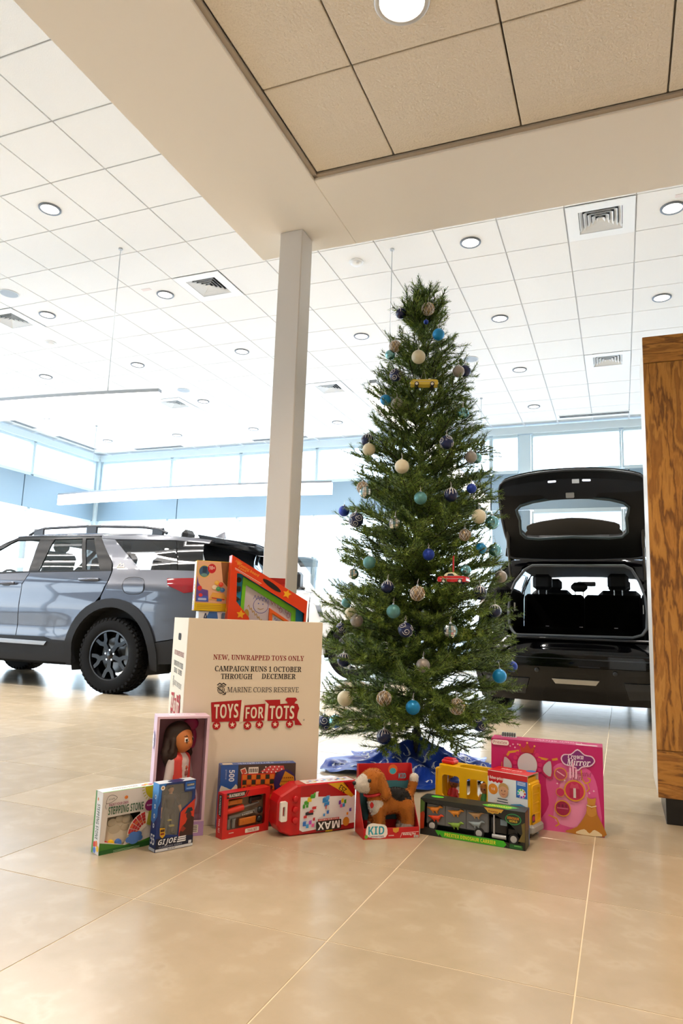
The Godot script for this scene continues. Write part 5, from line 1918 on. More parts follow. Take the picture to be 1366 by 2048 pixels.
func drawing_board_box() -> void:
	var t := toy("drawing_board_box", "orange drawing board box with a large window, leaning in the donation carton", "toy box", -1.6, -2.60, 41.6)
	t.position.y = 0.45
	var y0 := 0.45
	var org := Color("e2400f")
	var om := paint("e2400f", 0.35)
	var outline := pv([0.030, 0.46 - y0, 0.372, 0.46 - y0, 0.392, 0.905 - y0, 0.040, 1.091 - y0])
	var hole := pv([0.066, 1.012 - y0, 0.080, 1.012 - y0, 0.336, 0.876 - y0, 0.380, 0.850 - y0, 0.372, 0.58 - y0, 0.14, 0.58 - y0, 0.13, 0.822 - y0, 0.070, 0.890 - y0])
	var f := MB.new()
	f.at(Transform3D(Basis(), Vector3(0, 0, -0.002)))
	f.frame(outline, hole, 0.002)
	put(f, "front_panel", om, t)
	# side wall round the outline
	var s := MB.new()
	s.at(Transform3D(Basis(), Vector3(0, 0, -0.062)))
	for k in outline.size():
		var a := outline[k]
		var b := outline[(k + 1) % outline.size()]
		var e := (b - a).normalized()
		var n := Vector3(e.y, -e.x, 0)
		for o in [0.0, -0.002]:
			s.quad(Vector3(a.x, a.y, 0) + n * o, Vector3(b.x, b.y, 0) + n * o, Vector3(b.x, b.y, 0.06) + n * o, Vector3(a.x, a.y, 0.06) + n * o, n if o == 0.0 else -n)
	put(s, "side_panel", om, t)
	var bk := MB.new()
	bk.at(Transform3D(Basis(), Vector3(0, 0, -0.063)))
	bk.prism(outline, 0.0015)
	put(bk, "back_panel", paint("2a1a12", 0.8), t)
	# the boards behind the window
	var bb := MB.new()
	bb.at(Transform3D(Basis(), Vector3(0, 0, -0.045)))
	bb.prism(pv([0.055, 0.56 - y0, 0.375, 0.56 - y0, 0.385, 0.87 - y0, 0.34, 0.895 - y0, 0.10, 1.025 - y0, 0.055, 1.02 - y0]), 0.016, 0.003)
	put(bb, "blue_board", paint("2196c9", 0.4), t)
	var gb := MB.new()
	gb.at(Transform3D(Basis(), Vector3(0, 0, -0.029)))
	gb.frame(pv([0.088, 0.70 - y0, 0.345, 0.60 - y0, 0.345, 0.868 - y0, 0.098, 1.0 - y0]), pv([0.106, 0.75 - y0, 0.325, 0.66 - y0, 0.325, 0.850 - y0, 0.112, 0.965 - y0]), 0.010)
	put(gb, "green_frame", paint("74c61c", 0.35), t)
	var sc := MB.new()
	sc.at(Transform3D(Basis(), Vector3(0, 0, -0.027)))
	sc.prism(pv([0.104, 0.74 - y0, 0.327, 0.65 - y0, 0.327, 0.852 - y0, 0.110, 0.968 - y0]), 0.002)
	put(sc, "drawing_screen", paint("c9bfc6", 0.5), t)
	var a := MB.new()
	a.at(Transform3D(Basis(), Vector3(0, -y0, -0.0245)))
	var bl := Color("5a62b0")
	var gd := Color("c39a3a")
	var face := []
	for k in 15:
		face.append(Vector2(0.185 + 0.034 * cos(TAU * k / 14), 0.878 + 0.034 * sin(TAU * k / 14)))
	a.ink_line(face, 0.0022, bl)
	var hair := []
	for k in 11:
		hair.append(Vector2(0.150 + 0.007 * k, 0.905 + (0.018 if k % 2 else 0.0) - 0.0012 * k))
	a.ink_line(hair, 0.002, bl)
	a.ink_disc(0.174, 0.886, 0.003, 0.003, bl, 8)
	a.ink_disc(0.194, 0.884, 0.003, 0.003, bl, 8)
	a.ink_line([Vector2(0.172, 0.866), Vector2(0.184, 0.860), Vector2(0.198, 0.866)], 0.002, gd)
	var zig := []
	for k in 13:
		zig.append(Vector2(0.128 + 0.007 * k, 0.955 - 0.0036 * k + (0.012 if k % 2 else 0.0)))
	a.ink_line(zig, 0.002, bl)
	var zag := []
	for k in 14:
		zag.append(Vector2(0.125 + 0.006 * k, 0.870 - 0.006 * k + (0.014 if k % 2 else 0.0)))
	a.ink_line(zag, 0.0022, gd)
	a.ink_disc(0.122, 0.838, 0.012, 0.022, gd, 12)
	a.ink_line([Vector2(0.228, 0.902), Vector2(0.236, 0.884), Vector2(0.244, 0.900), Vector2(0.250, 0.880)], 0.002, Color("b0405a"))
	for q in [[0.268, 0.878], [0.276, 0.860], [0.305, 0.858], [0.312, 0.838]]:
		var lp := []
		for k in 9:
			lp.append(Vector2(q[0] + 0.007 * cos(TAU * k / 8), q[1] + 0.010 * sin(TAU * k / 8)))
		a.ink_line(lp, 0.0018, Color("9a3d6c"))
	put(a, "scribbles", printed(0.6), t)
	# small second board in front, orange and yellow
	var sb := MB.new()
	sb.at(Transform3D(Basis(), Vector3(0.222, 0.70 - y0, -0.024)))
	sb.frame(pv([0, 0, 0.095, -0.03, 0.095, 0.112, 0.0, 0.168]), pv([0.014, 0.02, 0.083, 0.0, 0.083, 0.106, 0.014, 0.146]), 0.012)
	put(sb, "small_board", paint("e8631a", 0.4), t)
	var ss := MB.new()
	ss.at(Transform3D(Basis(), Vector3(0.222, 0.70 - y0, -0.022)))
	ss.prism(pv([0.012, 0.018, 0.085, -0.002, 0.085, 0.107, 0.012, 0.148]), 0.003)
	put(ss, "small_screen", paint("cfd0dc", 0.5), t)
	var sa := MB.new()
	sa.at(Transform3D(Basis(), Vector3(0.222, 0.70 - y0, -0.0185)))
	sa.ink_line([Vector2(0.014, 0.020), Vector2(0.083, 0.0), Vector2(0.083, 0.106), Vector2(0.014, 0.146), Vector2(0.014, 0.020)], 0.006, Color("f0b21c"))
	var sq := []
	for k in 12:
		sq.append(Vector2(0.024 + 0.0045 * k, 0.118 - 0.003 * k + (0.012 if k % 2 else 0.0)))
	sa.ink_line(sq, 0.002, Color("6d74b8"))
	put(sa, "small_scribbles", printed(0.6), t)
	# shape stamps on the blue board
	for q in [[0.080, 0.985, 0], [0.080, 0.945, 1], [0.080, 0.905, 2]]:
		var p := MB.new()
		p.at(Transform3D(Basis(), Vector3(q[0], q[1] - y0, -0.029)))
		p.prism(ring(0, 0, 0.012, 14) if q[2] == 0 else (MB.rounded(-0.011, -0.012, 0.011, 0.012, 0.003) if q[2] == 1 else pv([-0.012, -0.012, 0.012, -0.004, -0.012, 0.012])), 0.006)
		put(p, "stamp", paint("2b2418", 0.4), t)
	# print on the board of the box
	var pr := MB.new()
	pr.at(Transform3D(Basis(), Vector3(0, -y0, 0.0004)))
	pr.write("color", 0.072, 1.062, 0.030, 0.014, Color("f3a33a"), bold, -0.48)
	pr.write("drawing board", 0.113, 1.030, 0.110, 0.016, Color("f3a33a"), bold, -0.48)
	pr.write("2 pack", 0.088, 1.030, 0.040, 0.012, Color("f3a33a"), bold, -0.48)
	pr.ink_line([Vector2(0.056, 1.035), Vector2(0.176, 0.973)], 0.002, Color("f7e3d6"))
	pr.ink_line([Vector2(0.056, 1.030), Vector2(0.170, 0.970)], 0.0012, Color("f7e3d6"))
	var hd := PackedVector2Array()
	for k in 16:
		var e := Vector2(0.050 * cos(TAU * k / 16), 0.011 * sin(TAU * k / 16)).rotated(-0.56)
		hd.append(Vector2(0.224, 0.967) + e)
	pr.ink(hd, Color("1a1310"))
	pr.ink_star(0.295, 0.933, 0.021, Color("f6b21f"), 0.3, 0.5)
	pr.ink_star(0.092, 0.836, 0.020, Color("f6b21f"), 0.1, 0.5)
	put(pr, "printing", printed(0.4), t)
	var ps := MB.new()
	ps.at(Transform3D(Basis(Vector3(0, 0, 1), Vector3(0, 1, 0), Vector3(-1, 0, 0)), Vector3(0.033, -y0, -0.062)))
	ps.write("drawing board", 0.032, 0.96, 0.11, 0.016, Color("f3a33a"), bold, PI / 2)
	ps.ink_star(0.03, 0.85, 0.02, Color("f6b21f"), 0.2, 0.5)
	put(ps, "side_printing", printed(0.4), t)

func dough_box() -> void:
	var t := toy("dough_kit_box", "yellow and peach modelling dough kit box standing on the carton's rim", "toy box", -1.72, -2.585, 41.6)
	t.position.y = 0.845
	var w := 0.150
	var h := 0.219
	var d := 0.068
	solid(t, "box_body", w, h, d, paint("e7c21c", 0.5))
	var a := MB.new()
	a.at(F_front())
	a.ink_rect(0.002, 0.035, w - 0.002, h - 0.002, Color("e9b893"))
	a.ink(pv([0.105, 0.217, 0.148, 0.217, 0.148, 0.10, 0.118, 0.13, 0.112, 0.17]), Color("8a5a34"))
	a.ink_disc(0.034, 0.172, 0.026, 0.028, Color("e8c547"), 20)
	a.ink_disc(0.034, 0.172, 0.023, 0.025, Color("3b6288"), 20)
	a.ink_rect(0.026, 0.166, 0.044, 0.192, Color("27405c"))
	a.ink_disc(0.034, 0.156, 0.014, 0.007, Color("6fa19a"), 12)
	a.ink_disc(0.066, 0.186, 0.018, 0.021, Color("c9202b"), 20)
	a.write("10+", 0.066, 0.189, 0.025, 0.016, Color("fbeae0"), bold)
	# press, pots and dough shapes
	a.ink(pv([0.004, 0.150, 0.012, 0.120, 0.030, 0.095, 0.055, 0.090, 0.060, 0.040, 0.004, 0.040]), Color("6b4f9c"))
	a.ink_disc(0.018, 0.098, 0.010, 0.011, Color("d8353a"), 14)
	a.ink_round(0.008, 0.040, 0.058, 0.066, 0.008, Color("4a63c4"))
	a.ink_round(0.014, 0.046, 0.050, 0.056, 0.004, Color("b9c6ee"))
	a.ink_disc(0.024, 0.068, 0.009, 0.008, Color("e23b34"), 12)
	a.ink(pv([0.060, 0.050, 0.075, 0.082, 0.125, 0.078, 0.145, 0.050]), Color("e8b052"))
	a.ink_line([Vector2(0.074, 0.058), Vector2(0.128, 0.052)], 0.005, Color("c23a34"))
	a.ink_round(0.095, 0.044, 0.118, 0.056, 0.003, Color("3f6fa8"))
	for q in [[0.092, 0.125, "f2c14a"], [0.110, 0.118, "d8452f"], [0.082, 0.105, "f6e6c8"], [0.100, 0.098, "3f9c5f"], [0.118, 0.094, "3f7dc2"]]:
		a.ink_disc(q[0], q[1], 0.011, 0.010, Color(q[2]), 14)
		a.ink_disc(q[0] - 0.002, q[1] + 0.003, 0.006, 0.004, Color(q[2]).lightened(0.25), 10)
	a.ink_rect(0.002, 0.002, w - 0.002, 0.034, Color("e7c21c"))
	for k in 3:
		a.ink_rect(0.010, 0.010 + 0.007 * k, 0.115, 0.012 + 0.007 * k, Color("b28f1e"))
	put(a, "printing", printed(0.45), t)
	var s := MB.new()
	s.at(F_left(d))
	s.ink_rect(0.006, 0.004, d - 0.006, h - 0.004, Color("f1e9ec"))
	s.ink_round(0.016, 0.184, 0.052, 0.206, 0.006, Color("cdb3df"))
	for q in [[0.034, 0.150, "e89ab0"], [0.028, 0.120, "7fc3d8"], [0.042, 0.105, "e06a7a"], [0.030, 0.080, "8fcf9c"], [0.040, 0.062, "d8a0c8"], [0.034, 0.036, "e8c95a"], [0.034, 0.014, "c99ad2"]]:
		s.ink_disc(q[0], q[1], 0.014, 0.011, Color(q[2]), 14)
		s.ink_disc(q[0], q[1], 0.006, 0.005, Color("fbf7f4"), 10)
	put(s, "side_printing", printed(0.45), t)

func build_toys() -> void:
	stepping_stone()
	action_figure()
	doll_box()
	puzzle()
	tool_set()
	block_case()
	plush_dog()
	bus()
	dinosaur_carrier()
	mirror_box()

func stepping_stone() -> void:
	var t := toy("craft_kit_box", "white and green stepping stone craft kit box, standing beside the blue figure box", "toy box", -1.679, -2.048, 66.0)
	var w := 0.205
	var h := 0.204
	var d := 0.056
	var hole := pv([0.018, 0.040, 0.090, 0.020, 0.106, 0.048, 0.118, 0.076, 0.149, 0.106, 0.146, 0.122, 0.022, 0.120])
	window_box(t, w, h, d, hole, paint("d9d2cc", 0.5), paint("5b5148", 0.8))
	var st := MB.new()
	st.at(Transform3D(Basis(Vector3.RIGHT, PI / 2 - 0.15), Vector3(0.076, 0.072, -0.030)))
	st.lathe([Vector2(0.0, 0.010), Vector2(0.056, 0.010), Vector2(0.061, 0.007), Vector2(0.062, -0.008), Vector2(0.0, -0.008)], 32)
	put(st, "plaster_stone", paint("cdbfa8", 0.9), t)
	# pattern raised on the stone: scalloped leaves
	for q in [[0.050, 0.095, 0.018], [0.078, 0.104, 0.016], [0.105, 0.098, 0.018], [0.062, 0.066, 0.026], [0.100, 0.070, 0.018]]:
		var p := MB.new()
		p.ball(Vector3(q[0], q[1], -0.021), Vector3(q[2], q[2] * 0.8, 0.004), 14, 8)
		put(p, "relief", paint("c2b49c", 0.9), t)
	for q in [[0.026, 0.027, "cf2b33"], [0.047, 0.028, "e9bb1c"], [0.074, 0.027, "4a78c8"]]:
		var p := MB.new()
		p.at(Transform3D(Basis(Vector3.RIGHT, PI / 2), Vector3(q[0], q[1], -0.012)))
		p.lathe([Vector2(0.0, 0.010), Vector2(0.010, 0.009), Vector2(0.0125, 0.004), Vector2(0.0125, -0.010), Vector2(0.0, -0.010)], 18)
		put(p, "paint_pot", paint(q[2], 0.25), t)
	var a := MB.new()
	a.at(F_front())
	# grass, sun, umbrella, cloud
	a.ink(pv([0.0, 0.0, w, 0.0, w, 0.040, 0.190, 0.028, 0.150, 0.020, 0.120, 0.022, 0.095, 0.018, 0.018, 0.036, 0.0, 0.040]), Color("3f7a2a"))
	a.ink(pv([0.0, 0.0, w, 0.0, w, 0.018, 0.0, 0.014]), Color("1f5a26"))
	var sun := PackedVector2Array([Vector2(w, h)])
	for k in 9:
		sun.append(Vector2(w, h) + Vector2(-cos(PI / 2 * k / 8), -sin(PI / 2 * k / 8)) * 0.046)
	a.ink(sun, Color("b8ae1c"))
	for k in 9:
		var e := Vector2(-cos(PI / 2 * k / 8), -sin(PI / 2 * k / 8))
		a.ink_line([Vector2(w, h) + e * 0.050, Vector2(w, h) + e * 0.058], 0.003, Color("b8ae1c"))
	var um := PackedVector2Array()
	for k in 10:
		var th := PI * 0.98 - PI * 0.55 * k / 9
		um.append(Vector2(0.176 + 0.076 * cos(th), 0.046 + 0.076 * sin(th)))
	um.append_array(pv([0.190, 0.080, 0.150, 0.050]))
	a.ink(um, Color("efe4d8"))
	for row in 4:
		for k in 5:
			var th0 := PI * 0.97 - PI * 0.42 * (k + 0.06) / 5
			var th1 := PI * 0.97 - PI * 0.42 * (k + 0.92) / 5
			var r0 := 0.034 + 0.0105 * row
			var r1 := r0 + 0.009
			a.ink(PackedVector2Array([Vector2(0.176 + r0 * cos(th0), 0.046 + r0 * sin(th0)), Vector2(0.176 + r1 * cos(th0), 0.046 + r1 * sin(th0)), Vector2(0.176 + r1 * cos(th1), 0.046 + r1 * sin(th1)), Vector2(0.176 + r0 * cos(th1), 0.046 + r0 * sin(th1))]), Color("b5272c") if (row + k) % 4 else Color("cf5a30"))
	a.ink(pv([0.178, 0.122, 0.205, 0.118, 0.205, 0.060, 0.172, 0.076]), Color("9a9a34"))
	for q in [[0.106, 0.034, 0.012], [0.122, 0.046, 0.016], [0.142, 0.046, 0.014], [0.126, 0.034, 0.022], [0.148, 0.034, 0.012]]:
		a.ink_disc(q[0], q[1], q[2], q[2] * 0.8, Color("4c78c0"), 16)
	a.ink_disc(0.180, 0.140, 0.020, 0.020, Color("7c1f5c"), 18)
	a.write("10 pieces", 0.180, 0.140, 0.026, 0.007, Color("e8d3e2"), bold, 0.0)
	# leaf badge, orange dot, title
	var leaf := []
	for k in 13:
		var f := k / 12.0
		leaf.append(Vector2(0.010 + 0.036 * sin(PI * f), 0.172 + 0.022 * f) if f < 0.5 else Vector2(0.010 + 0.036 * sin(PI * f), 0.172 + 0.022 * f))
	a.ink_line(smooth_ring(pv([0.010, 0.170, 0.016, 0.190, 0.032, 0.194, 0.050, 0.184, 0.034, 0.172, 0.018, 0.168])), 0.0014, Color("2e2a28"))
	a.ink_line([Vector2(0.012, 0.170), Vector2(0.008, 0.160), Vector2(0.012, 0.150)], 0.0014, Color("2e2a28"))
	a.write("craft", 0.030, 0.182, 0.022, 0.006, Color("3a3533"), sans)
	a.ink_disc(0.084, 0.180, 0.007, 0.006, Color("d9772b"), 12)
	a.write("PAINT YOUR OWN", 0.057, 0.1625, 0.072, 0.009, Color("8e2b5a"), bold)
	a.write("STEPPING STONE", 0.087, 0.1425, 0.134, 0.026, Color("1f5233"), bold)
	for k in 2:
		a.ink_rect(0.050, 0.004 + 0.004 * k, 0.150, 0.0052 + 0.004 * k, Color("a9c9a0"))
	put(a, "printing", printed(0.5), t)
	var s := MB.new()
	s.at(F_left(d))
	s.ink_rect(0.001, 0.001, d - 0.001, h - 0.001, Color("e6e1dc"))
	s.ink(pv([0.0, 0.0, 0.014, 0.0, 0.012, 0.10, 0.010, h, 0.0, h]), Color("4d8a34"))
	s.write("STEPPING STONE", 0.030, 0.105, 0.115, 0.020, Color("24402e"), bold, -PI / 2)
	s.ink_disc(0.022, 0.178, 0.004, 0.006, Color("d9772b"), 10)
	for q in [[0.020, 0.030, "cf2b33"], [0.034, 0.034, "e06a20"], [0.046, 0.020, "e9bb1c"], [0.024, 0.012, "4a78c8"]]:
		s.ink_disc(q[0], q[1], 0.009, 0.010, Color(q[2]), 12)
	put(s, "side_printing", printed(0.5), t)
	var tp := MB.new()
	tp.at(F_top(h))
	tp.ink_rect(0.0, 0.0, w, d, Color("eeeae6"))
	tp.ink_rect(0.0, 0.0, w, 0.008, Color("7fb05a"))
	tp.write("STEPPING STONE", 0.095, 0.030, 0.10, 0.014, Color("55645a"), bold)
	for q in [[0.165, 0.024, "e0642a"], [0.180, 0.032, "e9bb1c"], [0.192, 0.024, "c23a58"]]:
		tp.ink_disc(q[0], q[1], 0.009, 0.009, Color(q[2]), 12)
	put(tp, "top_printing", printed(0.5), t)

func smooth_ring(p: PackedVector2Array) -> Array:
	var r := []
	for q in smooth(p, 3):
		r.append(q)
	r.append(r[0])
	return r

# a posed toy person: joints in local metres, one continuous skin
func figurine(b: Blob, at: Vector3, s: float, skin: Color, hair: Color, shirt: Color, trousers: Color, shoe: Color, spread := 0.0) -> void:
	var J := func(x: float, y: float, z: float) -> Vector3: return at + Vector3(x, y, z) * s
	b.egg(J.call(0, 0.935, 0), Vector3(0.058, 0.072, 0.066) * s, skin, 0.006 * s * 5)
	b.egg(J.call(0, 0.965, -0.014), Vector3(0.063, 0.056, 0.066) * s, hair, 0.004 * s)
	b.cap(J.call(0, 0.82, 0), J.call(0, 0.90, 0), 0.032 * s, 0.03 * s, skin, 0.01 * s)
	b.cap(J.call(-0.085, 0.77, 0), J.call(0.085, 0.77, 0), 0.062 * s, 0.062 * s, shirt, 0.03 * s)
	b.cap(J.call(0, 0.74, 0.01), J.call(0, 0.54, 0), 0.105 * s, 0.085 * s, shirt, 0.03 * s)
	b.cap(J.call(-0.05, 0.49, 0), J.call(0.05, 0.49, 0), 0.078 * s, 0.078 * s, trousers, 0.02 * s)
	for g in [-1.0, 1.0]:
		b.cap(J.call(g * 0.145, 0.775, 0), J.call(g * (0.20 + spread), 0.60, 0.01), 0.048 * s, 0.038 * s, shirt, 0.015 * s)
		b.cap(J.call(g * (0.20 + spread), 0.60, 0.01), J.call(g * (0.23 + spread), 0.45, 0.06), 0.036 * s, 0.026 * s, skin, 0.01 * s)
		b.egg(J.call(g * (0.235 + spread), 0.41, 0.075), Vector3(0.026, 0.042, 0.03) * s, skin, 0.01 * s)
		b.cap(J.call(g * 0.065, 0.47, 0), J.call(g * 0.085, 0.26, 0.01), 0.066 * s, 0.052 * s, trousers, 0.01 * s)
		b.cap(J.call(g * 0.085, 0.26, 0.01), J.call(g * 0.095, 0.06, 0), 0.048 * s, 0.036 * s, trousers, 0.01 * s)
		b.cap(J.call(g * 0.095, 0.028, -0.02), J.call(g * 0.105, 0.024, 0.075), 0.034 * s, 0.028 * s, shoe, 0.01 * s)

func action_figure() -> void:
	var t := toy("action_figure_box", "blue action figure box with a clear window and a red corner picture", "toy box", -1.531, -2.161, 63.0)
	var w := 0.146
	var h := 0.228
	var d := 0.045
	var hole := pv([0.014, 0.058, 0.084, 0.046, 0.088, 0.120, 0.098, 0.134, 0.134, 0.158, 0.134, 0.190, 0.102, 0.190, 0.098, 0.220, 0.030, 0.222, 0.012, 0.206])
	window_box(t, w, h, d, hole, paint("16306e", 0.4), paint("4d4b49", 0.6))
	film(t, hole)
	# the figure in its tray
	var b := Blob.new()
	figurine(b, Vector3(0.058, 0.046, -0.022), 0.165, Color("b9835c"), Color("2a1b12"), Color("3a342c"), Color("34332e"), Color("26221e"), 0.02)
	var fm := MB.new()
	b.build(fm, 0.0016)
	put(fm, "figure", printed(0.6), t).set_meta("label", "small toy figure in dark clothes with short dark hair")
	for q in [[0.050, 0.098, 0.010, 0.004], [0.060, 0.078, 0.011, 0.005]]:
		var p := MB.new()
		p.box(Vector3(q[0] + 0.004, q[1], -0.012), Vector3(q[2] * 1.6, q[3], 0.012), 0.001)
		put(p, "knee_pad", paint("9a8a2c", 0.5), t)
	for q in [[0.024, 0.155, 0.012, 0.050], [0.026, 0.085, 0.010, 0.030], [0.112, 0.172, 0.030, 0.026]]:
		var p := MB.new()
		p.box(Vector3(q[0], q[1], -0.026), Vector3(q[2], q[3], 0.010), 0.003)
		put(p, "accessory", paint("2a2b2c", 0.4), t)
	var a := MB.new()
	a.at(F_front())
	a.ink(pv([0.0, 0.228, 0.0, 0.150, 0.008, 0.170, 0.010, 0.206, 0.028, 0.2265, 0.028, 0.228]), Color("2f78c8"))
	a.ink_disc(0.014, 0.214, 0.008, 0.008, Color("e8e4de"), 16)
	a.ink_disc(0.014, 0.214, 0.004, 0.004, Color("b07a2a"), 12)
	a.ink_rect(0.103, 0.196, 0.143, 0.224, Color("2a62b4"))
	a.ink_rect(0.108, 0.208, 0.140, 0.218, Color("17263f"))
	a.write("CLASSIFIED", 0.124, 0.213, 0.028, 0.006, Color("e9e2c8"), bold)
	a.ink_rect(0.108, 0.200, 0.140, 0.202, Color("8fb2dc"))
	# red corner picture with a dark plain silhouette
	a.ink(pv([0.090, 0.122, 0.1455, 0.162, 0.1455, 0.014, 0.100, 0.014, 0.088, 0.045]), Color("c6321c"))
	a.ink(pv([0.094, 0.014, 0.1455, 0.014, 0.1455, 0.098, 0.136, 0.104, 0.120, 0.098, 0.112, 0.082, 0.098, 0.072, 0.090, 0.050]), Color("3a1f1c"))
	a.ink(pv([0.100, 0.076, 0.116, 0.064, 0.104, 0.054, 0.092, 0.060]), Color("8d2c1e"))
	a.ink_disc(0.124, 0.108, 0.011, 0.013, Color("4a2621"), 14)
	a.ink(pv([0.106, 0.114, 0.140, 0.122, 0.134, 0.134, 0.118, 0.134]), Color("1f2f36"))
	# yellow badge, logo, strip
	a.ink(pv([0.012, 0.080, 0.032, 0.078, 0.034, 0.052, 0.024, 0.044, 0.014, 0.054]), Color("c79a1e"))
	a.ink_rect(0.015, 0.066, 0.031, 0.074, Color("4b2a12"))
	a.ink_rect(0.016, 0.056, 0.030, 0.062, Color("7a2016"))
	a.ink(pv([0.0, 0.012, w, 0.010, w, 0.038, 0.0, 0.046]), Color("141a33"))
	a.write("GI JOE", 0.044, 0.030, 0.070, 0.022, Color("e9ecf2"), bold, 0.0, 0.25)
	for k in 3:
		a.ink(pv([0.082 + 0.002 * k, 0.022 + 0.007 * k, 0.116, 0.022 + 0.007 * k, 0.118, 0.0265 + 0.007 * k, 0.083 + 0.002 * k, 0.0265 + 0.007 * k]), Color("e9ecf2"))
	a.write("CLASSIFIED SERIES", 0.058, 0.0155, 0.090, 0.0055, Color("8f97ab"), bold, 0.0, 0.2)
	a.ink_rect(0.0, 0.002, w, 0.0105, Color("d5d8df"))
	a.write("RECRUIT", 0.062, 0.0062, 0.030, 0.0045, Color("2a3145"), bold)
	a.ink_rect(0.128, 0.012, 0.140, 0.022, Color("c9ced8"))
	put(a, "printing", printed(0.4), t)
	var s := MB.new()
	s.at(F_left(d))
	s.ink(pv([0.0, 0.10, 0.0, h, d, h, d, 0.12, 0.02, 0.09]), Color("2b74c6"))
	s.ink(pv([0.0, 0.17, 0.02, 0.19, 0.03, 0.16, d, 0.20, d, h, 0.0, h]), Color("4f9be0"))
	for k in 4:
		s.ink_disc(0.024, 0.182 - 0.032 * k, 0.006, 0.008, Color("cfe2f4"), 10)
		s.ink_disc(0.024, 0.182 - 0.032 * k, 0.003, 0.004, Color("2b5fa8"), 8)
	s.write("55", 0.024, 0.040, 0.030, 0.034, Color("e4e9f4"), bold)
	s.ink_rect(0.0, 0.002, d, 0.012, Color("b9c2d4"))
	put(s, "side_printing", printed(0.4), t)
	var tp := MB.new()
	tp.at(F_top(h))
	tp.ink(pv([0.0, 0.0, 0.05, 0.0, 0.04, 0.02, 0.06, 0.03, 0.05, d, 0.0, d]), Color("dfe5ef"))
	tp.ink(pv([0.09, 0.0, w, 0.0, w, d, 0.10, d, 0.11, 0.02]), Color("dfe5ef"))
	tp.write("GI JOE", 0.07, 0.022, 0.05, 0.014, Color("1b2c5c"), bold)
	put(tp, "top_printing", printed(0.4), t)

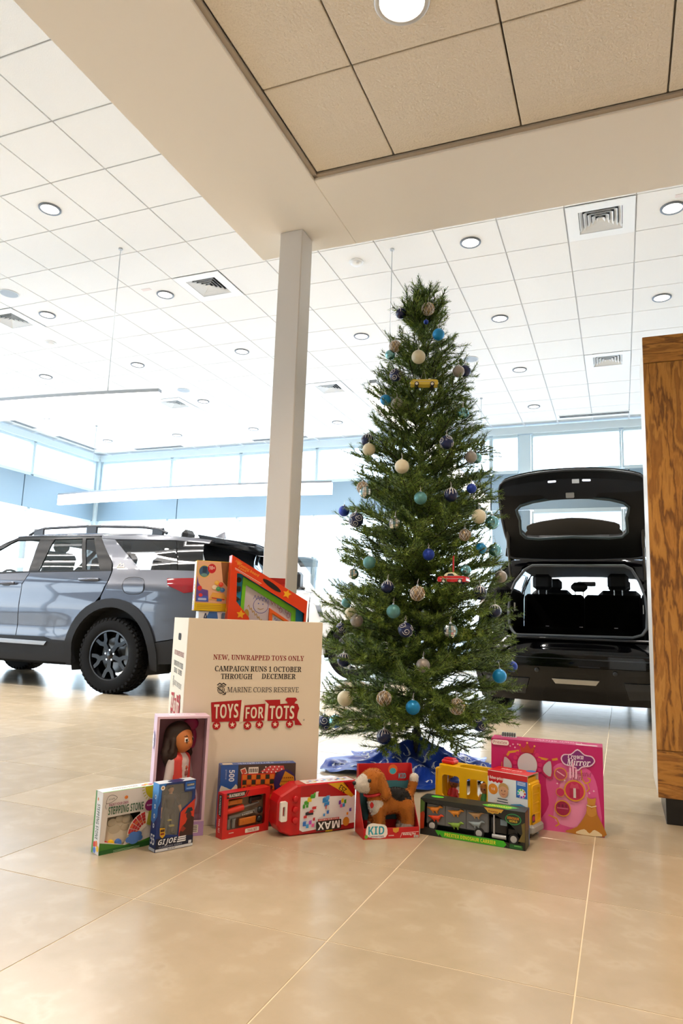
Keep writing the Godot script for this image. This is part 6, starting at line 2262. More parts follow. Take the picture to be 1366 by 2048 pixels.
func doll_box() -> void:
	var t := toy("doll_box", "tall pink doll box with an open window, leaning by the carton's front", "toy box", -1.643, -2.275, 42.9)
	var w := 0.200
	var h := 0.438
	var d := 0.098
	var hole := pv([0.010, 0.056, 0.190, 0.056, 0.190, 0.430, 0.010, 0.430])
	window_box(t, w, h, d, hole, paint("e0bfd2", 0.5), paint("c6a4b4", 0.7))
	# inner back drape
	var bd := MB.new()
	bd.at(Transform3D(Basis(), Vector3(0, 0, -0.090)))
	bd.ink_rect(0.004, 0.058, 0.196, 0.432, Color("a87f8b"))
	bd.ink_disc(0.165, 0.11, 0.022, 0.05, Color("e7cfdc"), 16)
	bd.ink_disc(0.172, 0.115, 0.008, 0.020, Color("c01f3e"), 12)
	bd.ink_disc(0.160, 0.100, 0.007, 0.012, Color("d8b13a"), 12)
	put(bd, "backdrop", printed(0.7), t)
	# bow behind the head
	var bow := MB.new()
	bow.ball(Vector3(0.140, 0.400, -0.074), Vector3(0.030, 0.026, 0.010), 16, 10)
	bow.ball(Vector3(0.152, 0.345, -0.080), Vector3(0.014, 0.040, 0.006), 14, 8)
	put(bow, "magenta_ribbon", paint("8e0f4a", 0.5), t)
	# the doll: turned a little to the right
	var yaw := Basis(Vector3.UP, 0.75)
	var base := Vector3(0.098, 0.0, -0.052)
	var P := func(x: float, y: float, z: float) -> Vector3: return base + yaw * Vector3(x, 0, z) + Vector3(0, y, 0)
	var skin := Color("c9793f")
	var hair := Color("2b170d")
	var b := Blob.new()
	b.egg(P.call(0, 0.350, 0.004), Vector3(0.044, 0.050, 0.044), skin, 0.01)
	b.egg(P.call(0, 0.331, 0.020), Vector3(0.030, 0.026, 0.028), skin, 0.015)
	b.egg(P.call(0, 0.338, 0.050), Vector3(0.006, 0.006, 0.006), skin, 0.008)
	b.egg(P.call(0, 0.322, 0.043), Vector3(0.009, 0.0035, 0.005), Color("b04a3a"), 0.002)
	for g in [-1.0, 1.0]:
		b.egg(P.call(g * 0.018, 0.350, 0.0415), Vector3(0.0085, 0.0085, 0.005), Color("efe6de"), 0.001)
		b.egg(P.call(g * 0.018, 0.349, 0.0455), Vector3(0.0055, 0.0065, 0.003), Color("1b0f0a"), 0.001)
		b.egg(P.call(g * 0.018, 0.364, 0.041), Vector3(0.010, 0.002, 0.004), Color("2b170d"), 0.001)
		b.egg(P.call(g * 0.044, 0.343, -0.002), Vector3(0.006, 0.011, 0.008), skin, 0.004)
	b.cap(P.call(0, 0.285, 0), P.call(0, 0.315, 0), 0.013, 0.013, skin, 0.008)
	# body: patterned top, coral waistcoat, pale sleeves
	var top := Color("d9c7c3")
	var coral := Color("d9463f")
	b.cap(P.call(-0.022, 0.272, 0), P.call(0.022, 0.272, 0), 0.024, 0.024, top, 0.012)
	b.cap(P.call(0, 0.262, 0.002), P.call(0, 0.195, 0.002), 0.036, 0.032, top, 0.012)
	for g in [-1.0, 1.0]:
		b.cap(P.call(g * 0.024, 0.272, 0.006), P.call(g * 0.024, 0.190, 0.008), 0.025, 0.026, coral, 0.008)
		b.cap(P.call(g * 0.046, 0.268, 0), P.call(g * 0.064, 0.205, 0.004), 0.016, 0.015, top, 0.010)
		b.cap(P.call(g * 0.064, 0.205, 0.004), P.call(g * 0.066, 0.165, 0.016), 0.011, 0.009, skin, 0.006)
		b.egg(P.call(g * 0.066, 0.152, 0.022), Vector3(0.009, 0.014, 0.008), skin, 0.006)
		b.cap(P.call(g * 0.018, 0.180, 0), P.call(g * 0.020, 0.085, 0), 0.022, 0.015, Color("4a4f78"), 0.008)
		b.cap(P.call(g * 0.020, 0.072, -0.006), P.call(g * 0.022, 0.070, 0.020), 0.013, 0.011, Color("d8d4d8"), 0.006)
	b.egg(P.call(0, 0.245, 0.036), Vector3(0.009, 0.008, 0.004), Color("b5523e"), 0.001)
	b.egg(P.call(0, 0.225, 0.036), Vector3(0.012, 0.012, 0.004), Color("8e4a48"), 0.001)
	var dm := MB.new()
	b.build(dm, 0.0026)
	var doll := put(dm, "doll", printed(0.5), t)
	doll.set_meta("label", "brown-haired doll in a coral waistcoat over a patterned top")
	var hb := Blob.new()
	hb.egg(P.call(0, 0.362, -0.008), Vector3(0.050, 0.052, 0.047), hair, 0.010)
	hb.egg(P.call(-0.030, 0.345, -0.022), Vector3(0.026, 0.050, 0.030), hair, 0.015)
	hb.egg(P.call(0.030, 0.345, -0.022), Vector3(0.026, 0.050, 0.030), hair, 0.015)
	var rng := RandomNumberGenerator.new()
	rng.seed = 9
	for k in 26:
		var g := -1.0 if k % 3 else 1.0
		var x := g * rng.randf_range(0.026, 0.056)
		var y0 := rng.randf_range(0.325, 0.350)
		var z := rng.randf_range(-0.035, 0.004)
		hb.cap(P.call(x * 0.9, y0, z), P.call(x * 1.15, y0 - 0.040, z + rng.randf_range(-0.006, 0.010)), 0.011, 0.010, hair, 0.006)
		hb.cap(P.call(x * 1.15, y0 - 0.040, z), P.call(x * 1.0 + g * rng.randf_range(-0.006, 0.010), y0 - 0.080, z + rng.randf_range(-0.004, 0.012)), 0.011, 0.006, hair, 0.006)
	var hm := MB.new()
	hb.build(hm, 0.0028)
	# keep the face free: cut away hair in front of it
	put(hm, "hair", paint("2b170d", 0.55), doll)
	var a := MB.new()
	a.at(F_front())
	a.ink_rect(0.0, 0.0, w, 0.052, Color("b892c6"))
	a.ink_disc(0.075, 0.026, 0.020, 0.020, Color("e6c65a"), 16)
	a.ink_disc(0.100, 0.012, 0.025, 0.016, Color("d2486a"), 16)
	a.ink_rect(0.150, 0.012, 0.180, 0.040, Color("e9e0d6"))
	for k in 4:
		a.ink_rect(0.154, 0.016 + 0.006 * k, 0.176, 0.0185 + 0.006 * k, Color("4a4048"))
	put(a, "printing", printed(0.5), t)
	var s := MB.new()
	s.at(F_left(d))
	s.ink_disc(0.045, 0.345, 0.030, 0.030, Color("b7a2c8"), 24)
	for k in 20:
		s.ink_disc(0.045 + 0.031 * cos(TAU * k / 20), 0.345 + 0.031 * sin(TAU * k / 20), 0.004, 0.004, Color("a48fbb"), 8)
	s.ink_disc(0.045, 0.345, 0.026, 0.026, Color("f1e8ef"), 24)
	s.write("Dream", 0.045, 0.350, 0.034, 0.014, Color("8574ad"), serif)
	s.write("collection", 0.045, 0.335, 0.026, 0.006, Color("8574ad"), sans)
	put(s, "side_printing", printed(0.5), t)
	var tp := MB.new()
	tp.at(F_top(h))
	tp.ink_rect(0.05, 0.03, 0.15, 0.07, Color("f0dfe8"))
	tp.write("Dream", 0.10, 0.05, 0.06, 0.02, Color("b0407a"), serif)
	put(tp, "top_printing", printed(0.5), t)

func puzzle() -> void:
	var t := toy("puzzle_box", "blue and red jigsaw puzzle box with checkerboard picture, behind the tool set", "puzzle", -1.487, -2.498, 41.4)
	var w := 0.308
	var h := 0.240
	var d := 0.046
	solid(t, "box_body", w, h, d, paint("27314a", 0.5))
	var a := MB.new()
	a.at(F_front())
	a.ink_rect(0.0, 0.0, w, h, Color("3a3230"))
	a.ink_rect(0.0, 0.13, 0.070, h, Color("2f5aa8"))
	a.ink(smooth(pv([0.0, 0.150, 0.020, 0.158, 0.045, 0.148, 0.070, 0.160, 0.070, 0.0, 0.0, 0.0]), 3), Color("d9cfc0"))
	a.write("500", 0.045, 0.200, 0.044, 0.022, Color("e3e8f2"), bold, -PI / 2)
	a.write("piece", 0.022, 0.205, 0.036, 0.007, Color("b9c8e4"), sans, -PI / 2)
	# playing cards, domino, checkerboard, globe of marbles
	a.ink_rect(0.074, 0.0, w, h, Color("4a3a34"))
	a.ink(pv([0.078, 0.222, 0.098, 0.230, 0.108, 0.208, 0.088, 0.200]), Color("e8ddd0"))
	a.ink(pv([0.081, 0.220, 0.097, 0.226, 0.104, 0.210, 0.089, 0.204]), Color("c4503c"))
	a.ink_rect(0.112, 0.205, 0.152, 0.230, Color("efe8dc"))
	for k in 5:
		a.ink_rect(0.116 + 0.007 * k, 0.210, 0.120 + 0.007 * k, 0.225, Color("3a3836"))
	a.ink(pv([0.160, 0.212, 0.200, 0.234, 0.256, 0.232, 0.262, 0.214, 0.210, 0.204]), Color("d24a4c"))
	for k in 14:
		a.ink_disc(0.170 + 0.006 * k, 0.214 + 0.010 * (k % 3 - 0.5), 0.003, 0.003, Color("f2e7e0"), 8)
	a.ink_rect(0.084, 0.060, 0.222, 0.206, Color("c8331f"))
	for i in 7:
		for k in 7:
			if (i + k) % 2 == 0:
				a.ink_rect(0.088 + 0.0186 * i, 0.066 + 0.0196 * k, 0.1056 + 0.0186 * i, 0.0846 + 0.0196 * k, Color("d9731f"))
			elif k > 4:
				a.ink_rect(0.089 + 0.0186 * i, 0.067 + 0.0196 * k, 0.1046 + 0.0186 * i, 0.0836 + 0.0196 * k, Color("27301f"))
	for k in 6:
		a.ink_disc(0.096 + 0.022 * k, 0.152, 0.0075, 0.0075, Color("5a1512"), 12)
	a.ink_disc(0.262, 0.172, 0.046, 0.046, Color("3a2a5c"), 24)
	a.ink(pv([0.262, 0.212, 0.300, 0.190, 0.304, 0.160, 0.270, 0.140, 0.240, 0.160]), Color("d08a22"))
	for k in 18:
		a.ink_disc(0.250 + 0.0085 * (k % 6), 0.158 + 0.014 * (k / 6), 0.0028, 0.0028, Color("7a2f1c"), 6)
	for q in [[0.236, 0.110, "b3202a", "VOLT"], [0.240, 0.075, "8f1b2a", ""], [0.235, 0.035, "2f4a63", ""]]:
		a.ink_round(q[0], q[1] - 0.014, q[0] + 0.050, q[1] + 0.014, 0.004, Color(q[2]))
		a.ink_disc(q[0] + 0.025, q[1], 0.010, 0.010, Color("d8cfc8"), 12)
		a.ink_disc(q[0] + 0.025, q[1], 0.005, 0.005, Color(q[2]), 10)
	put(a, "printing", printed(0.4), t)
	var s := MB.new()
	s.at(F_top(h))
	s.ink_rect(0.0, 0.0, w, d, Color("33549c"))
	s.ink_round(0.010, 0.010, 0.050, 0.036, 0.003, Color("d8c8a4"))
	s.write("springbok", 0.145, 0.023, 0.15, 0.026, Color("cdd6ea"), bold, PI)
	s.write("500 piece", 0.27, 0.023, 0.04, 0.012, Color("cdd6ea"), bold, PI)
	put(s, "top_printing", printed(0.4), t)
	var l := MB.new()
	l.at(F_left(d))
	l.ink_rect(0.0, 0.0, d, h, Color("27468c"))
	put(l, "side_printing", printed(0.4), t)

func tool_set() -> void:
	var t := toy("tool_set_box", "red toy tool set box with a square window, in front of the jigsaw puzzle", "toy box", -1.405, -2.397, 64.5)
	var w := 0.216
	var h := 0.163
	var d := 0.042
	var hole := MB.rounded(0.020, 0.029, 0.196, 0.140, 0.006)
	window_box(t, w, h, d, hole, paint("c8201c", 0.35), paint("a99b84", 0.6))
	# toy tools on their card
	var orange := paint("c46f22", 0.45)
	var grey := paint("7c7a76", 0.35, 0.3)
	var blackp := paint("1c1c1d", 0.4)
	for q in [[0.058, 0.122, 0.074, 0.018, 0.0], [0.125, 0.045, 0.078, 0.026, 0.0]]:
		var p := MB.new()
		p.box(Vector3(q[0], q[1], -0.018), Vector3(q[2], q[3], 0.010), 0.002)
		for k in 2:
			p.cyl(Vector3(q[0] - 0.018 + 0.036 * k, q[1], -0.014), Vector3(q[0] - 0.018 + 0.036 * k, q[1], -0.0115), 0.005, 0.005, 10)
		put(p, "toy_plank", orange, t)
	var sd := MB.new()
	sd.at(Transform3D(Basis(Vector3.BACK, 0.10), Vector3(0.062, 0.095, -0.015)))
	sd.cyl(Vector3(-0.036, 0, 0), Vector3(0.036, 0, 0), 0.0105, 0.012, 12)
	sd.ball(Vector3(-0.036, 0, 0), Vector3(0.006, 0.0105, 0.0105), 12, 8)
	put(sd, "screwdriver_handle", paint("c9321c", 0.35), t)
	var sb := MB.new()
	sb.at(Transform3D(Basis(Vector3.BACK, 0.10), Vector3(0.062, 0.095, -0.015)))
	sb.cyl(Vector3(0.036, 0, 0), Vector3(0.112, 0, 0), 0.005, 0.004, 10)
	put(sb, "screwdriver_blade", grey, t)
	var sp := MB.new()
	sp.at(Transform3D(Basis(Vector3.BACK, 0.06), Vector3(0.100, 0.072, -0.016)))
	sp.box(Vector3.ZERO, Vector3(0.130, 0.013, 0.006), 0.003)
	sp.cyl(Vector3(0.066, 0, -0.003), Vector3(0.066, 0, 0.003), 0.011, 0.011, 14)
	put(sp, "spanner", grey, t)
	var spl := MB.new()
	spl.at(Transform3D(Basis(Vector3.BACK, 0.06), Vector3(0.100, 0.072, -0.0126)))
	spl.ink_rect(-0.010, -0.0045, 0.050, 0.0045, Color("201d1b"))
	spl.write("BLACK&DECKER", 0.020, 0.0, 0.052, 0.006, Color("e3dfd8"), bold)
	put(spl, "tool_lettering", printed(0.5), t)
	var hm := MB.new()
	hm.box(Vector3(0.158, 0.124, -0.016), Vector3(0.055, 0.016, 0.014), 0.003)
	hm.box(Vector3(0.133, 0.120, -0.016), Vector3(0.010, 0.026, 0.012), 0.003)
	put(hm, "toy_clamp", blackp, t)
	for q in [[0.180, 0.078], [0.180, 0.045]]:
		var p := MB.new()
		p.ball(Vector3(q[0], q[1], -0.014), Vector3(0.013, 0.013, 0.010), 16, 10)
		put(p, "toy_knob", blackp, t)
	for x in [0.034, 0.058]:
		var p := MB.new()
		p.cyl(Vector3(x, 0.030, -0.016), Vector3(x, 0.060, -0.016), 0.008, 0.008, 12)
		p.cyl(Vector3(x, 0.060, -0.016), Vector3(x, 0.064, -0.016), 0.010, 0.010, 12)
		put(p, "toy_bolt", grey, t)
	var hl := MB.new()
	hl.at(F_front())
	hl.ink(pv([0.012, 0.143, 0.092, 0.143, 0.104, 0.1625, 0.012, 0.1625]), Color("1b1716"))
	hl.ink_disc(0.018, 0.152, 0.0035, 0.0035, Color("d23a1c"), 10)
	hl.write("BLACK&DECKER", 0.058, 0.1525, 0.070, 0.011, Color("f0ebe4"), bold)
	hl.ink(pv([0.098, 0.143, 0.110, 0.1625, 0.114, 0.1625, 0.102, 0.143]), Color("1b1716"))
	hl.ink_round(0.104, 0.007, 0.170, 0.022, 0.003, Color("e8ded2"))
	hl.write("TOOL SET", 0.137, 0.0145, 0.044, 0.009, Color("a02019"), bold)
	hl.write("WARNING", 0.040, 0.018, 0.022, 0.004, Color("f0d9cf"), bold)
	put(hl, "printing", printed(0.4), t)
	var s := MB.new()
	s.at(F_left(d))
	s.ink(pv([0.008, 0.085, 0.030, 0.075, 0.030, 0.155, 0.008, 0.155]), Color("1b1716"))
	s.write("BLACK&DECKER", 0.019, 0.117, 0.068, 0.010, Color("c9e0d8"), bold, -PI / 2)
	s.write("TOOL SET", 0.019, 0.045, 0.050, 0.010, Color("f0d9cf"), bold, -PI / 2)
	put(s, "side_printing", printed(0.4), t)

func block_case() -> void:
	var t := toy("building_block_case", "red plastic building block case standing upside down next to the plush dog", "toy", -1.197, -2.556, 51.0)
	var red := paint("c01219", 0.25)
	var h := 0.186
	var w := 0.285
	var d := 0.075
	# body: chamfered end towards the handle
	var b := MB.new()
	b.at(Transform3D(Basis(), Vector3(0, 0, -d)))
	b.prism(pv([0.0, 0.0, w, 0.0, w, h, 0.02, h, -0.050, h - 0.035, -0.060, h - 0.06, -0.060, 0.045, -0.045, 0.02]), d, 0.006)
	put(b, "case_body", red, t)
	var hd := MB.new()
	hd.at(Transform3D(Basis(), Vector3(-0.052, 0.060, 0.0)))
	hd.frame(MB.rounded(0.0, 0.0, 0.028, 0.072, 0.006), MB.rounded(0.009, 0.018, 0.019, 0.054, 0.003), 0.012)
	put(hd, "handle", paint("e9e7e2", 0.4), t)
	for y in [0.058, 0.097, 0.136]:
		var s := MB.new()
		s.at(Transform3D(Basis(Vector3.RIGHT, PI / 2), Vector3(0.014, y, 0.0)))
		s.lathe([Vector2(0.0, 0.010), Vector2(0.010, 0.010), Vector2(0.012, 0.008), Vector2(0.012, -0.002)], 18)
		put(s, "stud", red, t)
	var a := MB.new()
	a.at(F_front())
	a.ink_rect(0.036, 0.004, w - 0.004, h - 0.004, Color("a80f1a"))
	a.ink(pv([0.036, 0.140, 0.150, 0.134, w - 0.004, 0.128, w - 0.004, 0.024, 0.050, 0.012, 0.036, 0.020]), Color("e6e3e6"))
	a.ink(pv([0.155, h - 0.004, 0.225, h - 0.004, w - 0.010, 0.128, w - 0.020, 0.122]), Color("d9a520"))
	a.write("253", 0.222, 0.157, 0.036, 0.020, Color("2a1d14"), bold, PI - 0.65)
	a.write("BRICKS", 0.236, 0.172, 0.026, 0.007, Color("2a1d14"), bold, PI - 0.65)
	# built models: dinosaur, bird, plane, butterfly, loose bricks
	var blocks := [[0.052, 0.110, 0.020, 0.012, "4aa02c"], [0.066, 0.120, 0.018, 0.014, "e2c21c"], [0.078, 0.132, 0.020, 0.012, "3f9a34"], [0.092, 0.138, 0.018, 0.012, "4aa02c"], [0.100, 0.130, 0.012, 0.020, "e9e9ea"], [0.046, 0.098, 0.010, 0.012, "3f9a34"], [0.060, 0.100, 0.010, 0.010, "3f9a34"],
		[0.132, 0.112, 0.026, 0.016, "2f86d0"], [0.146, 0.122, 0.016, 0.012, "4b9ee0"], [0.140, 0.098, 0.014, 0.012, "2f86d0"], [0.152, 0.102, 0.010, 0.010, "2f86d0"], [0.146, 0.088, 0.004, 0.012, "c02a20"],
		[0.058, 0.072, 0.034, 0.010, "23262e"], [0.072, 0.080, 0.020, 0.008, "c0262c"], [0.086, 0.092, 0.018, 0.008, "c0262c"], [0.050, 0.062, 0.014, 0.008, "c0262c"], [0.062, 0.086, 0.014, 0.007, "d9d9dc"],
		[0.204, 0.100, 0.010, 0.012, "7a3fa8"], [0.216, 0.106, 0.010, 0.012, "e2c21c"], [0.228, 0.102, 0.010, 0.012, "3f9a34"], [0.210, 0.088, 0.010, 0.010, "d95a9a"], [0.222, 0.090, 0.010, 0.010, "2f86d0"],
		[0.150, 0.070, 0.010, 0.010, "2f6fc8"], [0.135, 0.062, 0.008, 0.008, "2f86d0"], [0.090, 0.050, 0.009, 0.009, "c0262c"], [0.252, 0.070, 0.010, 0.010, "6a52b0"], [0.240, 0.058, 0.008, 0.008, "e2861c"], [0.046, 0.034, 0.014, 0.014, "2f6fc8"], [0.060, 0.026, 0.012, 0.012, "3f9ad8"], [0.072, 0.038, 0.012, 0.012, "b04fc0"], [0.084, 0.028, 0.012, 0.010, "e05a9a"]]
	for q in blocks:
		var c := Color(q[4])
		a.ink_rect(q[0], q[1], q[0] + q[2], q[1] + q[3], c)
		a.ink(pv([q[0], q[1] + q[3], q[0] + q[2] * 0.25, q[1] + q[3] * 1.3, q[0] + q[2] * 1.2, q[1] + q[3] * 1.3, q[0] + q[2], q[1] + q[3]]), c.lightened(0.22))
	a.ink_rect(0.112, 0.046, 0.206, 0.054, Color("b3161f"))
	a.write("BUILD MORE FOR LESS", 0.159, 0.050, 0.086, 0.005, Color("f2e9e6"), bold, PI)
	a.ink_round(0.104, 0.010, 0.216, 0.046, 0.004, Color("1f1b1c"))
	a.write("MAX", 0.160, 0.028, 0.098, 0.028, Color("f1eef0"), bold, PI)
	a.ink_disc(0.238, 0.034, 0.015, 0.017, Color("c9822a"), 18)
	a.write("ZURU", 0.162, 0.0068, 0.030, 0.006, Color("e8c81c"), bold, PI)
	put(a, "printing", printed(0.35), t)
	var tp := MB.new()
	tp.at(F_top(h))
	tp.ink_rect(0.060, 0.006, w - 0.006, d - 0.006, Color("e2dfe0"))
	for k in 12:
		tp.ink_disc(0.080 + 0.016 * k, 0.03 + 0.014 * (k % 2), 0.007, 0.007, Color(["c0262c", "2f86d0", "e2c21c", "7a3fa8"][k % 4]), 10)
	put(tp, "top_printing", printed(0.35), t)

func plush_dog() -> void:
	var t := toy("plush_dog_tray", "red open display tray with walking puppy lettering, next to the block case", "toy box", -0.937, -2.653, 36.2)
	var w := 0.227
	var red := paint("c31c22", 0.4)
	var d := 0.115
	for s in [["tray_front", Vector3(w / 2, 0.020, -0.001), Vector3(w, 0.040, 0.002)], ["tray_bottom", Vector3(w / 2, 0.002, -d / 2), Vector3(w, 0.003, d - 0.004)], ["back_panel", Vector3(w / 2, 0.1285, -d + 0.001), Vector3(w, 0.257, 0.002)]]:
		var p := MB.new()
		p.box(s[1], s[2], 0.0006)
		put(p, s[0], red, t)
	for x in [0.001, w - 0.001]:
		var p := MB.new()
		p.at(Transform3D(Basis(Vector3(0, 0, -1), Vector3(0, 1, 0), Vector3(1, 0, 0)), Vector3(x - 0.001, 0, 0)))
		p.prism(pv([0.0, 0.0, d, 0.0, d, 0.257, d - 0.02, 0.257, 0.06, 0.12, 0.0, 0.040]), 0.002)
		put(p, "tray_side", red, t)
	var lin := MB.new()
	lin.at(Transform3D(Basis(), Vector3(0, 0, -d + 0.0024)))
	lin.ink_rect(0.006, 0.04, w - 0.006, 0.19, Color("3f7a86"))
	lin.ink_disc(0.152, 0.232, 0.020, 0.020, Color("e0682a"), 18)
	lin.ink_disc(0.152, 0.226, 0.014, 0.012, Color("3fb0c4"), 16)
	lin.ink_round(0.172, 0.188, 0.214, 0.226, 0.004, Color("b81a20"))
	lin.write("KID", 0.193, 0.207, 0.032, 0.020, Color("3fb0c4"), bold)
	put(lin, "back_printing", printed(0.5), t)
	var a := MB.new()
	a.at(F_front())
	a.ink(smooth(pv([0.016, 0.010, 0.090, 0.006, 0.092, 0.046, 0.056, 0.056, 0.030, 0.058, 0.014, 0.046]), 3), Color("f1ece6"))
	a.write("KID", 0.052, 0.032, 0.064, 0.030, Color("2f9fb4"), bold)
	a.write("Connection", 0.052, 0.0105, 0.060, 0.009, Color("6a5a8c"), bold)
	a.ink_disc(0.012, 0.010, 0.007, 0.007, Color("6faf3a"), 12)
	a.ink(pv([0.118, 0.038, 0.144, 0.040, 0.142, 0.026, 0.131, 0.020, 0.120, 0.026]), Color("d99a3a"))
	a.ink_line([Vector2(0.150, 0.004), Vector2(0.156, 0.020), Vector2(0.224, 0.022)], 0.0016, Color("f0dcd6"))
	a.write("Walking Pet", 0.186, 0.014, 0.054, 0.011, Color("f6efe9"), bold)
	a.ink_rect(0.205, 0.002, 0.224, 0.010, Color("e9e2dc"))
	for k in 6:
		a.ink_rect(0.207 + 0.0027 * k, 0.003, 0.2083 + 0.0027 * k, 0.009, Color("2a2422"))
	a.write("WARNING", 0.112, 0.012, 0.022, 0.004, Color("f0dcd6"), bold)
	put(a, "printing", printed(0.45), t)
	# the puppy stands in the tray, head turned out over its left edge
	var dog := toy("plush_puppy", "tan and white plush puppy with a black saddle and red collar standing in the tray", "plush toy", -0.937, -2.653, 36.2)
	var D := func(x: float, y: float, z: float) -> Vector3: return Vector3(x, y, z)
	var tan := Color("c4762a")
	var white := Color("e9e2d8")
	var blk := Color("1c1a1b")
	var b := Blob.new()
	b.cap(D.call(0.085, 0.118, -0.062), D.call(0.180, 0.120, -0.066), 0.044, 0.042, tan, 0.02)
	b.egg(D.call(0.150, 0.142, -0.064), Vector3(0.046, 0.030, 0.042), blk, 0.010)
	b.egg(D.call(0.186, 0.128, -0.064), Vector3(0.026, 0.032, 0.038), blk, 0.010)
	b.egg(D.call(0.066, 0.112, -0.048), Vector3(0.030, 0.044, 0.034), white, 0.014)
	b.cap(D.call(0.076, 0.130, -0.055), D.call(0.056, 0.182, -0.050), 0.036, 0.036, tan, 0.02)
	# head, muzzle and ears
	b.egg(D.call(0.046, 0.204, -0.046), Vector3(0.048, 0.046, 0.046), tan, 0.015)
	b.egg(D.call(0.014, 0.198, -0.036), Vector3(0.034, 0.034, 0.030), white, 0.014)
	b.egg(D.call(-0.008, 0.194, -0.032), Vector3(0.024, 0.021, 0.022), white, 0.012)
	b.egg(D.call(0.004, 0.180, -0.034), Vector3(0.022, 0.012, 0.018), white, 0.008)
	b.egg(D.call(-0.032, 0.200, -0.028), Vector3(0.0075, 0.0065, 0.008), blk, 0.002)
	b.cap(D.call(0.068, 0.226, -0.018), D.call(0.090, 0.160, -0.008), 0.016, 0.020, tan, 0.008)
	b.cap(D.call(0.072, 0.228, -0.078), D.call(0.094, 0.168, -0.088), 0.016, 0.019, tan, 0.008)
	# legs, feet, tail
	for z in [-0.040, -0.086]:
		b.cap(D.call(0.074, 0.105, z), D.call(0.072, 0.045, z), 0.027, 0.023, tan, 0.012)
		b.cap(D.call(0.072, 0.040, z), D.call(0.062, 0.022, z), 0.024, 0.019, white, 0.010)
		b.cap(D.call(0.184, 0.105, z), D.call(0.194, 0.050, z), 0.032, 0.024, tan, 0.014)
		b.cap(D.call(0.192, 0.040, z), D.call(0.182, 0.022, z), 0.024, 0.019, white, 0.010)
	b.cap(D.call(0.208, 0.140, -0.066), D.call(0.224, 0.190, -0.064), 0.015, 0.017, tan, 0.010)
	b.egg(D.call(0.226, 0.208, -0.063), Vector3(0.017, 0.018, 0.017), white, 0.008)
	var m := MB.new()
	b.build(m, 0.0034)
	var fur := StandardMaterial3D.new()
	fur.vertex_color_use_as_albedo = true
	fur.albedo_texture = noisy(31, 0.12, [[0.0, "b8b0a6"], [0.5, "f4f0ea"], [1.0, "ffffff"]], 256, 4)
	fur.uv1_triplanar = true
	fur.uv1_scale = Vector3(14, 14, 14)
	fur.roughness = 0.95
	fur.rim_enabled = true
	fur.rim = 0.4
	fur.resource_name = "plush"
	put(m, "body", fur, dog)
	for q in [[0.021, 0.2135, -0.0050], [0.004, 0.216, -0.066]]:
		var ey := MB.new()
		ey.ball(Vector3(q[0], q[1], q[2]), Vector3(0.0075, 0.0075, 0.006), 14, 10)
		put(ey, "eye", paint("0d0a09", 0.08), dog)
	var ns := MB.new()
	ns.ball(Vector3(-0.033, 0.201, -0.029), Vector3(0.008, 0.007, 0.009), 14, 10)
	put(ns, "nose", paint("131010", 0.25), dog)
	# fuzz: short tufts standing off the plush
	var tf := MB.new()
	var rng := RandomNumberGenerator.new()
	rng.seed = 77
	for k in range(0, m.v.size(), 3):
		if rng.randf() < 0.55:
			continue
		var c := m.c[k]
		var p := (m.v[k] + m.v[k + 1] + m.v[k + 2]) / 3.0
		var nn := (m.n[k] + Vector3(rng.randf_range(-0.5, 0.5), rng.randf_range(-0.9, 0.2), rng.randf_range(-0.5, 0.5))).normalized()
		var sd := nn.cross(Vector3(rng.randf(), rng.randf(), rng.randf())).normalized() * 0.0011
		tf.col = c * rng.randf_range(0.8, 1.1)
		tf.tri(p + sd, p - sd, p + nn * rng.randf_range(0.003, 0.006), m.n[k], m.n[k], m.n[k])
	var fz := put(tf, "pile", printed(0.95), dog)
	fz.set_meta("kind", "stuff")
	var col := MB.new()
	var ringp := []
	for k in 21:
		var th := TAU * k / 20
		ringp.append(Vector3(0.058, 0.160, -0.050) + Vector3(0.040 * cos(th), 0.010 * cos(th), 0.040 * sin(th)))
	col.tube(ringp, 0.006, 6)
	put(col, "collar", paint("b3161c", 0.5), dog)
	var tag := MB.new()
	tag.prism(smooth(pv([-0.008, 0.0, 0.0, 0.012, 0.008, 0.0, 0.0, -0.012]), 3), 0.002)
	var tg := put(tag, "tag", paint("b3161c", 0.4), dog)
	tg.position = Vector3(0.034, 0.122, -0.010)

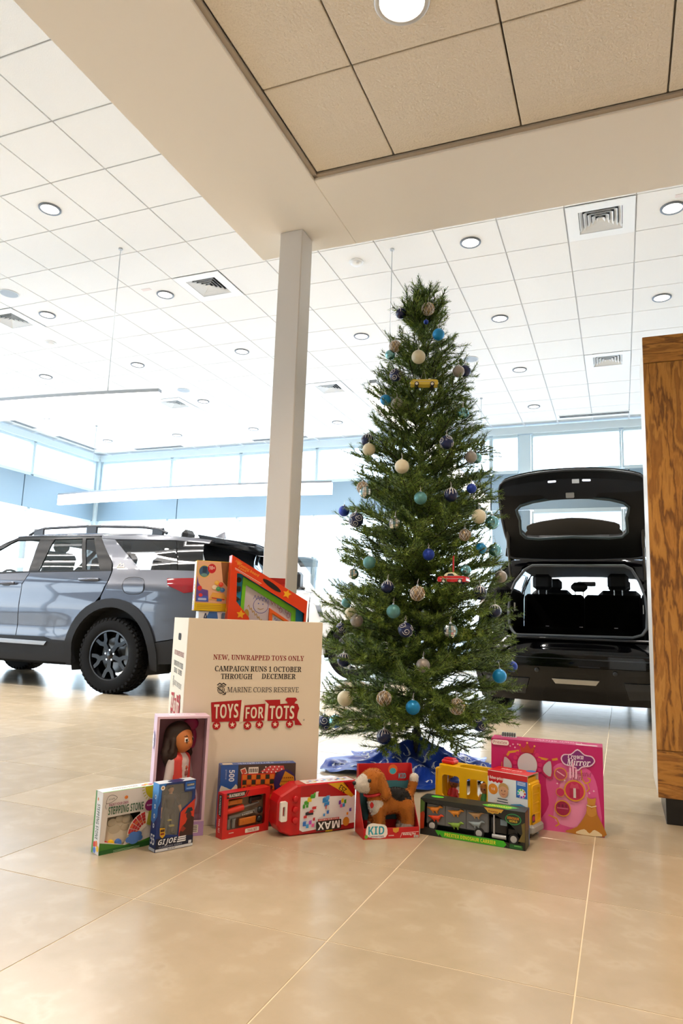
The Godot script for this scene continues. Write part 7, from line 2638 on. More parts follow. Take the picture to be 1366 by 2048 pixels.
func bus() -> void:
	var t := toy("toy_bus", "yellow plastic toy bus in a card sleeve with two small passengers in its windows", "toy", -0.36, -2.97, -16.0)
	var yel := paint("e6b410", 0.28)
	var L := 0.42
	var d := 0.105
	# side walls with two windows each, roof rim, ends
	for z in [0.0, -d + 0.008]:
		var w := MB.new()
		w.at(Transform3D(Basis(), Vector3(-L, 0.045, z - 0.008)))
		var out := MB.rounded(0.0, 0.0, L, 0.165, 0.022)
		w.frame(out, MB.rounded(0.030, 0.050, 0.112, 0.138, 0.014), 0.008)
		put(w, "side_wall", yel, t) if false else null
		# wall cut in three so that each piece has one window
		var cuts := [[0.0, 0.130, 0.030, 0.114], [0.130, 0.262, 0.146, 0.240], [0.262, L, 0.290, 0.395]]
		for c in cuts:
			var p := MB.new()
			p.at(Transform3D(Basis(), Vector3(-L, 0.045, z - 0.008)))
			p.frame(pv([c[0], 0.0, c[1], 0.0, c[1], 0.165, c[0] + (0.012 if c[0] == 0.0 else 0.0), 0.165]), MB.rounded(c[2], 0.052, c[3], 0.142, 0.014), 0.008)
			put(p, "side_wall", yel, t)
	var rf := MB.new()
	rf.at(Transform3D(Basis(Vector3.RIGHT, -PI / 2), Vector3(-L + 0.008, 0.209, 0.0)))
	rf.frame(MB.rounded(0.0, 0.0, L - 0.014, d, 0.018), MB.rounded(0.085, 0.022, 0.30, d - 0.022, 0.025), 0.016)
	put(rf, "roof", yel, t)
	for e in [[-L - 0.006, -L + 0.004], [-0.010, 0.006]]:
		var p := MB.new()
		p.box(Vector3((e[0] + e[1]) / 2, 0.128, -d / 2), Vector3(e[1] - e[0], 0.165, d - 0.004), 0.005)
		put(p, "end_wall", yel, t)
	# raised frame on the tail wall and its dark window
	var ew := MB.new()
	ew.at(Transform3D(Basis(Vector3(0, 0, -1), Vector3(0, 1, 0), Vector3(1, 0, 0)), Vector3(0.006, 0.05, -0.012)))
	ew.frame(MB.rounded(0.0, 0.0, 0.084, 0.150, 0.012), MB.rounded(0.010, 0.012, 0.074, 0.138, 0.010), 0.006)
	put(ew, "tail_frame", yel, t)
	for y in [0.09, 0.13, 0.165]:
		var p := MB.new()
		p.box(Vector3(0.008, y, -d / 2), Vector3(0.006, 0.006, 0.062), 0.002)
		put(p, "tail_rib", yel, t)
	var ch := MB.new()
	ch.box(Vector3(-L / 2, 0.042, -d / 2), Vector3(L - 0.02, 0.014, d - 0.02), 0.004)
	put(ch, "chassis", paint("8a8a88", 0.4), t)
	var bp := MB.new()
	bp.box(Vector3(0.006, 0.036, -d / 2), Vector3(0.030, 0.034, d + 0.006), 0.008)
	var bp2 := MB.new()
	bp2.box(Vector3(-L - 0.004, 0.036, -d / 2), Vector3(0.024, 0.034, d + 0.006), 0.008)
	put(bp2, "bumper", paint("9b9b98", 0.35), t)
	put(bp, "bumper", paint("9b9b98", 0.35), t)
	for x in [-L + 0.085, -0.085]:
		for z in [0.001, -d - 0.001]:
			var p := MB.new()
			p.cyl(Vector3(x, 0.030, z - 0.010), Vector3(x, 0.030, z + 0.010), 0.030, 0.030, 20)
			put(p, "wheel", paint("1d1d1f", 0.6), t)
	# beacon button
	var bc := MB.new()
	bc.box(Vector3(-L + 0.040, 0.234, -0.052), Vector3(0.062, 0.018, 0.050), 0.006)
	bc.box(Vector3(-L + 0.040, 0.245, -0.052), Vector3(0.046, 0.008, 0.036), 0.003)
	put(bc, "red_button", paint("c4141c", 0.3), t)
	# seats and driver's dash inside
	var st := MB.new()
	st.box(Vector3(-L / 2, 0.062, -d / 2), Vector3(L - 0.05, 0.03, d - 0.05), 0.006)
	put(st, "seat_deck", paint("c98a2c", 0.5), t)
	# card sleeve over the tail half
	var card := paint("e9e6e2", 0.5)
	for s in [["sleeve_front", Vector3(-0.088, 0.118, 0.0015), Vector3(0.172, 0.236, 0.0016)], ["sleeve_top", Vector3(-0.088, 0.2365, -d / 2), Vector3(0.172, 0.0016, d + 0.004)], ["sleeve_back", Vector3(-0.088, 0.118, -d - 0.0015), Vector3(0.172, 0.236, 0.0016)]]:
		var p := MB.new()
		p.box(s[1], s[2], 0.0003)
		put(p, s[0], card, t)
	var a := MB.new()
	a.at(F_front(0.0027))
	a.ink_rect(-0.174, 0.0, -0.002, 0.236, Color("e6ecef"))
	a.ink_rect(-0.174, 0.214, -0.002, 0.236, Color("c4141c"))
	a.ink(pv([-0.170, 0.226, -0.170, 0.198, -0.164, 0.193, -0.156, 0.197, -0.148, 0.192, -0.140, 0.196, -0.132, 0.191, -0.124, 0.196, -0.116, 0.192, -0.108, 0.198, -0.104, 0.226]), Color("c4141c"))
	a.write("fisher-price", -0.137, 0.209, 0.058, 0.015, Color("fbf4ef"), bold)
	a.ink_disc(-0.150, 0.166, 0.021, 0.021, Color("e8912a"), 20)
	a.write("1-5", -0.150, 0.166, 0.016, 0.009, Color("fbf4ef"), bold)
	a.ink_rect(-0.050, 0.150, -0.003, 0.214, Color("2a6cc0"))
	for k in 3:
		a.ink_rect(-0.045, 0.198 + 0.005 * k, -0.010, 0.2005 + 0.005 * k, Color("dbe7f6"))
	a.ink_disc(-0.027, 0.168, 0.018, 0.018, Color("f4f4f2"), 20)
	for k in 8:
		var c := Color.from_hsv(k / 8.0, 0.7, 0.8)
		a.ink_disc(-0.027 + 0.014 * cos(TAU * k / 8), 0.168 + 0.014 * sin(TAU * k / 8), 0.0045, 0.0045, c, 10)
	# a child in a striped shirt, playing
	a.ink(smooth(pv([-0.146, 0.095, -0.140, 0.128, -0.118, 0.142, -0.092, 0.138, -0.076, 0.118, -0.072, 0.095]), 3), Color("e8e6e2"))
	for k in 4:
		a.ink_rect(-0.138 + 0.003 * k, 0.101 + 0.010 * k, -0.080 - 0.002 * k, 0.105 + 0.010 * k, Color("59616e"))
	a.ink_disc(-0.104, 0.164, 0.021, 0.025, Color("d9a37c"), 20)
	a.ink(smooth(pv([-0.126, 0.170, -0.120, 0.190, -0.102, 0.196, -0.086, 0.188, -0.082, 0.172, -0.096, 0.182, -0.112, 0.182]), 3), Color("c29a5a"))
	a.ink_disc(-0.111, 0.166, 0.002, 0.003, Color("3a2a22"), 8)
	a.ink_disc(-0.097, 0.166, 0.002, 0.003, Color("3a2a22"), 8)
	a.ink_line([Vector2(-0.111, 0.154), Vector2(-0.104, 0.151), Vector2(-0.097, 0.154)], 0.002, Color("a8483c"))
	a.ink(pv([-0.072, 0.095, -0.072, 0.120, -0.030, 0.128, -0.004, 0.120, -0.004, 0.095]), Color("4a8fc0"))
	a.ink(pv([-0.046, 0.095, -0.042, 0.116, -0.016, 0.118, -0.012, 0.095]), Color("e2b41c"))
	a.ink_rect(-0.174, 0.0, -0.002, 0.09, Color("d9b22a"))
	put(a, "sleeve_printing", printed(0.45), t)
	var tp := MB.new()
	tp.at(Transform3D(Basis(Vector3(1, 0, 0), Vector3(0, 0, -1), Vector3(0, 1, 0)), Vector3(0, 0.2378, 0)))
	tp.ink_rect(-0.174, 0.0, -0.002, d, Color("c4141c"))
	tp.write("fisher-price", -0.098, 0.060, 0.090, 0.024, Color("fbf4ef"), bold, 0.0)
	tp.write("my first little bus", -0.085, 0.028, 0.080, 0.008, Color("fbe3dc"), sans, 0.0)
	tp.ink_disc(-0.03, 0.10, 0.02, 0.02, Color("2a6cc0"), 14)
	put(tp, "sleeve_top_printing", printed(0.45), t)
	var fl := MB.new()
	fl.at(Transform3D(Basis(Vector3(0, 0, -1), Vector3(0, 1, 0), Vector3(1, 0, 0)), Vector3(0.0125, 0.0, 0.0)))
	fl.ink_round(0.006, 0.062, 0.034, 0.092, 0.004, Color("2a2422"))
	fl.ink_disc(0.020, 0.077, 0.010, 0.010, Color("c4305a"), 14)
	put(fl, "tail_light", printed(0.3), t)
	# passengers
	for q in [[-0.368, "7a4a30", "b3242c", "2b4fae"], [-0.222, "b97a4c", "c98a20", "3f8f4a"]]:
		var p := toy("toy_passenger", "small toy passenger in a blue cap inside the yellow bus" if q[0] < -0.3 else "small toy passenger with orange hair inside the yellow bus", "toy figure", -0.36, -2.97, -16.0, "passengers in the toy bus")
		p.position += Basis(Vector3.UP, deg_to_rad(-16.0)) * Vector3(q[0] + 0.012, 0.0775, -0.045)
		var b := Blob.new()
		b.cap(Vector3(0, 0.018, 0), Vector3(0, 0.044, 0), 0.020, 0.014, Color(q[2]) if q[0] < -0.3 else Color("3f8f4a"), 0.006)
		b.egg(Vector3(0, 0.070, 0), Vector3(0.020, 0.019, 0.019), Color(q[1]), 0.004)
		b.egg(Vector3(0, 0.080, -0.003), Vector3(0.022, 0.014, 0.021), Color(q[3]) if q[0] < -0.3 else Color("d9861c"), 0.002)
		for g in [-1.0, 1.0]:
			b.egg(Vector3(g * 0.007, 0.071, 0.018), Vector3(0.0022, 0.003, 0.002), Color("1a1210"), 0.0005)
			b.cap(Vector3(g * 0.017, 0.042, 0.004), Vector3(g * 0.020, 0.024, 0.012), 0.006, 0.006, Color(q[2]), 0.003)
		b.cap(Vector3(-0.006, 0.004, 0), Vector3(0.006, 0.004, 0), 0.016, 0.016, Color("2b4fae"), 0.006)
		var m := MB.new()
		b.build(m, 0.0022)
		put(m, "figure_body", printed(0.4), p)

func dinosaur_carrier() -> void:
	var t := toy("dinosaur_truck_box", "black and green box showing a toy truck that carries dinosaurs", "toy box", -0.763, -2.836, -3.0)
	var w := 0.410
	var h := 0.136
	var d := 0.085
	var hole := pv([0.016, 0.030, 0.060, 0.026, 0.262, 0.026, 0.345, 0.020, 0.392, 0.024, 0.396, 0.050, 0.350, 0.090, 0.300, 0.112, 0.262, 0.112, 0.020, 0.122])
	window_box(t, w, h, d, hole, paint("171a17", 0.4), paint("2b2f2a", 0.7))
	# the toy truck: grey trailer with bays, black cab
	var gm := paint("6e7073", 0.4)
	var tr := MB.new()
	tr.box(Vector3(0.145, 0.078, -0.040), Vector3(0.250, 0.080, 0.050), 0.004)
	put(tr, "trailer", gm, t)
	var nose := MB.new()
	nose.box(Vector3(0.310, 0.072, -0.036), Vector3(0.070, 0.068, 0.048), 0.008)
	nose.box(Vector3(0.362, 0.056, -0.036), Vector3(0.050, 0.036, 0.046), 0.008)
	put(nose, "cab", paint("131415", 0.3), t)
	var cw := MB.new()
	cw.box(Vector3(0.328, 0.086, -0.0115), Vector3(0.026, 0.022, 0.002), 0.001)
	put(cw, "cab_window", paint("6f8088", 0.1), t)
	var ex := MB.new()
	ex.cyl(Vector3(0.292, 0.040, -0.008), Vector3(0.292, 0.112, -0.008), 0.004, 0.004, 10)
	ex.cyl(Vector3(0.285, 0.034, -0.008), Vector3(0.338, 0.034, -0.008), 0.008, 0.008, 10)
	put(ex, "exhaust_pipe", paint("a9acaf", 0.3, 0.6), t)
	for q in [[0.047, 0.036], [0.234, 0.035], [0.366, 0.033]]:
		var p := MB.new()
		p.cyl(Vector3(q[0], q[1], -0.022), Vector3(q[0], q[1], -0.006), 0.019, 0.019, 20)
		put(p, "truck_wheel", paint("1a1a1b", 0.7), t)
		var r := MB.new()
		r.cyl(Vector3(q[0], q[1], -0.006), Vector3(q[0], q[1], -0.0045), 0.013, 0.012, 10)
		put(r, "wheel_hub", paint("b9bcbe", 0.3, 0.5), t)
	# bays with a moulded dinosaur in each
	for k in 2:
		var p := MB.new()
		p.box(Vector3(0.098 + 0.084 * k, 0.078, -0.0145), Vector3(0.003, 0.074, 0.003), 0.001)
		put(p, "bay_divider", paint("57595c", 0.4), t)
	var cols := [[0.055, 0.098, "d9822a"], [0.060, 0.066, "d2421c"], [0.140, 0.096, "d98a2c"], [0.140, 0.050, "7ba03a"], [0.222, 0.100, "b08a5a"], [0.222, 0.066, "8a979c"]]
	for q in cols:
		var b := Blob.new()
		var c := Color(q[2])
		var o := Vector3(q[0], q[1], -0.0105)
		b.cap(o + Vector3(-0.010, 0, 0), o + Vector3(0.010, 0.001, 0), 0.0075, 0.008, c, 0.004)
		b.cap(o + Vector3(-0.012, 0.001, 0), o + Vector3(-0.030, 0.004, 0), 0.006, 0.0015, c, 0.003)
		b.cap(o + Vector3(0.013, 0.004, 0), o + Vector3(0.022, 0.011, 0), 0.005, 0.004, c, 0.003)
		b.cap(o + Vector3(0.022, 0.012, 0), o + Vector3(0.031, 0.010, 0), 0.0045, 0.0028, c, 0.002)
		for x in [-0.007, 0.008]:
			b.cap(o + Vector3(x, -0.004, 0.002), o + Vector3(x + 0.003, -0.013, 0.002), 0.0038, 0.0026, c, 0.002)
		var m := MB.new()
		b.build(m, 0.0016)
		put(m, "dinosaur", printed(0.4), t)
	var a := MB.new()
	a.at(F_front())
	a.ink(pv([0.062, 0.024, 0.330, 0.024, 0.350, 0.002, 0.340, 0.012, 0.330, 0.001, 0.090, 0.001, 0.080, 0.012, 0.076, 0.004, 0.066, 0.016]), Color("3fae22"))
	a.write("PREXTEX DINOSAUR CARRIER", 0.200, 0.0125, 0.200, 0.013, Color("e6dc3a"), bold)
	a.ink(pv([0.255, 0.135, 0.330, 0.135, 0.320, 0.122, 0.300, 0.126, 0.290, 0.114, 0.270, 0.120]), Color("c99a3a"))
	a.ink_round(0.268, 0.118, 0.312, 0.130, 0.004, Color("c9a23a"))
	a.write("Prextex", 0.290, 0.124, 0.036, 0.007, Color("7a1a1c"), bold)
	a.ink_disc(0.366, 0.106, 0.030, 0.020, Color("2c8a4a"), 22)
	a.ink_disc(0.366, 0.106, 0.027, 0.017, Color("1a2a1c"), 22)
	a.write("DINOSAUR", 0.366, 0.110, 0.044, 0.009, Color("d98a2c"), bold)
	a.write("WORLD", 0.366, 0.099, 0.030, 0.008, Color("d9b02c"), bold)
	a.ink(pv([0.384, 0.030, 0.409, 0.030, 0.409, 0.100, 0.396, 0.092, 0.400, 0.060]), Color("6a5a2c"))
	a.ink(pv([0.0, 0.020, 0.016, 0.024, 0.018, 0.080, 0.0, 0.110]), Color("a8381c"))
	a.ink(pv([0.0, 0.080, 0.016, 0.090, 0.018, 0.122, 0.0, 0.134]), Color("48682a"))
	a.ink_round(0.352, 0.003, 0.400, 0.018, 0.002, Color("1f5a26"))
	a.write("WARNING", 0.382, 0.013, 0.026, 0.005, Color("7fd06a"), bold)
	put(a, "printing", printed(0.4), t)
	var tp := MB.new()
	tp.at(F_top(h))
	tp.ink_rect(0.0, 0.0, w, d, Color("1c201b"))
	tp.ink(pv([0.240, 0.030, 0.265, 0.010, 0.300, 0.020, 0.345, 0.008, 0.360, 0.035, 0.380, 0.050, 0.320, 0.070, 0.270, 0.060]), Color("3fae22"))
	tp.write("DINOSAUR", 0.308, 0.038, 0.09, 0.022, Color("d9c23a"), bold)
	tp.ink_disc(0.055, 0.05, 0.026, 0.016, Color("4fc02c"), 18)
	tp.ink_rect(0.120, 0.030, 0.190, 0.046, Color("0c0e0c"))
	put(tp, "top_printing", printed(0.4), t)
	var s := MB.new()
	s.at(F_right(w))
	s.ink_rect(0.0, 0.0, d, h, Color("5a4a22"))
	s.ink(pv([0.0, 0.0, d, 0.0, d, 0.05, 0.03, 0.07, 0.0, 0.05]), Color("23381c"))
	s.ink_rect(d - 0.012, 0.0, d, h, Color("2f6fb8"))
	put(s, "side_printing", printed(0.4), t)

func mirror_box() -> void:
	var t := toy("mirror_toy_box", "large pink box with a golden crown mirror picture, standing behind the yellow bus", "toy box", -0.534, -3.137, 2.0)
	var w := 0.450
	var h := 0.347
	var d := 0.100
	solid(t, "box_body", w, h, d, paint("e6e2e4", 0.45), 0.001)
	var a := MB.new()
	a.at(F_front())
	var mag := Color("c0186a")
	a.ink_rect(0.0, 0.0, w, h, mag)
	a.ink(smooth(pv([0.20, 0.0, 0.235, 0.10, 0.225, 0.20, 0.27, 0.265, 0.33, 0.27, 0.40, 0.25, 0.43, 0.16, 0.42, 0.0]), 4), Color("dd5a9c"))
	a.ink(smooth(pv([0.26, 0.04, 0.27, 0.14, 0.30, 0.23, 0.36, 0.23, 0.39, 0.14, 0.38, 0.03]), 4), Color("ea8fbc"))
	# gold scrolls
	var gold := Color("d9982c")
	a.ink_line([Vector2(0.045, 0.10), Vector2(0.042, 0.18), Vector2(0.048, 0.25), Vector2(0.075, 0.295), Vector2(0.120, 0.305), Vector2(0.155, 0.30), Vector2(0.185, 0.285), Vector2(0.24, 0.278), Vector2(0.27, 0.285)], 0.009, gold)
	a.ink_line([Vector2(0.175, 0.300), Vector2(0.182, 0.310), Vector2(0.176, 0.318), Vector2(0.168, 0.312)], 0.004, gold)
	a.ink_line([Vector2(0.365, 0.25), Vector2(0.368, 0.215), Vector2(0.380, 0.200), Vector2(0.396, 0.206), Vector2(0.400, 0.218), Vector2(0.390, 0.222)], 0.005, gold)
	a.ink_line([Vector2(0.388, 0.200), Vector2(0.395, 0.180), Vector2(0.385, 0.168)], 0.004, gold)
	a.ink_line([Vector2(0.235, 0.060), Vector2(0.265, 0.050), Vector2(0.275, 0.030), Vector2(0.262, 0.020)], 0.005, gold)
	# dressing table mirror with crown and side wings
	a.ink_disc(0.150, 0.255, 0.052, 0.060, Color("b81c58"), 28)
	for k in 18:
		a.ink_disc(0.150 + 0.052 * cos(TAU * k / 18), 0.255 + 0.060 * sin(TAU * k / 18), 0.009, 0.009, Color("d0286a"), 10)
	a.ink_disc(0.150, 0.252, 0.040, 0.046, Color("cfc8cc"), 28)
	a.ink(pv([0.125, 0.300, 0.120, 0.328, 0.136, 0.316, 0.150, 0.338, 0.164, 0.316, 0.180, 0.328, 0.175, 0.300]), Color("b8402c"))
	for q in [[0.120, 0.329], [0.150, 0.340], [0.180, 0.329]]:
		a.ink_disc(q[0], q[1], 0.004, 0.004, Color("e8b04a"), 8)
	for g in [-1.0, 1.0]:
		a.ink(smooth(pv([0.150 + g * 0.060, 0.225, 0.150 + g * 0.064, 0.262, 0.150 + g * 0.100, 0.285, 0.150 + g * 0.100, 0.205]), 3), Color("b81c58"))
		a.ink(smooth(pv([0.150 + g * 0.066, 0.230, 0.150 + g * 0.069, 0.257, 0.150 + g * 0.095, 0.274, 0.150 + g * 0.095, 0.214]), 3), Color("bdb6bb"))
	# maker's plate, title plaque
	a.ink_round(0.003, 0.322, 0.074, 0.343, 0.009, Color("efe6e2"))
	a.write("Prextex", 0.038, 0.3325, 0.058, 0.013, Color("9c1c3c"), sans)
	a.ink(smooth(pv([0.285, 0.288, 0.296, 0.308, 0.325, 0.312, 0.352, 0.334, 0.380, 0.314, 0.408, 0.310, 0.420, 0.290, 0.400, 0.268, 0.370, 0.262, 0.352, 0.246, 0.335, 0.260, 0.300, 0.266]), 3), Color("e6c6da"))
	a.ink(smooth(pv([0.290, 0.288, 0.299, 0.304, 0.327, 0.308, 0.352, 0.328, 0.378, 0.310, 0.405, 0.306, 0.415, 0.290, 0.397, 0.272, 0.368, 0.266, 0.352, 0.252, 0.337, 0.264, 0.303, 0.270]), 3), Color("7a2272"))
	a.write("Crown", 0.345, 0.302, 0.062, 0.018, Color("f4eaf2"), serif_bold, 0.05, 0.25)
	a.write("Mirror", 0.356, 0.281, 0.090, 0.026, Color("f4eaf2"), serif_bold, 0.05, 0.25)
	a.write("Beautiful", 0.362, 0.236, 0.084, 0.015, Color("8c3a4a"), serif, 0.03, 0.3)
	a.write("Girl", 0.352, 0.219, 0.036, 0.014, Color("8c3a4a"), serif, 0.03, 0.3)
	# castle, picture rings
	for q in [[0.318, 0.215, 0.008, 0.040], [0.330, 0.220, 0.007, 0.050], [0.341, 0.215, 0.008, 0.036]]:
		a.ink_rect(q[0], q[1], q[0] + q[2], q[1] + q[3], Color("f0b6d2"))
		a.ink(pv([q[0] - 0.001, q[1] + q[3], q[0] + q[2] / 2, q[1] + q[3] + 0.014, q[0] + q[2] + 0.001, q[1] + q[3]]), Color("d888b4"))
	for q in [[0.284, 0.228, 0.026, "b8406a"], [0.338, 0.168, 0.042, "c82a5c"], [0.282, 0.156, 0.018, "c22a66"], [0.290, 0.094, 0.032, "a0184c"]]:
		a.ink_disc(q[0], q[1], q[2], q[2], gold, 26)
		a.ink_disc(q[0], q[1], q[2] * 0.86, q[2] * 0.86, Color(q[3]), 26)
	a.ink_rect(0.318, 0.140, 0.358, 0.175, Color("b01f4c"))
	a.ink_rect(0.333, 0.140, 0.343, 0.190, Color("d8cfd2"))
	a.ink(pv([0.320, 0.178, 0.356, 0.178, 0.350, 0.198, 0.338, 0.190, 0.326, 0.198]), Color("d0486c"))
	a.ink_rect(0.268, 0.092, 0.312, 0.096, Color("d06a94"))
	for k in 3:
		a.ink_disc(0.276 + 0.014 * k, 0.104, 0.004, 0.007, Color("7a1240"), 10)
	a.ink_line([Vector2(0.270, 0.238), Vector2(0.298, 0.222)], 0.004, Color("f0b6c8"))
	# a plain golden gown, standing in for the picture of a girl
	a.ink(smooth(pv([0.300, 0.004, 0.345, 0.030, 0.380, 0.085, 0.384, 0.120, 0.400, 0.126, 0.418, 0.120, 0.424, 0.085, 0.446, 0.040, 0.446, 0.004]), 3), Color("b9792a"))
	a.ink(smooth(pv([0.340, 0.004, 0.372, 0.024, 0.392, 0.010, 0.412, 0.026, 0.440, 0.004]), 3), Color("e8d6b0"))
	a.ink(smooth(pv([0.384, 0.086, 0.400, 0.074, 0.420, 0.086, 0.416, 0.114, 0.402, 0.104, 0.388, 0.114]), 3), Color("c98d3a"))
	a.ink(pv([0.388, 0.120, 0.384, 0.150, 0.396, 0.144, 0.408, 0.144, 0.420, 0.150, 0.416, 0.120]), Color("c98d3a"))
	a.ink_line([Vector2(0.384, 0.118), Vector2(0.402, 0.112), Vector2(0.420, 0.118)], 0.004, Color("e8d6b0"))
	# sparkles
	for q in [[0.080, 0.322], [0.092, 0.330], [0.100, 0.318], [0.112, 0.332], [0.395, 0.165], [0.412, 0.175], [0.300, 0.205], [0.270, 0.190]]:
		a.ink_star(q[0], q[1], 0.005, Color("f6dcea"), 0.0, 0.3, 4)
	put(a, "printing", printed(0.35), t)
	var tp := MB.new()
	tp.at(F_top(h))
	tp.ink_rect(0.0, 0.0, w, d, Color("b5155f"))
	tp.write("Crown Mirror", 0.27, 0.055, 0.20, 0.026, Color("f0cfe0"), serif_bold, PI)
	tp.write("Beautiful Girl", 0.25, 0.026, 0.10, 0.012, Color("f0cfe0"), serif, PI)
	tp.ink_round(0.345, 0.012, 0.43, 0.030, 0.006, Color("efe6e2"))
	tp.ink_rect(0.035, 0.06, 0.10, 0.094, Color("d8d4d6"))
	put(tp, "top_printing", printed(0.35), t)
	var bl := MB.new()
	for k in 6:
		bl.box(Vector3(0.040 + 0.010 * k, h + 0.010, -0.078), Vector3(0.008, 0.018, 0.020), 0.003)
	put(bl, "tape_clip", paint("5f6a68", 0.3, 0.3), t)
# ---------------------------------------------------------------- the tree and what hangs on it
const TREE := Vector3(-1.12, 0, -4.05)
const OUTLINE := [[0.0, 0.36], [0.15, 0.46], [0.27, 0.55], [0.42, 0.60], [0.73, 0.59], [1.03, 0.55], [1.33, 0.50], [1.64, 0.48], [1.94, 0.40], [2.15, 0.37], [2.36, 0.34], [2.55, 0.29], [2.7, 0.20], [2.85, 0.13], [2.95, 0.02]]

func needles(mb: MB, a: Vector3, b: Vector3, rng: RandomNumberGenerator, step: float, len: float) -> void:
	var d := (b - a).normalized()
	var L := a.distance_to(b)
	var u := d.cross(Vector3(0.2, 0.9, 0.3)).normalized()
	var w := d.cross(u)
	var greens := [Color("5c7526"), Color("4a611d"), Color("708a30"), Color("3c5215"), Color("8a9f3f")]
	var n := int(L / step)
	for k in n:
		for q in 3:
			var f := (k + rng.randf()) / n
			var th := rng.randf() * TAU
			var out := u * cos(th) + w * sin(th)
			var dir := (out * rng.randf_range(0.75, 1.0) + d * rng.randf_range(0.5, 1.0)).normalized()
			var p := a + (b - a) * f
			var l := len * rng.randf_range(0.7, 1.15)
			var side := dir.cross(d + Vector3(0.01, 0.02, 0.03)).normalized() * 0.0013
			var nn := (side.cross(dir)).normalized()
			if nn.y < 0:
				nn = -nn
			mb.col = (greens[rng.randi() % 5] as Color).srgb_to_linear()
			var tip := p + dir * l
			mb.tri(p + side, p - side, tip - side * 0.5, nn, nn, nn)
			mb.tri(p + side, tip - side * 0.5, tip + side * 0.5, nn, nn, nn)

func branch_mesh(L: float, seed_: int) -> Array:
	var rng := RandomNumberGenerator.new()
	rng.seed = seed_
	var stem := MB.new()
	var nd := MB.new()
	var pts := []
	for k in 7:
		var f := k / 6.0
		pts.append(Vector3(L * f, 0.05 * L * sin(f * PI) * rng.randf_range(0.4, 1.2) + 0.10 * L * f * f, rng.randf_range(-0.02, 0.02) * L))
	stem.tube(pts, 0.0028, 5)
	for k in 6:
		if k >= 1 or L < 0.2:
			needles(nd, pts[k], pts[k + 1], rng, 0.0042, 0.027)
	var m := int(4 + L * 26)
	for k in m:
		var f := 0.16 + 0.80 * (k + rng.randf() * 0.6) / m
		var i := mini(int(f * 6), 5)
		var p: Vector3 = pts[i].lerp(pts[i + 1], f * 6 - i)
		var sg := 1.0 if k % 2 else -1.0
		var tl := (0.06 + 0.36 * L * (1.0 - f * 0.75)) * rng.randf_range(0.65, 1.15)
		var dir := Vector3(rng.randf_range(0.55, 0.95), rng.randf_range(-0.15, 0.45), sg * rng.randf_range(0.45, 0.95)).normalized()
		var e := p + dir * tl
		var mid := p.lerp(e, 0.5) - Vector3(0, 0.03 * tl, 0)
		e += Vector3(0, rng.randf_range(-0.02, 0.10) * tl, 0)
		stem.tube([p, mid, e], 0.0014, 4)
		needles(nd, p, mid, rng, 0.0042, 0.025)
		needles(nd, mid, e, rng, 0.0040, 0.024)
	return [stem.mesh(), nd.mesh()]

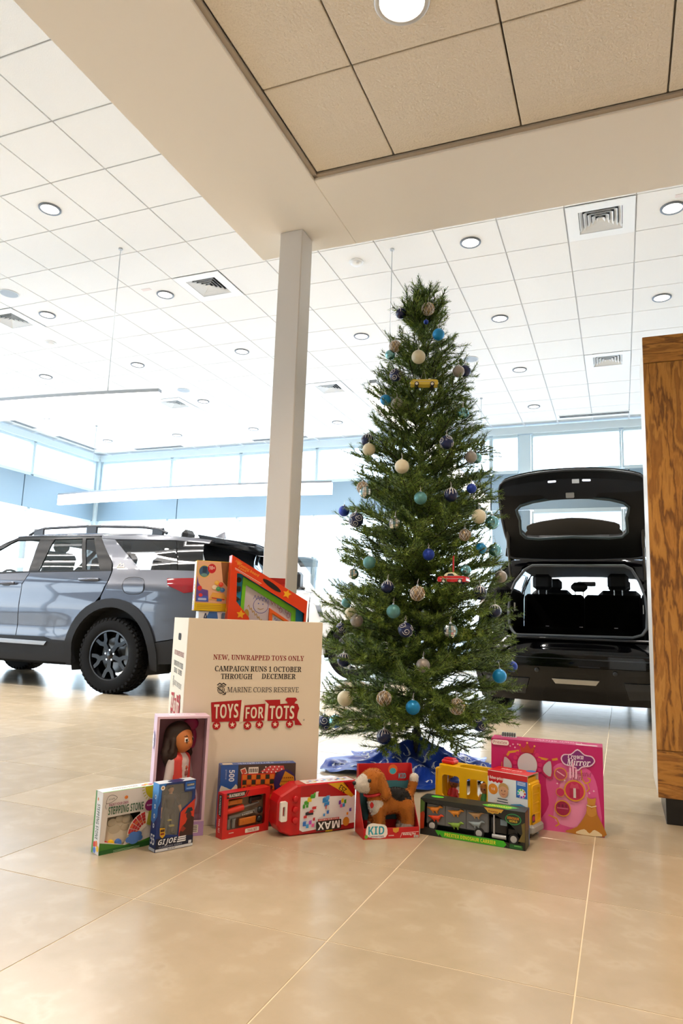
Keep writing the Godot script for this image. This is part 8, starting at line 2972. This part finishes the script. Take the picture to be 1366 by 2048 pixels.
func build_tree() -> void:
	var t := thing("christmas_tree", "tall green artificial Christmas tree hung with blue, cream and silver baubles", "tree", TREE)
	var bark := paint("2c2a1a", 0.9)
	var leaf := StandardMaterial3D.new()
	leaf.vertex_color_use_as_albedo = true
	leaf.roughness = 0.55
	leaf.backlight_enabled = true
	leaf.backlight = Color(0.25, 0.28, 0.12)
	leaf.resource_name = "needles"
	var trunk := MB.new()
	trunk.cyl(Vector3(0, 0.02, 0), Vector3(0, 2.0, 0), 0.019, 0.016, 12)
	trunk.cyl(Vector3(0, 2.0, 0), Vector3(0, 2.86, 0), 0.016, 0.005, 10)
	put(trunk, "trunk", paint("26301a", 0.8), t)
	var wrap := MB.new()
	var rw := RandomNumberGenerator.new()
	rw.seed = 3
	for k in 30:
		needles(wrap, Vector3(0, 0.10 + 0.092 * k, 0), Vector3(0, 0.192 + 0.092 * k, 0), rw, 0.0016, 0.045 if k < 26 else 0.03)
	put(wrap, "trunk_needles", leaf, t).set_meta("kind", "stuff")
	# stand: three splayed feet, sleeve and eye bolts
	var metal := paint("23302a", 0.4, 0.4)
	var sl := MB.new()
	sl.cyl(Vector3(0, 0.01, 0), Vector3(0, 0.22, 0), 0.028, 0.028, 14)
	put(sl, "stand_sleeve", metal, t)
	for k in 4:
		var a := TAU * k / 4 + 0.4
		var lg := MB.new()
		lg.tube([Vector3(cos(a) * 0.02, 0.12, sin(a) * 0.02), Vector3(cos(a) * 0.16, 0.05, sin(a) * 0.16), Vector3(cos(a) * 0.26, 0.008, sin(a) * 0.26)], 0.008, 6)
		put(lg, "stand_leg", metal, t)
	var eb := MB.new()
	eb.cyl(Vector3(-0.02, 0.14, 0.03), Vector3(-0.085, 0.142, 0.10), 0.003, 0.003, 6)
	var rp := []
	for k in 13:
		rp.append(Vector3(-0.093 + 0.011 * cos(TAU * k / 12), 0.142 + 0.011 * sin(TAU * k / 12), 0.108))
	eb.tube(rp, 0.0025, 5)
	put(eb, "eye_bolt", metal, t)
	# branches: ten shapes shared by all
	var lens := [0.62, 0.50, 0.40, 0.30, 0.20, 0.12]
	var shapes := []
	for i in lens.size():
		shapes.append([branch_mesh(lens[i], 100 + i), branch_mesh(lens[i], 200 + i)])
	var rng := RandomNumberGenerator.new()
	rng.seed = 12
	var n := 292
	for k in n:
		# more of them low down, where the tree is wide
		var f := (k + 0.5) / n
		var h := 0.20 + 2.62 * (1.0 - pow(1.0 - f, 0.74))
		var az := k * 2.39996 + rng.randf_range(-0.25, 0.25)
		var el := lerpf(0.02, 0.55, h / 2.9) + rng.randf_range(-0.12, 0.14)
		if h < 0.45:
			el -= 0.16
		if h > 2.55:
			el = rng.randf_range(0.6, 1.15)
		var want := table(OUTLINE, minf(h + 0.12 + 0.10 * f, 2.93)) / cos(minf(el, 1.0)) * rng.randf_range(0.80, 1.06)
		want = maxf(want, 0.09)
		var best := 0
		for i in lens.size():
			if absf(lens[i] - want) < absf(lens[best] - want):
				best = i
		var sc := clampf(want / lens[best], 0.7, 1.25)
		var sh: Array = shapes[best][k % 2]
		var b := put_mesh(sh[0], "branch", bark, t)
		b.transform = Transform3D(Basis(Vector3.UP, az) * Basis(Vector3.BACK, el) * Basis(Vector3.RIGHT, rng.randf_range(-0.6, 0.6)) * Basis().scaled(Vector3(sc, sc, sc)), Vector3(0, h, 0))
		var nd := put_mesh(sh[1], "needles", leaf, b)
		nd.set_meta("kind", "stuff")
	# leader shoots at the very top
	for q in [[0.02, 0.0, 0.16, 2.80], [0.35, 1.0, 0.15, 2.80], [0.40, 3.2, 0.14, 2.80], [0.30, 4.9, 0.12, 2.80], [0.60, 3.3, 0.22, 2.64], [0.62, 0.2, 0.22, 2.64], [0.55, 5.2, 0.20, 2.66], [0.66, 2.4, 0.21, 2.60], [0.70, 4.2, 0.23, 2.58], [0.55, 1.3, 0.20, 2.66]]:
		var sh: Array = shapes[5][0]
		var b := put_mesh(sh[0], "leader", bark, t)
		var s: float = q[2] / 0.12
		b.transform = Transform3D(Basis(Vector3.UP, q[1]) * Basis(Vector3.BACK, PI / 2 - q[0]) * Basis().scaled(Vector3(s, s, s)), Vector3(0, q[3], 0))
		put_mesh(sh[1], "needles", leaf, b).set_meta("kind", "stuff")
	tree_skirt()
	baubles()

func tree_skirt() -> void:
	var t := thing("tree_skirt", "blue cloth with white scroll print bunched around the foot of the tree", "tree skirt", TREE)
	var cl := MB.new()
	var pr := MB.new()
	var fn := FastNoiseLite.new()
	fn.seed = 6
	fn.frequency = 3.2
	fn.fractal_octaves = 3
	var H := func(x: float, z: float) -> float:
		var r := Vector2(x, z).length()
		var a := atan2(z, x)
		var heap := 0.17 * exp(-pow(r / 0.22, 2.2)) * (0.75 + 0.25 * sin(a * 3.0 + 0.6))
		var fold := 0.030 * (0.5 + 0.5 * sin(a * 9.0 + r * 14.0 + 2.0 * fn.get_noise_2d(x, z))) * smoothstep(0.06, 0.2, r)
		return 0.006 + heap + fold * (1.0 - 0.5 * smoothstep(0.3, 0.6, r)) + 0.03 * maxf(0.0, fn.get_noise_2d(x * 1.6, z * 1.6))
	var RR := func(a: float) -> float: return 0.50 + 0.06 * sin(a * 5.0 + 1.0) + 0.03 * sin(a * 11.0)
	var P := func(i: int, k: int) -> Vector3:
		var a := TAU * k / 120.0
		var r: float = 0.022 + (RR.call(a) - 0.022) * i / 40.0
		return Vector3(cos(a) * r, H.call(cos(a) * r, sin(a) * r), sin(a) * r)
	var N := func(p: Vector3) -> Vector3:
		var e := 0.004
		return Vector3(H.call(p.x - e, p.z) - H.call(p.x + e, p.z), 2 * e, H.call(p.x, p.z - e) - H.call(p.x, p.z + e)).normalized()
	var g := []
	var gn := []
	for i in 41:
		var row := []
		var rn := []
		for k in 120:
			var p: Vector3 = P.call(i, k)
			row.append(p)
			rn.append(N.call(p))
		g.append(row)
		gn.append(rn)
	for i in 40:
		for k in 120:
			var j := (k + 1) % 120
			cl.tri(g[i][k], g[i + 1][k], g[i + 1][j], gn[i][k], gn[i + 1][k], gn[i + 1][j])
			cl.tri(g[i][k], g[i + 1][j], g[i][j], gn[i][k], gn[i + 1][j], gn[i][j])
	var sat := paint("11399e", 0.35)
	sat = sat.duplicate()
	sat.rim_enabled = true
	sat.rim = 0.3
	put(cl, "cloth", sat, t)
	# printed scrolls and stars, following the cloth
	var rng := RandomNumberGenerator.new()
	rng.seed = 15
	for k in 110:
		var a := rng.randf() * TAU
		var r := rng.randf_range(0.10, 0.50)
		var c := Vector2(cos(a), sin(a)) * r
		var sz := rng.randf_range(0.022, 0.048)
		var rot := rng.randf() * TAU
		var line := []
		for s in 9:
			var f := s / 8.0
			var q := c + Vector2(cos(rot + f * 4.2), sin(rot + f * 4.2)) * sz * (1.0 - 0.6 * f)
			line.append(Vector3(q.x, H.call(q.x, q.y) + 0.0012, q.y))
		for s in 8:
			var d: Vector3 = (line[s + 1] - line[s]).normalized()
			var w := d.cross(Vector3.UP).normalized() * lerpf(0.0075, 0.003, s / 8.0)
			var nn: Vector3 = N.call(line[s])
			pr.tri(line[s] + w, line[s] - w, line[s + 1] - w, nn, nn, nn)
			pr.tri(line[s] + w, line[s + 1] - w, line[s + 1] + w, nn, nn, nn)
	put(pr, "scroll_print", paint("d5dbe6", 0.4), t).set_meta("kind", "stuff")

# ---- ornaments: one of each kind is built, the rest are copies
const R0 := 0.036

func hanger(t: Node3D) -> void:
	var c := MB.new()
	c.cyl(Vector3(0, R0 * 0.96, 0), Vector3(0, R0 * 1.16, 0), 0.0065, 0.006, 12)
	put(c, "cap", paint("c9cbcd", 0.25, 0.9), t)
	var s := MB.new()
	s.tube([Vector3(0.0, R0 * 1.15, 0), Vector3(0.004, R0 * 1.5, 0.001), Vector3(0.002, R0 * 1.95, -0.004), Vector3(-0.004, R0 * 1.5, -0.001), Vector3(0.0, R0 * 1.15, 0)], 0.0007, 4)
	put(s, "string", paint("e3e1dc", 0.6), t)

func on_ball(th: float, ph: float, r: float) -> Vector3:
	return Vector3(sin(th) * cos(ph), cos(th), sin(th) * sin(ph)) * r

func bauble(kind: String, label: String, group: String) -> Node3D:
	var t := thing("bauble", label, "bauble", Vector3.ZERO, 0.0, group)
	var b := MB.new()
	match kind:
		"cream":
			b.ball(Vector3.ZERO, Vector3.ONE * R0, 28, 18)
			put(b, "ball", paint("ddd3b4", 0.45), t)
		"blue":
			b.ball(Vector3.ZERO, Vector3.ONE * R0, 28, 18)
			put(b, "ball", paint("1688c4", 0.35, 0.25), t)
		"teal":
			b.ball(Vector3.ZERO, Vector3.ONE * R0, 28, 18)
			put(b, "ball", paint("7fb4bc", 0.07, 0.85), t)
		"dark":
			b.ball(Vector3.ZERO, Vector3.ONE * R0, 28, 18)
			put(b, "ball", paint("1b2448", 0.2, 0.2), t)
		"silver", "tealg", "royal":
			b.ball(Vector3.ZERO, Vector3.ONE * R0, 28, 18)
			var m := StandardMaterial3D.new()
			var base: String = {"silver": "b5aca2", "tealg": "6aa9a8", "royal": "1d43b4"}[kind]
			m.albedo_color = Color(base)
			m.albedo_texture = noisy(41, 0.35, [[0.0, "6e6e6e"], [0.5, "d8d8d8"], [0.62, "ffffff"], [1.0, "ffffff"]], 256, 2)
			m.uv1_triplanar = true
			m.uv1_scale = Vector3(22, 22, 22)
			m.roughness = 0.45
			m.metallic = 0.35
			m.resource_name = "glitter"
			put(b, "ball", m, t)
			var gl := MB.new()
			var rng := RandomNumberGenerator.new()
			rng.seed = 5
			for k in 260:
				var p := on_ball(acos(rng.randf_range(-1, 1)), rng.randf() * TAU, R0 + 0.0003)
				var nn := (p.normalized() + Vector3(rng.randf_range(-0.5, 0.5), rng.randf_range(-0.5, 0.5), rng.randf_range(-0.5, 0.5))).normalized()
				var u := nn.cross(Vector3(0.3, 0.8, 0.5)).normalized() * 0.0008
				var w := nn.cross(u).normalized() * 0.0008
				gl.tri(p + u, p - u * 0.5 + w, p - u * 0.5 - w, nn, nn, nn)
			put(gl, "glitter", paint({"silver": "efe9e2", "tealg": "cfeae6", "royal": "7f9cf0"}[kind], 0.15, 0.9), t).set_meta("kind", "stuff")
		"drip":
			b.ball(Vector3.ZERO, Vector3.ONE * R0, 28, 18)
			put(b, "ball", paint("151f45", 0.25, 0.1), t)
			var rng := RandomNumberGenerator.new()
			rng.seed = 8
			for k in 13:
				var ph := TAU * k / 13.0
				var end := rng.randf_range(0.95, 1.75)
				var line := []
				for s in 8:
					line.append(on_ball(lerpf(0.18, end, s / 7.0), ph, R0 + 0.0003))
				var d := MB.new()
				for s in 7:
					var w: Vector3 = (line[s + 1] - line[s]).cross(line[s]).normalized() * lerpf(0.0034, 0.0012, s / 7.0)
					var nn: Vector3 = line[s].normalized()
					d.tri(line[s] + w, line[s] - w, line[s + 1] - w * 0.9, nn, nn, nn)
					d.tri(line[s] + w, line[s + 1] - w * 0.9, line[s + 1] + w * 0.9, nn, nn, nn)
				put(d, "white_drip", paint("dcd8d4", 0.5), t)
		"swirl":
			b.ball(Vector3.ZERO, Vector3.ONE * R0, 28, 18)
			put(b, "ball", paint("1a2550", 0.3, 0.1), t)
			for q in [[1.35, 0.9], [1.7, 2.3], [1.15, 3.7], [1.8, 4.9], [2.2, 1.5], [0.8, 5.6], [2.2, 3.4], [0.75, 2.1]]:
				var sp := MB.new()
				var line := []
				for s in 22:
					var f := s / 21.0
					var rr := 0.52 * (1.0 - 0.82 * f)
					line.append(on_ball(q[0] + rr * sin(f * 9.0), q[1] + rr * cos(f * 9.0) / maxf(sin(q[0]), 0.5), R0 + 0.0002))
				sp.tube(line, 0.0015, 4)
				put(sp, "white_swirl", paint("d9d6d2", 0.5), t)
		"rope":
			b.ball(Vector3.ZERO, Vector3.ONE * (R0 - 0.002), 20, 14)
			put(b, "ball", paint("8f8272", 0.4, 0.6), t)
			for sg in [-1.0, 1.0]:
				for k in 11:
					var line := []
					for s in 15:
						var f := s / 14.0
						line.append(on_ball(0.2 + 2.75 * f, TAU * k / 11.0 + sg * 1.7 * f, R0 - 0.0012 + 0.0012 * sin(s * PI) + (0.0006 if (s % 2 == 0) == (sg > 0) else -0.0004)))
					var st := MB.new()
					st.tube(line, 0.0021, 5)
					put(st, "woven_strand", paint("cfc7bd" if k % 3 else "b99a6a", 0.3, 0.55), t)
		"mosaic":
			for j in 10:
				for i in 18:
					if j == 0 or j == 9:
						continue
					pass
			var sil := MB.new()
			var tea := MB.new()
			for i in 18:
				for j in 9:
					var q := []
					for w in [[0.04, 0.04], [0.96, 0.04], [0.96, 0.96], [0.04, 0.96]]:
						q.append(on_ball(0.18 + 2.78 * (j + w[1]) / 9.0, TAU * (i + w[0]) / 18.0, R0))
					var c: Vector3 = (q[0] + q[1] + q[2] + q[3]) / 4
					(tea if i % 3 == 0 else sil).quad(q[0], q[1], q[2], q[3], c)
			b.ball(Vector3.ZERO, Vector3.ONE * (R0 * 0.975), 18, 12)
			put(b, "ball", paint("4f5a58", 0.5, 0.3), t)
			put(sil, "mirror_facets", paint("dcdedd", 0.08, 0.95), t).set_meta("kind", "stuff")
			put(tea, "tinted_facets", paint("7a9c9c", 0.1, 0.9), t).set_meta("kind", "stuff")
	hanger(t)
	return t

func baubles() -> void:
	var spots := {
		"drip": [[-1.245, 2.765, -3.965, 0.035], [-1.386, 1.901, -3.799, 0.039], [-0.85, 1.53, -3.696, 0.0385], [-1.156, 1.013, -3.551, 0.0348], [-0.703, 1.0, -3.766, 0.0377], [-1.413, 0.615, -3.604, 0.0383], [-1.166, 0.237, -3.583, 0.0392], [-0.64, 0.908, -3.87, 0.0356]],
		"swirl": [[-1.203, 2.278, -3.757, 0.0386], [-1.41, 1.406, -3.713, 0.0434], [-0.89, 1.842, -3.744, 0.0396], [-1.046, 0.79, -3.532, 0.0391], [-0.7, 0.321, -3.764, 0.0392], [-1.596, 0.248, -3.791, 0.043], [-1.455, 0.789, -3.649, 0.0279]],
		"cream": [[-1.071, 2.382, -3.773, 0.0414], [-1.111, 1.686, -3.618, 0.0404], [-1.354, 1.829, -3.743, 0.0383], [-0.724, 1.43, -3.844, 0.0406], [-1.394, 0.413, -3.59, 0.0418], [-1.381, 0.865, -3.604, 0.0358]],
		"silver": [[-0.861, 2.317, -3.905, 0.0357], [-1.179, 2.084, -3.715, 0.0349], [-0.772, 1.775, -3.847, 0.0343], [-0.633, 1.109, -4.036, 0.0344], [-0.952, 0.613, -3.545, 0.036], [-1.337, 0.83, -3.578, 0.0354]],
		"rope": [[-1.063, 2.758, -3.939, 0.0404], [-0.993, 0.982, -3.56, 0.0395], [-0.784, 1.315, -3.754, 0.0329], [-1.148, 0.437, -3.514, 0.0387], [-0.792, 0.413, -3.625, 0.0409], [-1.362, 1.588, -3.676, 0.0345], [-1.231, 2.482, -3.812, 0.0364]],
		"mosaic": [[-1.139, 1.361, -3.605, 0.0384], [-0.828, 0.793, -3.618, 0.0391], [-1.387, 1.088, -3.639, 0.0308], [-1.334, 1.555, -3.658, 0.0371]],
		"tealg": [[-1.002, 1.504, -3.621, 0.0356], [-1.279, 1.148, -3.597, 0.0358], [-1.115, 0.884, -3.536, 0.037], [-1.423, 0.928, -3.638, 0.0279]],
		"blue": [[-0.971, 2.541, -3.848, 0.036], [-0.998, 0.402, -3.531, 0.037], [-0.616, 0.562, -3.871, 0.0377], [-1.26, 2.125, -3.745, 0.0325], [-0.711, 1.249, -3.838, 0.0305]],
		"teal": [[-0.826, 2.049, -3.877, 0.035], [-0.677, 1.417, -3.994, 0.0404], [-0.663, 1.259, -4.009, 0.0374], [-0.749, 1.779, -3.893, 0.0317], [-1.522, 0.262, -3.776, 0.0369], [-0.771, 1.119, -3.712, 0.0296], [-1.263, 2.434, -3.818, 0.0304]],
		"royal": [[-1.553, 1.489, -3.878, 0.0336], [-0.95, 1.193, -3.614, 0.0322], [-0.757, 1.581, -3.794, 0.0279], [-0.586, 0.603, -4.125, 0.0314], [-1.056, 2.643, -3.873, 0.0152]],
		"dark": [[-0.838, 2.346, -3.982, 0.0363]],
	}
	var names := {
		"drip": ["navy bauble with white drip lines, hung on the tree", "navy baubles with white drips"], "swirl": ["navy bauble with white swirls, hung on the tree", "navy baubles with swirls"],
		"cream": ["plain matt cream bauble hung on the tree", "cream baubles"], "silver": ["silver glitter bauble hung on the tree", "silver glitter baubles"],
		"rope": ["woven silver and gold rope bauble hung on the tree", "woven rope baubles"], "mosaic": ["mirror mosaic bauble with pale green stripes, hung on the tree", "mirror mosaic baubles"],
		"tealg": ["teal glitter bauble hung on the tree", "teal glitter baubles"], "blue": ["bright matt sky-blue bauble hung on the tree", "sky-blue baubles"],
		"teal": ["shiny mirror-finish pale teal bauble hung on the tree", "shiny teal baubles"], "royal": ["small royal blue sequin bauble hung on the tree", "royal blue baubles"],
		"dark": ["plain dark navy bauble behind a silver one near the tree top", ""]}
	var rng := RandomNumberGenerator.new()
	rng.seed = 2
	for kind in spots:
		var proto: Node3D = null
		for q in spots[kind]:
			var o: Node3D
			if proto == null:
				proto = bauble(kind, names[kind][0], names[kind][1])
				o = proto
			else:
				o = proto.duplicate()
				o.name = numbered("bauble")
				add_child(o)
			o.position = Vector3(q[0], q[1], q[2])
			var s: float = q[3] / R0
			o.scale = Vector3(s, s, s)
			o.rotation.y = rng.randf() * TAU
	model_car("toy_car_ornament", "yellow toy convertible ornament with a white top edge hung on the tree", Vector3(-1.015, 2.185, -3.70), 0.30, Color("dcc24e"), Color("e9e4d2"), false, 1.0)
	model_car("toy_car_ornament", "red toy car ornament with a cream roof hung by a red ribbon", Vector3(-0.816, 1.060, -3.62), -0.12, Color("c01c1e"), Color("e6ddb8"), true, 1.0)

func model_car(called: String, label: String, at: Vector3, turn: float, body: Color, roof: Color, hard: bool, sc: float) -> void:
	var t := thing(called, label, "ornament", at, turn, "")
	var m := StandardMaterial3D.new()
	m.albedo_color = body
	m.roughness = 0.2
	var L := 0.155
	# body: side profile swept across, with fins and wheel arches
	var prof := smooth(pv([-0.078, -0.006, -0.077, 0.010, -0.060, 0.016, -0.020, 0.017, 0.010, 0.017, 0.050, 0.018, 0.076, 0.014, 0.079, -0.004, 0.074, -0.012, 0.058, -0.012, 0.054, -0.002, 0.046, 0.001, 0.038, -0.002, 0.034, -0.012, -0.030, -0.012, -0.034, -0.002, -0.042, 0.001, -0.050, -0.002, -0.054, -0.012, -0.072, -0.012]), 2)
	var b := MB.new()
	b.at(Transform3D(Basis(), Vector3(0, 0, -0.028)))
	b.prism(prof, 0.056, 0.003)
	put(b, "car_body", m, t)
	var ch := paint("d9d9d6", 0.2, 0.8)
	var bp := MB.new()
	bp.box(Vector3(-0.079, -0.005, 0), Vector3(0.006, 0.008, 0.058), 0.002)
	put(bp, "bumper", ch, t)
	var bq := MB.new()
	bq.box(Vector3(0.080, -0.005, 0), Vector3(0.006, 0.008, 0.058), 0.002)
	put(bq, "bumper", ch, t)
	var st := MB.new()
	st.box(Vector3(0, 0.004, 0), Vector3(0.13, 0.0018, 0.0575), 0.0)
	put(st, "side_strip", ch, t)
	for x in [-0.042, 0.046]:
		for z in [-0.026, 0.026]:
			var w := MB.new()
			w.cyl(Vector3(x, -0.009, z - 0.005), Vector3(x, -0.009, z + 0.005), 0.0125, 0.0125, 16)
			put(w, "wheel", paint("1b1b1c", 0.6), t)
			var hb := MB.new()
			hb.cyl(Vector3(x, -0.009, z + (0.005 if z > 0 else -0.0062)), Vector3(x, -0.009, z + (0.0062 if z > 0 else -0.005)), 0.008, 0.007, 12)
			put(hb, "hub_cap", paint("e2ded2", 0.4), t)
	var rc := paint("#" + roof.to_html(false), 0.4)
	if hard:
		var rf := MB.new()
		rf.at(Transform3D(Basis(), Vector3(0, 0, -0.023)))
		rf.prism(smooth(pv([-0.042, 0.016, -0.030, 0.034, 0.008, 0.036, 0.026, 0.017]), 3), 0.046, 0.003)
		put(rf, "roof", rc, t)
		for z in [-0.0235, 0.0235]:
			var wn := MB.new()
			wn.at(Transform3D(Basis(), Vector3(0, 0, z - 0.0005)))
			wn.prism(pv([-0.026, 0.019, -0.021, 0.030, 0.003, 0.031, 0.014, 0.019]), 0.001)
			put(wn, "car_window", paint("20262a", 0.1), t)
	else:
		var st2 := MB.new()
		st2.box(Vector3(0.006, 0.018, 0), Vector3(0.062, 0.005, 0.044), 0.002)
		st2.box(Vector3(0.030, 0.021, 0), Vector3(0.014, 0.008, 0.050), 0.003)
		put(st2, "cabin_trim", rc, t)
		var ws := MB.new()
		ws.at(Transform3D(Basis(Vector3.BACK, 0.5), Vector3(-0.022, 0.017, 0)))
		ws.box(Vector3(0, 0.008, 0), Vector3(0.0015, 0.017, 0.046), 0.0005)
		put(ws, "windscreen", rc, t)
	var s := MB.new()
	if hard:
		s.at(Transform3D(Basis(), Vector3(0.0, 0.036, 0)))
		s.box(Vector3(0, 0.045, 0), Vector3(0.008, 0.09, 0.0012), 0.0003)
		put(s, "ribbon", paint("b3161c", 0.4), t)
	else:
		s.tube([Vector3(-0.02, 0.030, 0), Vector3(0.0, 0.085, 0), Vector3(0.012, 0.020, 0)], 0.0008, 4)
		put(s, "string", paint("d9d4cc", 0.6), t)
